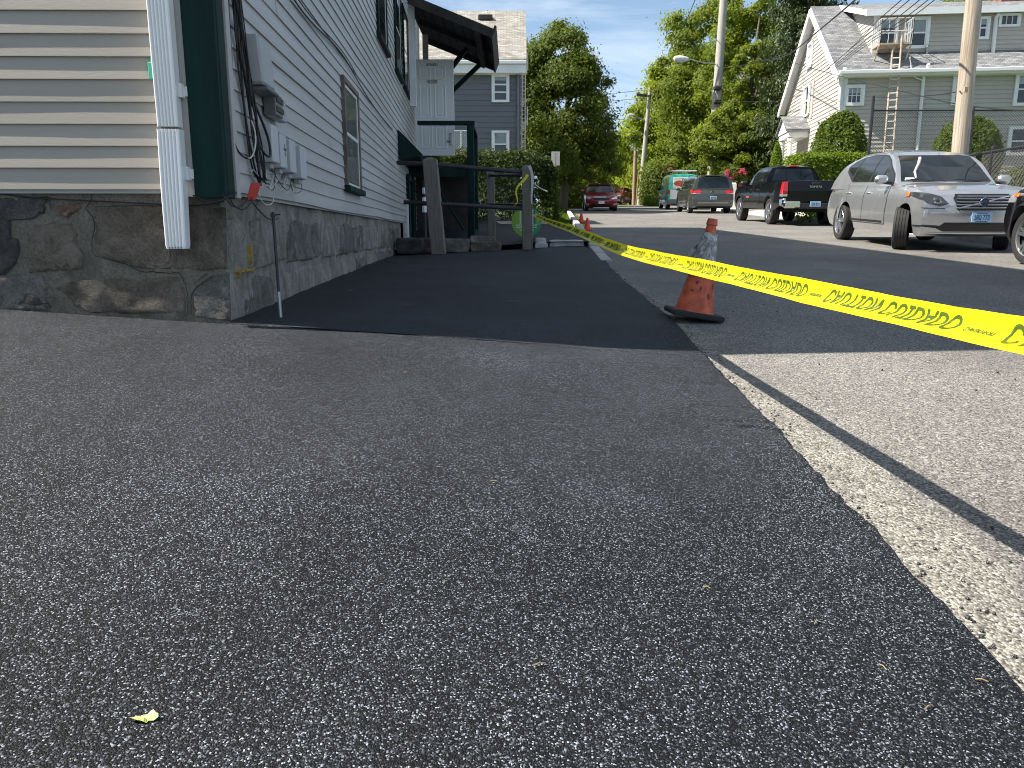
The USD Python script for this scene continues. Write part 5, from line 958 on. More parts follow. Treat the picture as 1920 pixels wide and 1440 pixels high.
obj('door_badge', MB().box([0.75, 0.945, 0.80], (0.30, 0.012, 0.06), 0.004), 'red_plastic', tk)
for sg in (1, -1): obj('exhaust_hanger', MB().tube([[-2.3, sg * 0.45, 0.5], [-2.35, sg * 0.45, 0.36]], 0.03, 8), 'under_dark', tk)
# --- grey minivan
MV = dict(paint='grey_paint', W=1.985, R=0.34, axles=(1.52, -1.51), zb=0.25, belt=1.05, roof=1.76, xend=(-2.54, 2.54), res=0.09, spokes=(7, 0.05, 'single'), mirror=(1.12, 1.12), nose=0.4, tail=0.16, plan=0.06, crown=0.05, gt=0.17, gb=0.93, cat='minivan', mirror_m='grey_paint', gtail=0.12,
    body=[(2.3, 0.25), (2.5, 0.42), (2.54, 0.65), (2.42, 0.85), (1.9, 1.0), (1.55, 1.08), (-2.2, 1.13), (-2.40, 1.10), (-2.50, 0.9), (-2.54, 0.62), (-2.50, 0.34), (-2.3, 0.26)],
    top=[], ztab=([0.2, 0.4, 0.7, 1.0, 1.2], [0.94, 0.985, 1.0, 0.975, 0.94]),
    gh=[(1.75, 1.0), (1.58, 1.08), (1.1, 1.38), (0.62, 1.63), (0.1, 1.73), (-0.8, 1.76), (-1.8, 1.74), (-2.28, 1.68), (-2.32, 1.63), (-2.42, 1.1), (-2.42, 1.0)],
    windows=[[(1.05, 1.12), (1.0, 1.3), (0.62, 1.53), (0.34, 1.60), (0.30, 1.12)], [(0.22, 1.12), (0.26, 1.61), (-0.75, 1.64), (-0.8, 1.14)], [(-0.88, 1.14), (-0.84, 1.64), (-1.8, 1.61), (-1.98, 1.2)]],
    screens=[('windscreen', [(-0.76, 1.1), (0.76, 1.1), (0.64, 1.62), (-0.64, 1.62)], 0.5, 2.0), ('rear_window', [(-0.74, 1.14), (0.74, 1.14), (0.66, 1.60), (-0.66, 1.60)], -2.7, -2.15)],
    doors=[('front_door', [(1.12, 0.42), (1.15, 1.1), (0.26, 1.1), (0.26, 0.42)]), ('sliding_door', [(0.23, 0.42), (0.23, 1.11), (-0.86, 1.12), (-0.86, 0.42)])],
    front=[('headlight', [(0.55, 0.66), (0.95, 0.74), (0.95, 0.9), (0.6, 0.82)], 1.5, 3, 'lens_clear', True), ('grille', [(-0.5, 0.55), (0.5, 0.55), (0.45, 0.8), (-0.45, 0.8)], 1.8, 3, 'black_plastic', False), ('tail_light', [(0.52, 0.98), (0.60, 0.93), (0.97, 0.93), (0.95, 1.12), (0.72, 1.13)], -3, -1.9, 'lens_red', True), ('reverse_light', [(0.62, 0.885), (0.93, 0.885), (0.96, 0.928), (0.60, 0.928)], -3, -1.95, 'lens_clear', True), ('tailgate', [(-0.80, 0.52), (0.80, 0.52), (0.82, 0.92), (-0.82, 0.92)], -3, -2.2, 'grey_paint', False), ('bumper_strip', [(-0.7, 0.475), (0.7, 0.475), (0.7, 0.495), (-0.7, 0.495)], -3, -2.2, 'chrome', False)])
mv, *_ = car('minivan', 'dark grey minivan parked between the pickup truck and the painted van', MV, (9.45, 38.6, SLOPE * 38.6), (0.055, 1.0))
plate(mv, -2.57, 0.72, False, '81 531'); obj('badge', MB().lathe([(0.001, 0.02), (0.05, 0.02), (0.06, 0)], (-2.53, 0.03, 0.99), 16, (-1, 0, 0)).box([-2.535, 0.10, 0.99], (0.02, 0.06, 0.05), 0.01), 'chrome', mv)
for sg in (1, -1): obj('roof_rail', MB().tube([[-1.9, sg * 0.68, 1.72], [-1.7, sg * 0.68, 1.775], [0.2, sg * 0.68, 1.77], [0.4, sg * 0.68, 1.68]], 0.018, 6), 'black_plastic', mv)
obj('spoiler', MB().box([-2.3, 0, 1.71], (0.3, 1.25, 0.035), 0.015), 'grey_paint', mv)
# --- teal and white work van
VN = dict(paint='teal_paint', W=1.86, R=0.33, axles=(1.55, -1.5), zb=0.26, belt=1.15, roof=2.02, xend=(-2.40, 2.45), res=0.1, spokes=(6, 0.06, 'steel'), mirror=(1.35, 1.2), nose=0.35, tail=0.05, plan=0.03, crown=0.02, gt=0.10, gb=0.97, cat='van', mirror_m='black_plastic', gtail=0.05, handle=False, rim='white_trim',
    body=[(2.2, 0.26), (2.42, 0.45), (2.45, 0.75), (2.3, 0.98), (1.75, 1.13), (-2.3, 1.17), (-2.38, 1.1), (-2.40, 0.6), (-2.36, 0.33), (-2.2, 0.27)],
    top=[], ztab=([0.2, 0.5, 0.8, 1.2], [0.96, 0.99, 1.0, 0.985]),
    gh=[(1.9, 1.05), (1.75, 1.13), (1.2, 1.62), (0.85, 1.88), (0.4, 1.98), (-0.5, 2.02), (-2.0, 2.0), (-2.28, 1.94), (-2.37, 1.15), (-2.37, 1.05)],
    windows=[[(1.3, 1.22), (0.85, 1.66), (0.4, 1.68), (0.4, 1.2)]], screens=[('windscreen', [(-0.72, 1.16), (0.72, 1.16), (0.66, 1.82), (-0.66, 1.82)], 0.8, 2.3)],
    doors=[('front_door', [(1.3, 0.4), (1.3, 1.15), (0.3, 1.15), (0.3, 0.4)])],
    front=[('headlight', [(0.5, 0.7), (0.9, 0.75), (0.9, 0.95), (0.6, 0.9)], 1.6, 3, 'lens_clear', True), ('tail_light', [(0.83, 0.86), (0.95, 0.86), (0.95, 1.14), (0.83, 1.14)], -3, -2.1, 'lens_red', True), ('bumper', [(-0.95, 0.27), (0.95, 0.27), (0.95, 0.56), (-0.95, 0.56)], -3, -2.0, 'box_dark', False), ('white_door', [(-0.8, 0.6), (0.8, 0.6), (0.8, 1.14), (-0.8, 1.14)], -3, -2.25, 'white_paint', False)])
vn, *_ = car('work_van', 'teal and white work van with roof rack parked in front of the minivan', VN, (10.05, 47.2, SLOPE * 47.2), (0.065, 1.0))
obj('rear_panel', MB().box([-2.385, 0.05, 1.5], (0.03, 1.25, 0.62), 0.01), 'white_paint', vn); obj('orange_print', MB().prism(Polygon([(-0.2, 0), (0.2, -0.05), (0.26, 0.2), (0.05, 0.28), (-0.15, 0.25), (-0.3, 0.12)]), [-2.402, 0.35, 1.35], np.array([0, -1.0, 0]), ZU, np.array([-0.003, 0, 0])), 'cone_orange', vn)
obj('red_print', MB().prism(Polygon([(-0.15, 0), (0.2, -0.02), (0.18, 0.1), (-0.05, 0.12)]), [-2.404, 0.12, 1.28], np.array([0, -1.0, 0]), ZU, np.array([-0.003, 0, 0])), 'lens_red', vn)
text(tm := MB(), 'DAGA', 0.16, [-2.402, -0.12, 1.66], np.array([0, -1.0, 0]), ZU, np.array([-1.0, 0, 0]), True, 0.003, width=0.55); obj('lettering', tm, 'black_plastic', vn)
obj('side_print', MB().prism(Polygon([(-2.2, 1.3), (-0.6, 1.25), (-0.2, 1.8), (-2.15, 1.85)]), [0, 0.86, 0], XR, ZU, np.array([0, 0.02, 0])).prism(Polygon([(-1.0, 0.75), (0.1, 0.6), (0.1, 1.15), (-1.2, 1.15)]), [0, 0.925, 0], XR, ZU, np.array([0, 0.012, 0])), 'white_paint', vn)
obj('side_lettering', MB().prism(Polygon([(-1.3, 1.4), (-1.1, 1.4), (-1.0, 1.7), (-1.2, 1.7)]), [0, 0.881, 0], XR, ZU, np.array([0, 0.003, 0])), 'lens_red', vn)
rk = MB()
for sg in (1, -1): rk.tube([[-2.1, sg * 0.66, 2.18], [1.0, sg * 0.66, 2.18]], 0.022, 6)
for x in (-2.05, -0.6, 0.8): rk.tube([[x, -0.66, 2.0], [x, -0.66, 2.18], [x, 0.66, 2.18], [x, 0.66, 2.0]], 0.02, 6)
obj('roof_rack', rk, 'white_metal', vn); ring = [[0.3 + 0.0 * a, 0.5 + 0.26 * math.cos(a), 2.34 + 0.17 * math.sin(a)] for a in np.linspace(0, 6.28, 18)]; obj('hose_reel', MB().tube(ring, 0.06, 6), 'darkred_paint', vn)
# --- red car coming towards the camera, and a second one behind it
RC = dict(paint='red_paint', W=1.775, R=0.32, axles=(1.33, -1.34), zb=0.2, belt=0.98, roof=1.47, xend=(-2.2, 2.23), res=0.08, spokes=(5, 0.06, 'single'), mirror=(0.72, 1.04), nose=0.42, tail=0.15, plan=0.07, crown=0.06, gt=0.22, cat='car',
    body=[(2.0, 0.2), (2.18, 0.3), (2.23, 0.5), (2.2, 0.66), (2.05, 0.79), (1.5, 0.9), (0.95, 0.98), (-1.8, 1.02), (-2.05, 0.98), (-2.18, 0.75), (-2.2, 0.5), (-2.1, 0.25)],
    top=[], ztab=([0.2, 0.4, 0.65, 0.9, 1.05], [0.93, 0.985, 1.0, 0.96, 0.9]),
    gh=[(1.12, 0.9), (1.0, 0.97), (0.5, 1.28), (0.2, 1.40), (-0.3, 1.47), (-1.2, 1.44), (-1.75, 1.32), (-2.0, 1.0), (-2.0, 0.9)],
    windows=[[(0.7, 1.02), (0.3, 1.3), (-0.1, 1.38), (-0.12, 1.02)], [(-0.2, 1.02), (-0.18, 1.39), (-1.0, 1.36), (-1.25, 1.1)]], screens=[('windscreen', [(-0.68, 0.99), (0.68, 0.99), (0.56, 1.38), (-0.56, 1.38)], 0.2, 1.4)],
    doors=[('front_door', [(0.82, 0.35), (0.85, 1.0), (-0.15, 1.0), (-0.15, 0.35)]), ('rear_door', [(-0.18, 0.35), (-0.18, 1.0), (-1.1, 1.0), (-0.9, 0.6), (-0.8, 0.35)])], handle_m='red_paint', handle_z=0.85,
    front=[('grille', [(-0.38, 0.57), (-0.45, 0.66), (-0.35, 0.72), (0.35, 0.72), (0.45, 0.66), (0.38, 0.57)], 1.6, 3, 'black_plastic', False), ('grille_trim', [(-0.42, 0.715), (-0.42, 0.735), (0.42, 0.735), (0.42, 0.715)], 1.6, 3, 'chrome', False), ('headlight', [(0.50, 0.63), (0.62, 0.60), (0.86, 0.66), (0.90, 0.80), (0.75, 0.78)], 1.4, 3, 'lens_clear', True), ('lower_grille', [(-0.55, 0.25), (-0.5, 0.38), (0.5, 0.38), (0.55, 0.25)], 1.6, 3, 'black_plastic', False), ('fog_light', [(0.62, 0.30), (0.82, 0.32), (0.82, 0.42), (0.66, 0.40)], 1.4, 3, 'lens_clear', True)])
rc, *_ = car('red_car', 'red hatchback with roof rails driving towards the camera in the middle of the road', RC, (4.82, 43.0, SLOPE * 43.0), (-0.06, -1.0), group=None)
plate(rc, 2.24, 0.45, True, None, m='white_trim')
for sg in (1, -1): obj('roof_rail', MB().tube([[-1.4, sg * 0.56, 1.43], [-1.2, sg * 0.57, 1.50], [-0.1, sg * 0.57, 1.50], [0.1, sg * 0.56, 1.43]], 0.016, 6), 'chrome', rc)
R2 = dict(RC, paint='darkred_paint', handle=False, res=0.12)
car('red_car', 'dark red car farther back, half hidden by the red hatchback', R2, (8.95, 66.0, float(zr(66.0))), (-0.5, -1.0), group=None, slope=0.02)
# --- black crossover at the right edge, nose towards the silver car
BS = dict(paint='black_paint', W=1.84, R=0.366, axles=(1.40, -1.30), zb=0.27, belt=1.06, roof=1.66, xend=(-2.27, 2.27), res=0.06, spokes=(5, 0.035, 'double'), mirror=(0.80, 1.12), nose=0.45, tail=0.2, plan=0.06, crown=0.07, gt=0.22, cat='car', rim='steel', rr=0.72,
    body=[(2.05, 0.27), (2.20, 0.36), (2.27, 0.55), (2.26, 0.72), (2.18, 0.88), (1.9, 0.98), (1.4, 1.05), (1.0, 1.08), (-1.9, 1.14), (-2.1, 1.08), (-2.24, 0.8), (-2.27, 0.5), (-2.15, 0.3)],
    top=[], ztab=([0.25, 0.42, 0.62, 0.86, 1.0, 1.2], [0.95, 0.99, 1.0, 0.985, 0.955, 0.90]),
    gh=[(1.2, 0.98), (1.08, 1.07), (0.65, 1.34), (0.30, 1.54), (0.0, 1.62), (-0.6, 1.66), (-1.4, 1.6), (-1.85, 1.48), (-2.1, 1.12), (-2.1, 1.0)],
    windows=[[(0.8, 1.12), (0.36, 1.44), (-0.05, 1.54), (-0.08, 1.12)], [(-0.16, 1.12), (-0.13, 1.55), (-0.9, 1.54), (-1.5, 1.3), (-1.2, 1.15)]], screens=[('windscreen', [(-0.72, 1.1), (0.72, 1.1), (0.58, 1.55), (-0.58, 1.55)], 0.3, 1.5)],
    doors=[('front_door', [(0.9, 0.42), (0.95, 1.12), (-0.1, 1.12), (-0.1, 0.42)]), ('rear_door', [(-0.13, 0.42), (-0.13, 1.14), (-1.1, 1.14), (-0.9, 0.75), (-0.8, 0.42)])], handle_m='black_paint', handle_z=0.93,
    front=[('grille', [(-0.45, 0.52), (-0.5, 0.8), (0.5, 0.8), (0.45, 0.52)], 1.7, 3, 'black_plastic', False), ('headlight', [(0.52, 0.76), (0.88, 0.80), (0.90, 0.92), (0.6, 0.86)], 1.4, 3, 'lens_clear', True), ('indicator', [(0.80, 0.87), (0.97, 0.88), (0.97, 0.93), (0.80, 0.915)], 1.70, 1.86, 'lens_amber', True)],
    sidebits=[('wheel_lip', arch(1.40, 0.35, 0.49, 0.33) + arch(1.40, 0.35, 0.435, 0.33)[::-1], 'black_plastic'), ('wheel_lip', arch(-1.30, 0.35, 0.49, 0.33) + arch(-1.30, 0.35, 0.435, 0.33)[::-1], 'black_plastic'), ('sill_strip', [(0.92, 0.29), (0.92, 0.42), (-0.82, 0.42), (-0.82, 0.29)], 'black_plastic')])
car('parked_suv', 'black crossover cut off by the right edge, its front wheel beside the silver car', BS, (7.68, 8.75, SLOPE * 8.75), (0.0, 1.0))
# ------------------------------------------------------------------ foliage
def leaf_cloud(p, nrm, size, rng, jitter=0.7, stretch=1.5, down=0.0):
    """many small folded leaves at the points p"""
    n = len(p); nr = nrm + rng.normal(0, jitter, (n, 3)); nr /= np.linalg.norm(nr, axis=1, keepdims=True) + 1e-9
    d = rng.normal(0, 1, (n, 3)); d[:, 2] -= down * 2; d -= nr * (d * nr).sum(1, keepdims=True); d /= np.linalg.norm(d, axis=1, keepdims=True) + 1e-9
    s = np.cross(nr, d); sz = (size * rng.uniform(0.6, 1.35, n))[:, None]
    a = p - d * sz * stretch / 2; b = p + d * sz * stretch / 2; l = p + s * sz * 0.45 + nr * sz * 0.12; r = p - s * sz * 0.45 + nr * sz * 0.12
    v = np.stack([a, l, b, r], 1).reshape(-1, 3); i = np.arange(n)[:, None] * 4
    return v, np.concatenate([i + [0, 1, 2], i + [0, 2, 3]], 0)
def blob_points(c, rad, n, rng, lump=0.25, freq=1.1, shell=0.55, seed=0):
    """points in an uneven lump: mostly near its surface"""
    d = rng.normal(0, 1, (n, 3)); d /= np.linalg.norm(d, axis=1, keepdims=True)
    k = 1 + lump * 2 * (meshkit.fbm(d * freq * 2 + seed * 3.7 + 10, 4, seed) - 0.5)
    r = (1 - rng.uniform(0, 1, n) ** 2 * shell) * k
    return np.asarray(c) + d * r[:, None] * np.asarray(rad), d
def tree(name, label, base, height, crowns, leaf, m, rng, clumps=60, per=170, trunk_r=0.25, bark='bark', group=None, cl=0.16, limbs=14, droop=0.0):
    leaf *= 0.66; per = int(per * 2.0)
    """crowns: (centre offset x, y, z, radius x, y, z, weight): each filled with leaf clumps"""
    t = thing(name, label, 'tree', base, group); base = np.asarray(base, float)
    mb = MB(); top = base + [0.2, 0, height * 0.62]
    mb.tube([base - [0, 0, 0.4], base + [0.02, 0, 0.2], lerp(base, top, 0.3) + [0.08, 0.05, 0], lerp(base, top, 0.7), top], [trunk_r * 1.35, trunk_r * 1.05, trunk_r * 0.85, trunk_r * 0.6, trunk_r * 0.3], 10)
    P_, N_ = [], []
    W = np.array([c[6] for c in crowns], float); W /= W.sum(); lim = []
    for (cx, cy, cz, rx, ry, rz, w), wt in zip(crowns, W):
        k = max(3, int(clumps * wt)); cc = base + [cx, cy, cz]
        d = rng.normal(0, 1, (k, 3)); d /= np.linalg.norm(d, axis=1, keepdims=True); rr = np.where(rng.uniform(0, 1, k) < 0.14, 1.18, 1.0) * rng.uniform(0.35, 1.0, k) ** 0.5 * (1 + 0.35 * (meshkit.fbm(d * 2 + cx, 3, 3) - 0.5) * 2)
        cen = cc + d * rr[:, None] * [rx, ry, rz]
        R = cl * 2.2 * (rx * ry * rz) ** (1 / 3) * rng.uniform(0.6, 1.25, k) * np.where(rr > 1.1, 0.7, 1.0)
        for q in range(k):
            n = int(per * rng.uniform(0.6, 1.3)); o = rng.normal(0, 0.5, (n, 3)) * R[q] * [1, 1, 0.62]
            o[:, 2] -= droop * np.linalg.norm(o[:, :2], axis=1)
            P_.append(cen[q] + o); nn = o / (np.linalg.norm(o, axis=1, keepdims=True) + 1e-6) + d[q] * 0.9 + [0, 0, 0.45]; N_.append(nn / np.linalg.norm(nn, axis=1, keepdims=True))
        lim += list(cen[rng.integers(0, k, max(1, int(limbs * wt)))])
    for e in lim:
        h = np.clip((e[2] - base[2]) / (top[2] - base[2]) * 0.7, 0.25, 0.95); s = lerp(base, top, h)
        mb.tube([s, lerp(s, e, 0.5) + [0, 0, 0.25 * np.linalg.norm(e - s) * 0.3], e], [trunk_r * 0.42, trunk_r * 0.25, trunk_r * 0.08], 6)
    obj('trunk', mb, bark, t, True)
    obj('crown', leaf_cloud(np.vstack(P_), np.vstack(N_), leaf, rng, 0.55), m, t)
    return t
def shrub(name, label, c, rad, n, leaf, m, rng, cat='shrub', group=None, lump=0.15, freq=1.6, shell=0.35, seed=1, down=0.0, power=None, jitter=0.6):
    t = thing(name, label, cat, np.asarray(c) - [0, 0, rad[2]], group)
    p, d = blob_points(c, rad, n, rng, lump, freq, shell, seed)
    k_ = rng.uniform(0, 1, n) < 0.05; p[k_] += d[k_] * rng.uniform(0, 0.1, (k_.sum(), 1)) * np.asarray(rad)
    if power is not None: p = power(p)
    obj('foliage', leaf_cloud(p, d, leaf, rng, jitter, 1.5, down), m, t)
    st = MB(); b = np.asarray(c, float) - [0, 0, rad[2] + 0.2]
    for k in range(5): a = k * 1.26; st.tube([b, b + [0.3 * rad[0] * math.cos(a), 0.3 * rad[1] * math.sin(a), rad[2] * 0.9], b + [0.6 * rad[0] * math.cos(a), 0.6 * rad[1] * math.sin(a), rad[2] * 1.5]], [0.05, 0.035, 0.015], 6)
    obj('stems', st, 'bark', t); return t
R = lambda s: np.random.default_rng(s)
def gz(x, y): return float(ground_h(np.array(x), np.array(y)))
# ------------------------------------------------------------------ left side: grey house, hedge, sign post, tree
YH = 36.0
def H2(u, v, o=0.0): return P(u, v, YH + o)
h2 = thing('grey_house', 'dark grey sided house with a tan shingle roof behind the hedge', 'house', [*H2(880, 300)[:2], gz(-2, 36)])
xr_, zt = H2(976, 120)[0], H2(976, 137)[2]; xl_ = H2(700, 120)[0]; zb_ = gz(-3, 36) - 0.5
obj('wall', MB().box([(xl_ + xr_) / 2, YH + 4.0, (zb_ + zt) / 2], (xr_ - xl_, 8.0, zt - zb_)), 'grey_siding', h2)
sd = MB(); e = 0.235
for k in range(int((zt - zb_) / e)): z = zb_ + k * e; sd.add([[xl_, YH - 0.03, z], [xr_, YH - 0.03, z], [xr_, YH - 0.006, z + e], [xl_, YH - 0.006, z + e], [xl_, YH, z], [xr_, YH, z]], [[0, 1, 2, 3], [4, 5, 1, 0]])
obj('siding', sd, 'grey_siding', h2, kind='stuff')
obj('corner_board', MB().box([xr_ - 0.09, YH - 0.04, (zb_ + zt) / 2], (0.2, 0.05, zt - zb_)), 'grey_siding', h2)
ze = H2(985, 120)[2]; rd = P(976, 25, YH + 4.0); rf = MB(); xo = H2(987, 118)[0]
for sgn in (-1, 1):
    y0 = YH + 4 + sgn * 4.45
    p4 = [[xl_ - 0.5, y0, ze], [xo, y0, ze], [rd[0] + 0.25, YH + 4, rd[2]], [xl_ - 0.5, YH + 4, rd[2]]]
    rf.add(p4 + [[p[0], p[1], p[2] + 0.12] for p in p4], [[0, 1, 2, 3], [4, 5, 6, 7], [0, 1, 5, 4], [1, 2, 6, 5]])
roof2 = obj('roof', rf, 'shingle_tan', h2); obj('gable', MB().add([[xr_, YH, zt - 0.1], [xr_, YH + 8, zt - 0.1], [xr_ - 0.02, YH + 4, rd[2] - 0.05]], [[0, 1, 2]]), 'grey_siding', h2)
vp = P(910, 36, YH + 3.2); obj('roof_vent', MB().box(vp + [0, 0, 0.05], (0.7, 0.5, 0.25), 0.05), 'dark_wood', roof2); obj('vent_pipe', MB().tube([P(915, 27, YH + 4), P(914, 20, YH + 4)], 0.04), 'dark_wood', roof2)
obj('soffit', MB().box([(xl_ + xo) / 2, YH - 0.2, zt + 0.1], (xo - xl_, 0.5, 0.36), 0.01), 'white_trim', h2); obj('gutter', MB().box([(xl_ + xo) / 2, YH - 0.50, ze - 0.03], (xo - xl_, 0.14, 0.14), 0.02), 'white_metal', h2)
obj('downpipe', MB().tube([[xr_ - 0.12, YH - 0.12, zt + 0.1], [xr_ - 0.12, YH - 0.12, zb_]], 0.05), 'grey_siding', h2)
def far_window(parent, a, b, out, along, sashes=1, tr=0.09, muntin=(0, 0), blind=0.0, shutter=False, name='window'):
    """a, b: lower and upper corner on the wall; along: unit vector to the right; out: unit outwards"""
    a, b = np.asarray(a, float), np.asarray(b, float); w = float(np.dot(b - a, along)); h = b[2] - a[2]; c = a + along * w / 2 + [0, 0, h / 2]
    fr = MB(); H = np.array([0, 0, 1.0])
    for s in (-1, 1): fr.frame(c + along * s * (w / 2 - tr / 2) + out * 0.045, along * tr / 2, out * 0.045, H * h / 2, 0.006)
    for s in (-1, 1): fr.frame(c + H * s * (h / 2 - tr / 2) + out * 0.044, along * (w / 2 - tr), out * 0.044, H * tr / 2, 0.006)
    wn_ = obj(name, fr, 'white_trim', parent); sash = MB(); iw, ih = w - 2 * tr, h - 2 * tr
    for k in range(sashes): sash.frame(c + H * (ih * ((k + 1) / (sashes + 1) - 0.5)) + out * 0.035, along * iw / 2, out * 0.02, H * 0.03)
    for s in (-1, 1): sash.frame(c + along * s * (iw / 2 - 0.02) + out * 0.034, along * 0.022, out * 0.02, H * ih / 2)
    for k in range(muntin[0]): sash.frame(c + along * iw * ((k + 1) / (muntin[0] + 1) - 0.5) + out * 0.032, along * 0.014, out * 0.012, H * ih / 2)
    for k in range(muntin[1]): sash.frame(c + H * ih * ((k + 1) / (muntin[1] + 1) - 0.5) + out * 0.0325, along * iw / 2, out * 0.012, H * 0.014)
    obj('sash', sash, 'white_trim', wn_)
    obj('room', MB().frame(c + out * 0.006, along * iw / 2, out * 0.004, H * ih / 2), 'room_dark', wn_)
    if blind: obj('blind', MB().frame(c + H * ih * (0.5 - blind / 2) + out * 0.0125, along * (iw / 2 - 0.02), out * 0.001, H * ih * blind / 2), 'blind_white', wn_)
    obj('pane', MB().grid([[c - along * iw / 2 - H * ih / 2 + out * 0.02, c - along * iw / 2 + H * ih / 2 + out * 0.02], [c + along * iw / 2 - H * ih / 2 + out * 0.02, c + along * iw / 2 + H * ih / 2 + out * 0.02]]), 'window_pane', wn_)
    return wn_
FRONT = np.array([0, -1.0, 0])
far_window(h2, H2(922, 192, -.03), H2(955, 140, -.03), FRONT, XR, 2, 0.10, blind=0.15); far_window(h2, H2(922, 296, -.03), H2(955, 245, -.03), FRONT, XR, 1, 0.10, blind=0.5)
la, lb = H2(850, 300, -2.2), H2(879, 245, -2.2); lt = MB(); lw, lh = lb[0] - la[0], lb[2] - la[2]
for x in np.arange(0, lw + lh, 0.11):
    for sgn in (0, 1):
        x0, x1 = max(0, x - lh), min(lw, x); z0, z1 = x - x1, x - x0
        pa, pb = (np.array([x0, 0, z1]), np.array([x1, 0, z0])) if not sgn else (np.array([lw - x0, 0.012, z1]), np.array([lw - x1, 0.012, z0]))
        if np.linalg.norm(pb - pa) > 0.05: lt.beam(la + pa, la + pb, 0.012, 0.04, (0, 1, 0))
for p_, q_ in (((0, 0), (lw, 0)), ((0, lh), (lw, lh)), ((0, 0), (0, lh)), ((lw, 0), (lw, lh)), ((lw * 0.5, 0), (lw * 0.5, lh))): lt.beam(la + [p_[0], 0, p_[1]], la + [q_[0], 0, q_[1]], 0.04, 0.09, (0, 1, 0))
ltp = obj('lattice_screen', lt, 'white_trim', None, False, 'white lattice screen beside the open door in front of the grey house', 'lattice')
fe = MB()
for u in (978, 984): fe.tube([P(u + 1, 128, YH + 1.0), P(u, 280, YH + 1.0)], 0.03, 5)
for v in np.arange(132, 278, 7.5): fe.tube([P(978, v, YH + 1.0), P(984, v, YH + 1.0)], 0.02, 5)
for v in (140, 196, 236): fe.tube([P(976, v, YH + 1.0), P(989, v - 10, YH + 1.0)], 0.03, 5); fe.tube([P(976, v + 8, YH + 1), P(989, v - 10, YH + 1.0)], 0.02, 5)
fe.tube([P(989, 100, YH + 1.0), P(989, 132, YH + 1.0)], 0.03, 5); fe.tube([P(988.5, 200, YH + 1.0), P(988.5, 235, YH + 1.0)], 0.03, 5)
obj('fire_escape', fe, 'rail_white', h2)
hd_ = P(1035, 345, 25.0); hx0, hx1 = -9.0, hd_[0]; htop = P(900, 291, 25)[2]; hb = gz(-2, 25)
rng = R(31); n = 60000
face = rng.integers(0, 4, n); hp_ = np.stack([rng.uniform(hx0, hx1, n), rng.uniform(23.6, 27.0, n), hb + (htop - hb) * rng.uniform(0, 1, n) ** 0.8], 1); hn = np.zeros((n, 3))
hp_[face == 0, 1] = 23.6 + rng.uniform(-0.1, 0.3, (face == 0).sum()); hn[face == 0] = [0, -1, 0.2]
hp_[face == 1, 2] = htop + rng.uniform(-0.3, 0.22, (face == 1).sum()) ; hn[face == 1] = [0, 0, 1]
hp_[face == 2, 0] = hx1 + rng.uniform(-0.3, 0.1, (face == 2).sum()); hn[face == 2] = [1, 0, 0.2]; hn[face == 3] = [0, -0.5, 0.5]
corner = np.clip((hp_[:, 0] - (hx1 - 1.1)) / 1.1, 0, 1.2); lim = htop - 0.55 * corner ** 2.2; hp_[:, 2] = np.minimum(hp_[:, 2], lim + rng.uniform(-0.2, 0.15, n))
hp_ += (meshkit.fbm(hp_ * 1.3, 3, 4) - 0.5)[:, None] * 0.5 * np.where(np.abs(hn).sum(1, keepdims=True) > 0, hn, [0, 0, 1])
hg = thing('hedge', 'tall clipped hedge running behind the landing to the sign post', 'hedge', (-2, 25, hb)); obj('foliage', leaf_cloud(hp_, hn, 0.058, rng, 0.75, 1.7), 'leaf_privet', hg)
st = MB()
for x in np.arange(hx0 + 0.5, hx1, 0.7): st.tube([[x, 25.2, hb - 0.2], [x + 0.1, 25.2, hb + 1.2], [x, 25.3, htop - 0.3]], [0.05, 0.04, 0.01], 5)
obj('stems', st, 'bark', hg)
spb = P(1040, 406, 29.0); sp = thing('sign_post', 'street sign seen from behind on a thin dark post by the hedge', 'sign', spb)
obj('post', MB().beam([spb[0], 29, spb[2] - 0.3], [spb[0], 29, P(1040, 345, 29)[2]], 0.06, 0.05, (0, 1, 0)), 'pipe_black', sp); obj('post_top', MB().beam([spb[0], 29, P(1040, 345, 29)[2]], [spb[0] + 0.02, 29, P(1040, 287, 29)[2]], 0.055, 0.045, (0, 1, 0)), 'rust_iron', sp)
a, b = P(1034, 310, 29.04), P(1050, 284.5, 29.04); obj('plate', MB().box([(a[0] + b[0]) / 2, 29.06, (a[2] + b[2]) / 2], (b[0] - a[0], 0.012, b[2] - a[2]), 0.004), 'sign_back', sp)
# grass verge blades near the sign
grng = R(7); n = 5000; gx_, gy_ = grng.uniform(1.25, 2.2, n), grng.uniform(21, 44, n); gx_ += (gy_ - 21) * 0.045
gp = np.stack([gx_, gy_, ground_h(gx_, gy_) + 0.03], 1)
obj('verge_grass', leaf_cloud(gp, np.tile([0.2, -1, 0.1], (n, 1)), 0.06, grng, 0.6, 2.4), 'leaf_hedge', None, False, 'short grass on the verge between the path and the kerb', 'grass', None, 'stuff')
tb = P(1075, 330, 47.0); zg = gz(tb[0], 47)
tree('maple_tree', 'large dark green maple shading the left kerb beside the grey house', (tb[0] - 0.6, 47, zg), 11.5,
     [(0, 0, 3.4, 2.8, 2.8, 1.8, 2.6), (0, 0, 5.6, 3.0, 3.0, 2.6, 4), (-0.5, 0, 8.2, 2.3, 2.4, 1.9, 2.5), (1.4, -0.4, 4.6, 1.7, 2.0, 1.6, 1.6), (-2.4, 0.4, 6.3, 1.8, 2.2, 3.0, 2), (-0.2, 0, 9.0, 1.7, 1.6, 1.4, 1.0), (1.4, 0, 7.0, 1.3, 1.6, 1.3, 1)], 0.17, 'leaf_dark', R(1), 260, 230, 0.26)
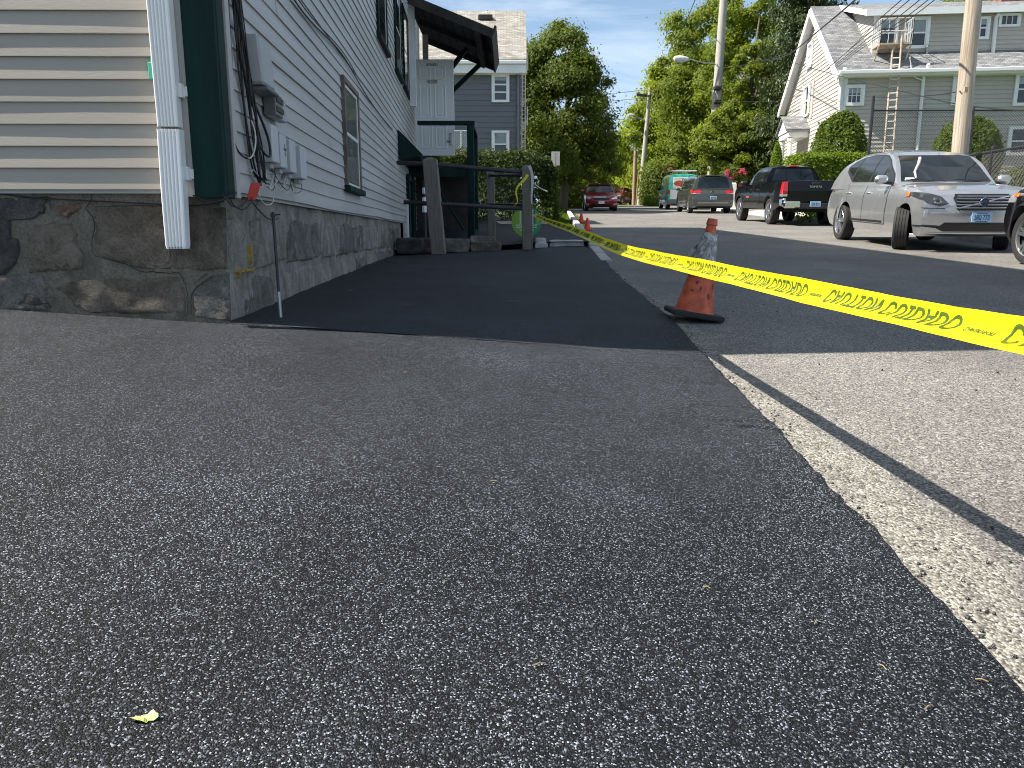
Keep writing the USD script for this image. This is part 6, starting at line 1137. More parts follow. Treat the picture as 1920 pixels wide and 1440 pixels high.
tree('street_tree', 'lighter small tree hanging over the kerb behind the sign post', (P(1080, 380, 56)[0], 56, gz(4, 56)), 6.0, [(0, 0, 3.0, 2.4, 2.0, 1.9, 2), (2.0, 0, 2.6, 1.6, 1.6, 1.7, 1.2), (-1.2, 0, 1.8, 1.6, 1.4, 1.4, 1)], 0.17, 'leaf_maple', R(2), 80, 150, 0.14)
tree('street_tree', 'small bright tree closing the view where the road bends left', (P(1128, 370, 78)[0], 78, gz(9, 78)), 7.5, [(0, 0, 3.6, 3.2, 2.6, 2.8, 2), (1.5, 0, 2.0, 2.4, 2, 1.6, 1)], 0.24, 'leaf_bright', R(3), 70, 140, 0.14)
shrub('roadside_bush', 'low dark bush under the trees on the left kerb', P(1070, 384, 50) + [0, 0, 0.3], (1.5, 1.5, 1.0), 4000, 0.12, 'leaf_dark', R(17))
shrub('roadside_bush', 'dense bush behind the red hatchback on the left of the road', P(1100, 366, 62) + [0, 0, 0.4], (2.4, 1.5, 1.5), 5000, 0.16, 'leaf_maple', R(18))
# ------------------------------------------------------------------ right side trees
def rt(u, v, y): p = P(u, v, y); return (p[0], y, gz(p[0], y))
b = rt(1235, 385, 68); tree('maple_tree', 'tall leafy maple left of the far utility pole with bright foliage', b, 13, [(0, 0, 3.4, 3.6, 3, 2.6, 2), (0.6, 0, 7.2, 3.4, 3, 2.6, 2.4), (-1.8, 0, 5.0, 2.4, 2.4, 2.2, 1.4), (1.0, 0, 10.2, 2.4, 2.4, 1.8, 1.4), (-1.6, -1, 2.0, 2.0, 1.8, 1.6, 0.8)], 0.24, 'leaf_bright', R(4), 170, 190, 0.3, cl=0.15)
b = rt(1298, 385, 62); tree('maple_tree', 'tallest maple behind the work van, reaching above the street lamp', b, 16, [(0, 0, 4.6, 3.6, 3, 3, 2), (0.3, 0, 8.6, 3.6, 3, 2.8, 2.4), (0.4, 0, 12.0, 3.2, 2.8, 2.4, 2), (-1.2, 0, 10.0, 2.6, 2.4, 2.0, 1.2), (1.0, 0, 14.4, 2.0, 2.0, 1.4, 0.9), (-1.6, -1, 3.2, 2.4, 2.2, 2.2, 1)], 0.22, 'leaf_maple', R(5), 210, 190, 0.32, cl=0.14)
b = rt(1392, 370, 51); tree('maple_tree', 'broad maple behind the minivan with drooping lower boughs', b, 14, [(-0.4, -1.6, 3.9, 2.6, 1.8, 1.9, 2.0), (-1.7, -2.2, 3.3, 2.0, 1.5, 1.7, 1.4), (1.2, -1.6, 3.4, 2.2, 1.8, 2.2, 1.4), (0.2, 3.0, 7.6, 3.0, 2.2, 2.6, 2.0), (0.6, 3.2, 10.8, 2.8, 2.2, 2.4, 1.6), (0.4, 3.4, 12.9, 1.9, 1.8, 1.3, 0.8), (-1.2, -2.0, 5.2, 1.5, 1.3, 1.0, 0.7), (0.4, -0.4, 6.8, 1.3, 1.3, 1.5, 0.9), (0.5, -0.4, 8.8, 1.3, 1.3, 1.5, 0.9)], 0.19, 'leaf_maple', R(6), 230, 200, 0.3, cl=0.15, droop=0.3)
b = rt(1440, 350, 50); tree('maple_tree', 'darker low maple in the gap between the trees and the beige house', b, 7, [(0, 0, 2.8, 2.0, 2.0, 2.2, 2), (0.3, 0, 4.8, 1.5, 1.6, 1.5, 1), (-0.8, -1, 1.8, 1.6, 1.6, 1.5, 1)], 0.19, 'leaf_dark', R(9), 110, 190, 0.24)
shrub('dark_undergrowth', 'dark tangle of shrubs behind the minivan and pickup truck', np.array(rt(1400, 360, 51)) + [0, 0, 1.3], (4.6, 1.6, 2.0), 14000, 0.15, 'leaf_dark', R(19), lump=0.25)
shrub('roadside_bush', 'brownish bush beside the far utility pole', np.array(rt(1228, 370, 60)) + [0, 0, 1.3], (1.3, 1.2, 1.9), 4000, 0.12, 'leaf_dark', R(20)); shrub('roadside_bush', 'small round yellow green bush at the foot of the far utility pole', np.array(rt(1222, 378, 57)) + [0, 0, 0.35], (0.62, 0.6, 0.6), 2200, 0.09, 'leaf_cone', R(22))
shrub('roadside_bush', 'leafy bush at the bend behind the second red car', np.array(rt(1180, 372, 74)) + [0, 0, 1.3], (1.6, 1.6, 2.2), 4500, 0.2, 'leaf_bright', R(23))
# tall spruce
b = np.array(rt(1496, 330, 47.5)); sprc = thing('spruce_tree', 'very tall dark spruce with drooping boughs behind the beige house', 'tree', b); rng = R(11); H_ = 21.0
mb = MB().tube([b - [0, 0, 0.5], b + [0, 0, 8], b + [0, 0, H_]], [0.4, 0.28, 0.04], 10); Pp, Nn = [], []
for k in range(260):
    h = 1.5 + (H_ - 2) * rng.uniform(0, 1); L = (3.7 * (1 - h / H_) ** 0.7 + 0.3) * rng.uniform(0.6, 1.1); a = rng.uniform(0, 6.28); d = np.array([math.cos(a), math.sin(a), 0])
    q = np.linspace(0, 1, 7); path = b + [0, 0, h] + np.outer(q * L, d) + np.outer(-0.9 * L * 0.5 * (q - 0.0) ** 1.5 + 0.32 * L * q ** 3, [0, 0, 1.0])
    if k % 3 == 0: mb.tube(path, np.linspace(0.05, 0.01, 7), 5)
    m_ = 3 * int(70 * L / 2.0 + 12); tq = rng.uniform(0.12, 1, m_); pp = np.stack([np.interp(tq, q, path[:, j]) for j in range(3)], 1)
    drop = rng.uniform(0, 1, m_) ** 1.3 * (0.95 * (0.3 + tq)); sidew = rng.normal(0, 0.16, m_) * L * 0.6
    pp += np.outer(sidew, [-d[1], d[0], 0]) - np.outer(drop, [0, 0, 1.0]); Pp.append(pp); Nn.append(np.tile(d + [0, 0, 0.25], (m_, 1)))
obj('trunk', mb, 'bark', sprc, True); obj('crown', leaf_cloud(np.vstack(Pp), np.vstack(Nn), 0.10, rng, 0.6, 2.4, 0.9), 'leaf_spruce', sprc)
b = np.array(rt(1870, 300, 62)); tree('maple_tree', 'treetop showing above the beige house roof beside the brick chimney', b, 17, [(0, 0, 12.5, 3.4, 3, 2.6, 2), (-4.0, 0, 12.6, 2.6, 2.6, 2.2, 1.5), (3.5, 0, 12.0, 3.0, 3, 2.4, 1)], 0.2, 'leaf_maple', R(13), 90, 180, 0.4)
# ------------------------------------------------------------------ beige house on the right
YB = 34.0; uB = np.array([1, -0.1, 0]); uB /= np.linalg.norm(uB); vB = np.array([0.1, 1, 0]); vB /= np.linalg.norm(vB); nF, nL = -vB, -uB
c0 = P(1577, 200, YB); c0[2] = 0; gB = gz(c0[0], YB)
def BF(a, z, o=0.0): return c0 + uB * a + nF * o + [0, 0, z]
def BFpx(u, v, o=0.0): return onplane(u, v, c0 + nF * o, nF)
def BLpx(u, v, o=0.0): return onplane(u, v, c0 + nL * o, nL)
bh = thing('beige_house', 'large beige sided house with gable, long dormer and fire escape across the road', 'house', [c0[0], c0[1], gB])
zE = BFpx(1577, 131)[2]; WID = float(np.dot(BFpx(1920, 130) - c0, uB)) + 5.0
dep = float(np.dot(BLpx(1474, 240) - c0, vB)); pk = BLpx(1518, 34); dpk = dep / 2; zP = pk[2]
mbw = MB(); Q = [c0, c0 + uB * WID, c0 + uB * WID + vB * dep, c0 + vB * dep]
for i in range(4): quadwall(mbw, Q[i], Q[(i + 1) % 4], gB - 1.0, zE)
for o in (0, WID): mbw.add([c0 + uB * o + [0, 0, zE], c0 + uB * o + vB * dep + [0, 0, zE], c0 + uB * o + vB * dpk + [0, 0, zP]], [[0, 1, 2]])
obj('wall', mbw, 'beige_siding', bh)
eB = 0.175
def laps(mb, o, d, n, L, z0, z1, lim=None, lip=0.032):
    z = z0
    while z < z1:
        a, b = (0, L) if lim is None else lim(z + eB * 0.5)
        if b - a > 0.05: mb.add([o + d * a + n * lip + [0, 0, z], o + d * b + n * lip + [0, 0, z], o + d * b + n * 0.003 + [0, 0, z + eB], o + d * a + n * 0.003 + [0, 0, z + eB], o + d * a + [0, 0, z], o + d * b + [0, 0, z]], [[0, 1, 2, 3], [4, 5, 1, 0]])
        z += eB
    return mb
obj('siding', laps(MB(), c0, uB, nF, WID, gB - 0.5, zE - 0.1), 'beige_siding', bh, kind='stuff')
obj('gable_siding', laps(MB(), c0, vB, nL, dep, gB - 0.5, zP, lambda z: (0, dep) if z < zE else (dpk * (z - zE) / (zP - zE), dep - (dep - dpk) * (z - zE) / (zP - zE))), 'beige_siding', bh, kind='stuff')
rf = MB(); ovh = 0.45; sl = (zP - zE) / dpk
for sgn in (0, 1):
    if not sgn: e_, zz = c0 - vB * ovh, zE - sl * ovh
    else: e_, zz = c0 + vB * (dep + ovh), zE - sl * ovh
    r_ = c0 + vB * dpk
    p4 = [[*(e_ - uB * 0.35)[:2], zz + 0.05], [*(e_ + uB * (WID + 0.3))[:2], zz + 0.05], [*(r_ + uB * (WID + 0.3))[:2], zP + 0.05], [*(r_ - uB * 0.35)[:2], zP + 0.05]]
    rf.add(p4 + [[p[0], p[1], p[2] + 0.1] for p in p4], [[0, 1, 2, 3], [4, 5, 6, 7], [0, 1, 5, 4], [3, 0, 4, 7]])
rB = obj('roof', rf, 'shingle_grey', bh)
rk_ = MB()
for sgn in (0, 1):
    e_ = (c0 - vB * ovh if not sgn else c0 + vB * (dep + ovh)) - uB * 0.37; r_ = c0 + vB * dpk - uB * 0.37
    rk_.beam([*e_[:2], zE - sl * ovh - 0.08], [*r_[:2], zP - 0.06], 0.05, 0.28)
    e2, r2 = e_ + uB * 0.18, r_ + uB * 0.18; rk_.beam([*e2[:2], zE - sl * ovh - 0.02], [*r2[:2], zP], 0.34, 0.03)
obj('rake_board', rk_, 'white_trim', bh)
obj('soffit', MB().frame(c0 + uB * WID / 2 + nF * 0.24 + [0, 0, zE - 0.22], uB * (WID / 2 + 0.3), nF * 0.22, [0, 0, 0.12]), 'white_trim', bh)
obj('gutter', MB().frame(c0 + uB * WID / 2 + nF * 0.55 + [0, 0, zE - 0.20], uB * (WID / 2 + 0.35), nF * 0.07, [0, 0, 0.075], 0.02), 'white_metal', bh)
obj('corner_board', MB().frame(c0 + nF * 0.03 + uB * 0.08 + [0, 0, (zE + gB) / 2], uB * 0.1, nF * 0.02, [0, 0, (zE - gB) / 2], 0.005), 'white_trim', bh); obj('corner_board', MB().frame(c0 + nL * 0.03 + vB * 0.1 + [0, 0, (zE + gB) / 2], vB * 0.1, nL * 0.02, [0, 0, (zE - gB) / 2], 0.005), 'white_trim', bh)
# long dormer
YD = 0.9
dF = c0 + vB * YD
def DFpx(u, v, o=0.0): return onplane(u, v, dF + nF * o, nF)
a0 = float(np.dot(DFpx(1635, 90) - dF, uB)); zd0, zd1 = zE + sl * YD - 0.15, DFpx(1640, 27)[2]
run = (zd1 - zE) / sl
dm = MB(); q = [dF + uB * a0, dF + uB * WID, c0 + vB * (dpk + 0.5) + uB * WID, c0 + vB * (dpk + 0.5) + uB * a0]
for i in range(4): quadwall(dm, q[i], q[(i + 1) % 4], zd0 - 0.6, zd1)
D_ = obj('dormer', dm, 'beige_siding', bh)
dc = MB(); tcn = dF + uB * ((a0 + WID) / 2 - 0.1) + vB * 2.0 + [0, 0, zd1 + 0.06]
zr_ = zP + 0.12; f0, f1 = dF + uB * (a0 - 0.4) + nF * 0.42, dF + uB * (WID + 0.3) + nF * 0.42; g0_, g1_ = c0 + vB * dpk + uB * (a0 - 0.4), c0 + vB * dpk + uB * (WID + 0.3)
q4 = [[*f0[:2], zd1 + 0.05], [*f1[:2], zd1 + 0.05], [*g1_[:2], max(zr_, zd1 + 0.1)], [*g0_[:2], max(zr_, zd1 + 0.1)]]; dc.add(q4 + [[p[0], p[1], p[2] + 0.06] for p in q4], [[0, 1, 2, 3], [4, 5, 6, 7], [0, 1, 5, 4], [3, 0, 4, 7]]); obj('dormer_roof', dc, 'shingle_grey', D_)
obj('dormer_siding', laps(MB(), dF + uB * a0, uB, nF, WID - a0, zd0, zd1 - 0.08), 'beige_siding', D_, kind='stuff')
obj('cheek_siding', laps(MB(), dF + uB * a0, vB, nL, dpk, zd0, zP, lambda z: (max(0.0, (z - zd1) / max(1e-3, (max(zr_, zd1 + 0.1) - zd1)) * (dpk - YD)) if z > zd1 else 0.0, max(0.0, (z - zE) / sl - YD + 0.1))), 'beige_siding', D_, kind='stuff')
obj('dormer_fascia', MB().frame(dF + uB * ((a0 + WID) / 2 - 0.1) + nF * 0.40 + [0, 0, zd1 - 0.02], uB * ((WID - a0) / 2 + 0.38), nF * 0.04, [0, 0, 0.13]).beam(np.array([*f0[:2], zd1 - 0.03]) + uB * 0.02 - nF * 0.04, np.array([*g0_[:2], max(zr_, zd1 + 0.1) - 0.06]) + uB * 0.02, 0.05, 0.22).frame(dF + uB * ((a0 + WID) / 2) + nF * 0.19 + [0, 0, zd1 - 0.03], uB * ((WID - a0) / 2 + 0.3), nF * 0.18, [0, 0, 0.02]), 'white_trim', D_)
obj('dormer_corner', MB().frame(dF + uB * (a0 + 0.1) + nF * 0.03 + [0, 0, (zd0 + zd1) / 2], uB * 0.13, nF * 0.02, [0, 0, (zd1 - zd0) / 2], 0.005), 'white_trim', D_); obj('flashing', MB().frame(dF + uB * ((a0 + WID) / 2) + nF * 0.04 + [0, 0, zd0 + 0.06], uB * ((WID - a0) / 2), nF * 0.03, [0, 0, 0.05]), 'white_trim', D_)
def DW(u0, v0, u1, v1, **k): far_window(D_, DFpx(u0, v1, .022), DFpx(u1, v0, .022), nF, uB, **k)
def FWn(u0, v0, u1, v1, **k): far_window(bh, BFpx(u0, v1, .022), BFpx(u1, v0, .022), nF, uB, **k)
DW(1641, 33, 1686, 91, tr=0.11, blind=0.3); DW(1697, 31, 1745, 92, tr=0.13, blind=0.45); DW(1829, 31, 1857, 74, tr=0.1, blind=0.3); DW(1870, 25, 1914, 51, sashes=0, tr=0.09, muntin=(2, 0))
FWn(1581, 159, 1622, 199, tr=0.13, sashes=0, muntin=(2, 1), blind=0.35); FWn(1781, 137, 1826, 198, tr=0.12, blind=0.4); FWn(1897, 136, 1945, 199, tr=0.12, blind=0.3); FWn(1885, 237, 1935, 292, tr=0.12)
def LWn(u0, v0, u1, v1, **k):
    a, b = BLpx(u0, v1, .022), BLpx(u1, v0, .022); far_window(bh, b * [1, 1, 0] + a * [0, 0, 1], a * [1, 1, 0] + b * [0, 0, 1], nL, -vB, **k)
LWn(1515, 76, 1525, 131, tr=0.12, blind=0.5); LWn(1507, 155, 1520, 222, tr=0.12, blind=0.5)
for (u, v0, v1) in ((1523, 152, 220), (1503.5, 160, 222)): a = BLpx(u, (v0 + v1) / 2, .04); obj('shutter', MB().frame(a, vB * 0.16, nL * 0.02, [0, 0, (BLpx(u, v0)[2] - BLpx(u, v1)[2]) / 2]), 'trim_grey', bh)
def pipe_px(f, pts, r, m, name='downpipe', par=None): obj(name, MB().tube([f(u, v, o) for u, v, o in pts], r, 8), m, par or bh)
pipe_px(BFpx, [(1584, 128, .5), (1582, 138, .3), (1577, 150, .09), (1573, 200, .09)], 0.075, 'white_metal'); pipe_px(BFpx, [(1741, 120, .5), (1739, 131, .4), (1732, 143, .09), (1718, 292, .09)], 0.07, 'white_metal'); pipe_px(DFpx, [(1874, 25, .2), (1868, 32, .09), (1861, 103, .09)], 0.08, 'white_metal', par=D_)
pipe_px(BFpx, [(1706, 107, .6), (1709, 130, .35), (1716, 145, .2), (1730, 151, .12)], 0.022, 'white_metal', 'hanging_cable'); pipe_px(DFpx, [(1737, 103, .12), (1738, 88, .2), (1741, 85, .25)], 0.06, 'steel', 'vent_pipe')
ch0 = P(1888, 18, YB + 3.2); chm = MB().box(ch0 + [0, 0, 0.4], (0.95, 0.7, 2.0)); cho = obj('chimney', chm, 'mortar', bh)
for r in range(14):
    for k in range(4):
        x = -0.36 + 0.24 * k + (0.06 if r % 2 else -0.06)
        obj('brick', MB().box(ch0 + [x, -0.352, -0.52 + 0.14 * r], (0.215, 0.02, 0.115)), 'brick_red', cho)
    for k in range(3): obj('brick', MB().box(ch0 + [-0.477, -0.22 + 0.23 * k, -0.52 + 0.14 * r], (0.02, 0.205, 0.115)), 'brick_red', cho)
# fire escape: balcony, rails, brackets, ladder
def FEp(u, v, o): return DFpx(u, v, o)
fe = thing('fire_escape', 'rusty fire escape balcony and long ladder on the front of the beige house', 'fire escape', FEp(1660, 92, 0.5))
pl = MB(); A_, B_ = FEp(1633, 92, 0.06), FEp(1691, 92, 0.06); A_[2] = B_[2]
for k in range(9): pl.frame((A_ + B_) / 2 + nF * (0.08 + 0.115 * k), uB * np.linalg.norm(B_ - A_) / 2, nF * 0.05, [0, 0, 0.03])
obj('platform', pl, 'rust_iron', fe)
rl = MB(); corners = [A_ + nF * 0.05, A_ + nF * 1.03, B_ + nF * 1.03, B_ + nF * 0.05]
for hgt in (0.5, 0.98):
    for i in range(3): rl.tube([corners[i] + [0, 0, hgt], corners[i + 1] + [0, 0, hgt]], 0.02, 6)
for i in range(3):
    for k in range(5): p = lerp(corners[i], corners[i + 1], k / 4); rl.tube([p, p + [0, 0, 0.98]], 0.012 if k % 4 else 0.022, 5)
obj('railing', rl, 'rail_white', fe)
br = MB()
for c_ in (A_, B_, (A_ + B_) / 2): br.beam(c_ + nF * 0.95 - [0, 0, 0.05], c_ + nF * 0.35 - [0, 0, 0.75], 0.05, 0.05); br.beam(c_ + nF * 0.95 - [0, 0, 0.05], c_ + nF * 0.95 - [0, 0, 0.45], 0.04, 0.04)
obj('bracket', br, 'rust_iron', fe)
ld_ = MB(); la0, la1, lb0, lb1 = DFpx(1674, 88, 1.02), BFpx(1656, 300, 1.0), DFpx(1692, 56, 1.02), BFpx(1673, 300, 1.0)
ld_.tube([la0, la1], 0.035, 6); ld_.tube([lb0, lb1], 0.035, 6); obj('ladder_rails', ld_, 'rust_iron', fe)
for q in np.linspace(0.1, 0.97, 15):
    pa = lerp(la0, la1, q); tq = (lb0[2] - pa[2]) / (lb0[2] - lb1[2]); obj('rung', MB().tube([pa, lerp(lb0, lb1, tq)], 0.022, 5), 'rail_white', fe)
# portico on the gable side
pt = MB(); po = BLpx(1508, 250); po[2] = 0; pz = BLpx(1508, 251)[2]
pr0 = lambda a, o, z: po + vB * a + nL * o + [0, 0, z]
ptc = obj('portico', MB().frame(pr0(0, 0.5, pz - 0.12), vB * 0.95, nL * 0.5, [0, 0, 0.14], 0.01), 'white_trim', bh)
for a in (-0.8, 0.8): obj('column', MB().lathe([(0.16, 0), (0.16, 0.1), (0.12, 0.14), (0.10, pz - gB - 0.5), (0.15, pz - gB - 0.42), (0.15, pz - gB - 0.3)], pr0(a, 0.85, gB), 16), 'white_trim', ptc)
pr_ = MB(); 
for s in (-1, 1): pr_.add([pr0(-1.1 * s, 0, pz), pr0(-1.1 * s, 1.15, pz), pr0(0, 1.15, pz + 0.75), pr0(0, 0, pz + 0.75), pr0(-1.1 * s, 0, pz + .1), pr0(-1.1 * s, 1.15, pz + .1), pr0(0, 1.15, pz + 0.85), pr0(0, 0, pz + 0.85)], [[0, 1, 2, 3], [4, 5, 6, 7], [0, 1, 5, 4], [1, 2, 6, 5]])
obj('portico_roof', pr_, 'shingle_grey', ptc); obj('pediment', MB().add([pr0(-1.0, 1.05, pz), pr0(1.0, 1.05, pz), pr0(0, 1.05, pz + 0.7)], [[0, 1, 2]]), 'white_trim', ptc)
obj('front_door', MB().frame(pr0(0, 0.04, gB + 1.2), vB * 0.5, nL * 0.03, [0, 0, 1.05], 0.01), 'white_trim', bh)
tl = MB()
for x in np.arange(0, 3.2, 0.13):
    for s in (0, 1):
        y0, y1_ = max(0, x - 2.1), min(1.0, x); z0, z1 = x - y1_, x - y0
        if y1_ - y0 > 0.05: tl.beam(pr0(-0.78, 0.85 - 0.8 * (y0 if s else 1.0 - y0), gB + 0.3 + z1), pr0(-0.78, 0.85 - 0.8 * (y1_ if s else 1.0 - y1_), gB + 0.3 + z0), 0.03, 0.012)
obj('trellis', tl, 'white_trim', ptc)
# ------------------------------------------------------------------ shrubs in front of it
def egg(c, k=0.35):
    c = np.asarray(c)
    def f(p): q = p - c; q[:, :2] *= (1 - k * sstep(-0.2, 1.6, q[:, 2:]) * 0.6); return q + c
    return f
def shrub_px(u0, v0, u1, y, ground, n, leaf, m, lab, seed, name='round_shrub', **kw):
    a, b = P(u0, (v0 + 310) / 2, y), P(u1, (v0 + 310) / 2, y); top = P((u0 + u1) / 2, v0, y)[2]; c = np.array([(a[0] + b[0]) / 2, y, (top + ground) / 2]); rz = (top - ground) / 2
    return shrub(name, lab, c, ((b[0] - a[0]) / 2, (b[0] - a[0]) / 2, rz), n, leaf, m, R(seed), **kw)
g27 = gz(11.5, 27.5)
shrub_px(1522, 206, 1626, 27.5, g27 - 0.3, 16000, 0.075, 'leaf_hedge', 'large rounded clipped shrub at the corner of the beige house', 41, lump=0.13, shell=0.3, jitter=0.8)
shrub_px(1755, 218, 1872, 29.5, gz(17, 29.5), 15000, 0.08, 'leaf_hedge', 'rounded shrub behind the chain link fence right of the ladder', 42, lump=0.14, shell=0.3, jitter=0.8)
def cone_warp(p):
    zmin, zmax = p[:, 2].min(), p[:, 2].max(); c = p.mean(0); q = (p[:, 2] - zmin) / (zmax - zmin); p = p.copy(); p[:, :2] = c[:2] + (p[:, :2] - c[:2]) * (1.25 - 0.75 * q)[:, None]; return p
shrub_px(1440, 266, 1474, 35, gz(13, 35) - 0.3, 7000, 0.075, 'leaf_cone', 'bright green conical shrub left of the portico', 43, 'conical_shrub', lump=0.05, shell=0.15, power=cone_warp)
rng = R(44); hl, hr = P(1482, 312, 26.3), P(1560, 312, 26.3); hz = P(1520, 296, 26.3)[2]; hb2 = gz(10.5, 26.3) - 0.2; n = 9000
hq = np.stack([rng.uniform(hl[0], hr[0] + 1.0, n), rng.uniform(25.4, 27.2, n), hb2 + (hz - hb2) * rng.uniform(0, 1, n) ** 0.7], 1); k = rng.integers(0, 2, n); hq[k == 0, 1] = 25.4 + rng.uniform(-0.08, 0.2, (k == 0).sum()); hq[k == 1, 2] = hz + rng.uniform(-0.2, 0.1, (k == 1).sum())
hg2 = thing('low_hedge', 'low bright hedge between the pickup truck and the beige house', 'hedge', (hl[0], 26.3, hb2)); obj('foliage', leaf_cloud(hq, np.where(k[:, None] == 0, [0, -1.0, 0.3], [0, 0, 1.0]), 0.075, rng, 0.7), 'leaf_cone', hg2); obj('stems', MB().tube([[hl[0] + 1, 26.3, hb2 - 0.2], [hl[0] + 1, 26.3, hz - 0.2]], 0.04).tube([[hl[0] + 2, 26.3, hb2 - 0.2], [hl[0] + 2, 26.3, hz - 0.2]], 0.04), 'bark', hg2)
for i, (u0, v0, u1, y, lab) in enumerate(((1815, 300, 1875, 18.6, 'dark vine covered bush behind the near chain link fence'), (1868, 312, 1960, 17.6, 'dark bush at the right edge behind the near fence'))):
    shrub_px(u0, v0, u1, y, gz(11, y) - 0.3, 9000, 0.07, 'leaf_dark', lab, 50 + i, 'fence_bush', lump=0.2)
pb_ = np.array(rt(1371, 372, 44)); fl = thing('flowering_bush', 'pink flowering bush above the white post behind the minivan', 'bush', pb_); rng = R(60)
p, d = blob_points(pb_ + [0, 0, 1.75], (0.75, 0.6, 0.75), 1500, rng, 0.3, 1.5, 0.6, 4); obj('foliage', leaf_cloud(p, d, 0.12, rng), 'leaf_dark', fl); pf = MB()
for k in range(16): q = pb_ + [rng.uniform(-0.6, 0.6), -0.45, 1.3 + rng.uniform(0, 1.0)]; p, d = blob_points(q, (0.13, 0.13, 0.13), 70, rng); pf.add(*leaf_cloud(p, d, 0.07, rng))
obj('flowers', pf, 'petal_pink', fl); wpst = P(1369, 392, 43.0); obj('white_pillar', MB().box([wpst[0], 43, (P(1369, 343, 43)[2] + gz(wpst[0], 43)) / 2], (0.5, 0.4, P(1369, 343, 43)[2] - gz(wpst[0], 43)), 0.06), 'white_trim', None, False, 'white painted pillar between the minivan and the pickup truck', 'pillar')
# ------------------------------------------------------------------ chain link fences
def chain_fence(name, label, a, b, hgt, step, posts, zfun, pitch=0.075):
    t = thing(name, label, 'fence', a); a, b = np.asarray(a, float), np.asarray(b, float); L = np.linalg.norm(b - a); d = (b - a) / L
    for k in range(posts + 1):
        p = a + d * L * k / posts; obj('post', MB().tube([p - [0, 0, 0.3], p + [0, 0, hgt + 0.04]], 0.032, 8).lathe([(0.036, 0), (0.03, 0.03), (0.001, 0.045)], p + [0, 0, hgt + 0.04], 8), 'pipe_black', t)
    obj('top_rail', MB().tube([a + [0, 0, hgt - 0.02], b + [0, 0, hgt - 0.02]], 0.022, 8), 'pipe_black', t)
    mb = MB()
    for x in np.arange(-hgt, L, pitch):
        for s in (0, 1):
            x0, x1 = max(x, 0), min(x + hgt, L)
            if x1 - x0 < 0.03: continue
            z0, z1 = (x0 - x, x1 - x) if not s else (hgt - (x0 - x), hgt - (x1 - x))
            mb.tube([a + d * x0 + [0, 0, z0], a + d * x1 + [0, 0, z1]], 0.0035, 3, False)
    obj('chain_link', mb, 'pipe_black', t, kind='stuff'); return t
fa = P(1627, 300, 22.5); zf_ = P(1627, 206, 22.5)[2]; g0 = gz(fa[0], 22.5) - 0.1
cf = chain_fence('chain_link_fence', 'tall black chain link fence in front of the beige house wall', (fa[0], 22.5, g0), (fa[0] + 8.5, 22.3, g0), zf_ - g0, 0, 3, None)
tall = MB().tube([[fa[0], 22.48, g0 - 0.3], [fa[0], 22.48, P(1629, 180, 22.5)[2]]], 0.045, 8); obj('end_post', tall, 'pipe_black', cf)
fb, fc = P(1803, 291, 16.4), P(1935, 270, 13.2); gg = gz(fb[0], 16.4)
chain_fence('chain_link_fence', 'lower black chain link fence beside the pavement behind the near utility pole', (fb[0], 16.4, fb[2] - 1.5), (fc[0], 13.2, fc[2] - 1.5), 1.5, 0, 2, None, 0.06)
# ------------------------------------------------------------------ utility poles, lamps, wires
def pole(label, u0, v0, u1, v1, y, r0, r1, m, ext=0.0, group=None):
    a, b = P(u0, v0, y), P(u1, v1, y); a[2] = min(a[2], gz(a[0], y)) if False else a[2]; b = b + (b - a) / np.linalg.norm(b - a) * ext
    t = thing('utility_pole', label, 'utility pole', a, group); ax = (b - a); k = np.linspace(0, 1, 14)[:, None]; pts = a + ax * k - [0, 0, 0.0]; pts = np.vstack([a - ax / np.linalg.norm(ax) * 1.0, pts])
    mb = MB().tube(pts, np.r_[r0 * 1.02, np.linspace(r0, r1, 14)], 20); v, f = mb.get()
    obj('shaft', (v, f), m, t, 40); return t, a, b
up1, a1, b1 = pole('thick pale wooden utility pole standing behind the silver car', 1797, 312, 1826, -2, 15.4, 0.150, 0.132, 'pole_wood', 6.0)
bx = P(1811, 168, 15.22); obj('tag_plate', MB().box(bx + [0, 0, 0], (0.07, 0.03, 0.10), 0.004), 'rust_iron', up1)
up2, a2, b2 = pole('grey utility pole with a street lamp on a long arm among the trees', 1334, 330, 1357, -4, 50, 0.32, 0.21, 'pole_grey', 2.5)
def lamp(t, y, arm, head, tail):
    obj('lamp_arm', MB().tube([P(u, v, y - 0.3) for u, v in arm], 0.035, 8), 'steel', t); a, b = P(*tail, y - 0.3), P(*head, y - 0.3); d = (b - a); L = np.linalg.norm(d); d /= L; pr = [(0.001, 0), (0.10, 0.03), (0.15, 0.25 * L), (0.19, 0.6 * L), (0.14, 0.9 * L), (0.001, L)]
    v, f = MB().lathe([(r * L / 0.85, h) for r, h in pr], a, 16, d).get(); obj('lamp_head', (v, f), 'sign_back', t, 40); obj('lens', MB().lathe([(0.001, -0.04), (0.10, -0.03), (0.13, 0.0)], a + d * L * 0.6 - [0, 0, 0.13 * L / 0.85], 14), 'lens_clear', t)
lamp(up2, 50, [(1341, 119), (1320, 118), (1290, 110)], (1262, 110), (1291, 111))
for v in (165, 190): q = P(1345, v, 49.6); obj('insulator', MB().box(q + [0, 0, 0], (0.5, 0.3, 0.3), 0.08), 'dark_wood', up2)
up3, a3, b3 = pole('slim grey utility pole with a cross arm farther up the road', 1199, 384, 1219, 165, 62, 0.22, 0.13, 'pole_grey')
obj('cross_arm', MB().beam(P(1194, 177, 61.8), P(1240, 184, 61.8), 0.14, 0.16), 'dark_wood', up3); obj('arm_brace', MB().beam(P(1207, 180, 61.8), P(1214, 190, 61.8), 0.05, 0.05), 'steel', up3)
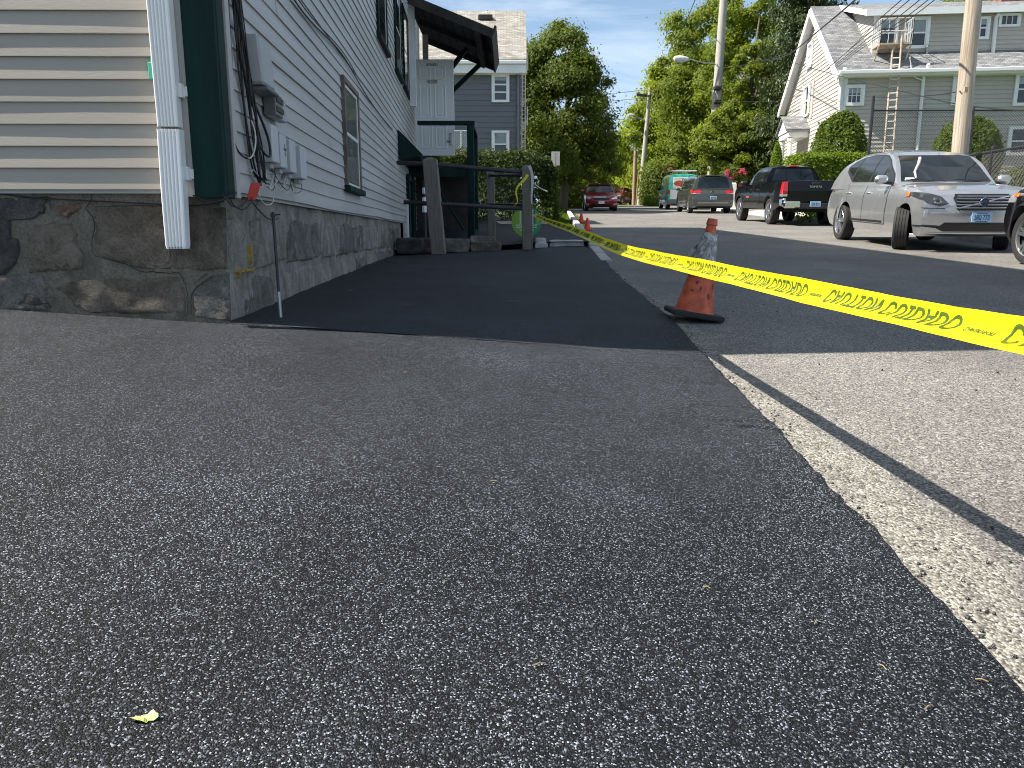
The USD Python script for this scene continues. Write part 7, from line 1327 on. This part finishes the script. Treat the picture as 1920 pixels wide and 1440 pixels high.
for u in (1197, 1208, 1226, 1237): obj('insulator', MB().lathe([(0.06, 0), (0.05, 0.12), (0.08, 0.16), (0.02, 0.26)], P(u, 177 + (u - 1194) * 0.15, 61.8), 8), 'box_dark', up3)
lamp(up3, 62, [(1211, 229), (1200, 222), (1189, 216)], (1178, 215), (1190, 216))
ss = P(1206, 318, 61.5); obj('street_sign', MB().box(P(1215, 317, 61.4), (0.75, 0.03, 0.22), 0.01), 'street_blue', None, False, 'small blue street name sign fixed to the far utility pole', 'street sign'); obj('mark', MB().box(P(1215, 317, 61.37), (0.45, 0.01, 0.07)), 'plate_blue', T(stage.GetPrimAtPath('/World/street_sign'), '/World/street_sign', (0, 0, 0)))
up4, *_ = pole('short brown pole at the bend, left of the slim grey pole', 1188, 384, 1190, 330, 64, 0.16, 0.14, 'pole_brown', 2.0)
gw = obj('guy_guard', MB().tube([P(1193, 384, 63), P(1198, 320, 63)], 0.06, 8), 'mustard_paint', None, True, 'yellow guy wire guard between the two far poles', 'guard')
def wire(pts, r, label, group=None, sag=0.0):
    p = [np.asarray(q, float) for q in pts]
    if len(p) == 2: mid = (p[0] + p[1]) / 2 - [0, 0, sag]; p = [p[0], mid, p[1]]
    obj('wire', MB().tube(spline(p, 24), r, 5), 'cable_black', None, True, label, 'wire', group)
wire([P(1430, 115, 45), P(1480, 101, 36), P(1520, 70, 28), P(1603, 0, 19), P(1680, -70, 15)], 0.022, 'thickest overhead cable slanting down across the spruce to the lamp pole')
for i, (x0, v0, x1) in enumerate(((1556, 124, 1705), (1560, 126, 1724), (1563, 127, 1740), (1567, 128, 1752), (1548, 132, 1690))):
    wire([P(x0, v0, 33.2), P(lerp(x0, x1, 0.55), lerp(v0, 0, 0.55), 24), P(x1, 0, 17.5), P(x1 + 60, -50, 15.5)], 0.011, ['leftmost but one', 'middle one', 'second from the right', 'rightmost', 'leftmost'][i] + ' of the parallel service wires fanning out from the beige house eave', 'service wires to the beige house')
wire([P(1483, 114, 41.5), P(1540, 133, 33), P(1620, 154, 28), P(1720, 178, 22), P(1800, 196, 17), P(1900, 206, 13), P(2000, 206, 10)], 0.012, 'long wire sagging across the front of the beige house to the right edge')
wire([P(1345, 120, 49.7), P(1400, 121, 43), P(1476, 101, 40)], 0.02, 'pale wire from the lamp pole to the gable of the beige house'); wire([P(1345, 190, 49.7), P(1400, 191, 43), P(1460, 191, 40)], 0.014, 'lower wire from the lamp pole towards the beige house'); wire([P(1645, 183, 33), P(1700, 182, 26), P(1800, 171, 15.3)], 0.012, 'pale wire from the near pole to the fire escape ladder')
for i, (u0, v0, u1, v1) in enumerate(((1256, 92, 1303, 0), (1303, 54, 1328, 0), (1362, 22, 1376, 0))): wire([P(u0, v0, 58), P(u1, v1, 44), P(u1 + 14, v1 - 40, 40)], 0.022, ['leftmost', 'middle', 'rightmost'][i] + ' overhead wire rising out of the treetops beside the lamp pole', 'overhead wires beside the lamp pole')
for i, (v0, v1) in enumerate(((176, 169), (190, 184), (225, 222), (252, 246), (262, 254))): wire([P(1060, v0 + 6, 70), P(1140, v0, 66), P(1205, v1, 62)], 0.018, ['highest', 'second highest', 'middle', 'second lowest', 'lowest'][i] + ' of the distant wires crossing the sky gap to the slim grey pole', 'distant wires across the road')
obj('splice_case', MB().tube([P(1153, 255, 66), P(1164, 255, 66)], 0.12, 8), 'dark_wood', None, True, 'dark splice case hanging on the distant wires', 'splice case')
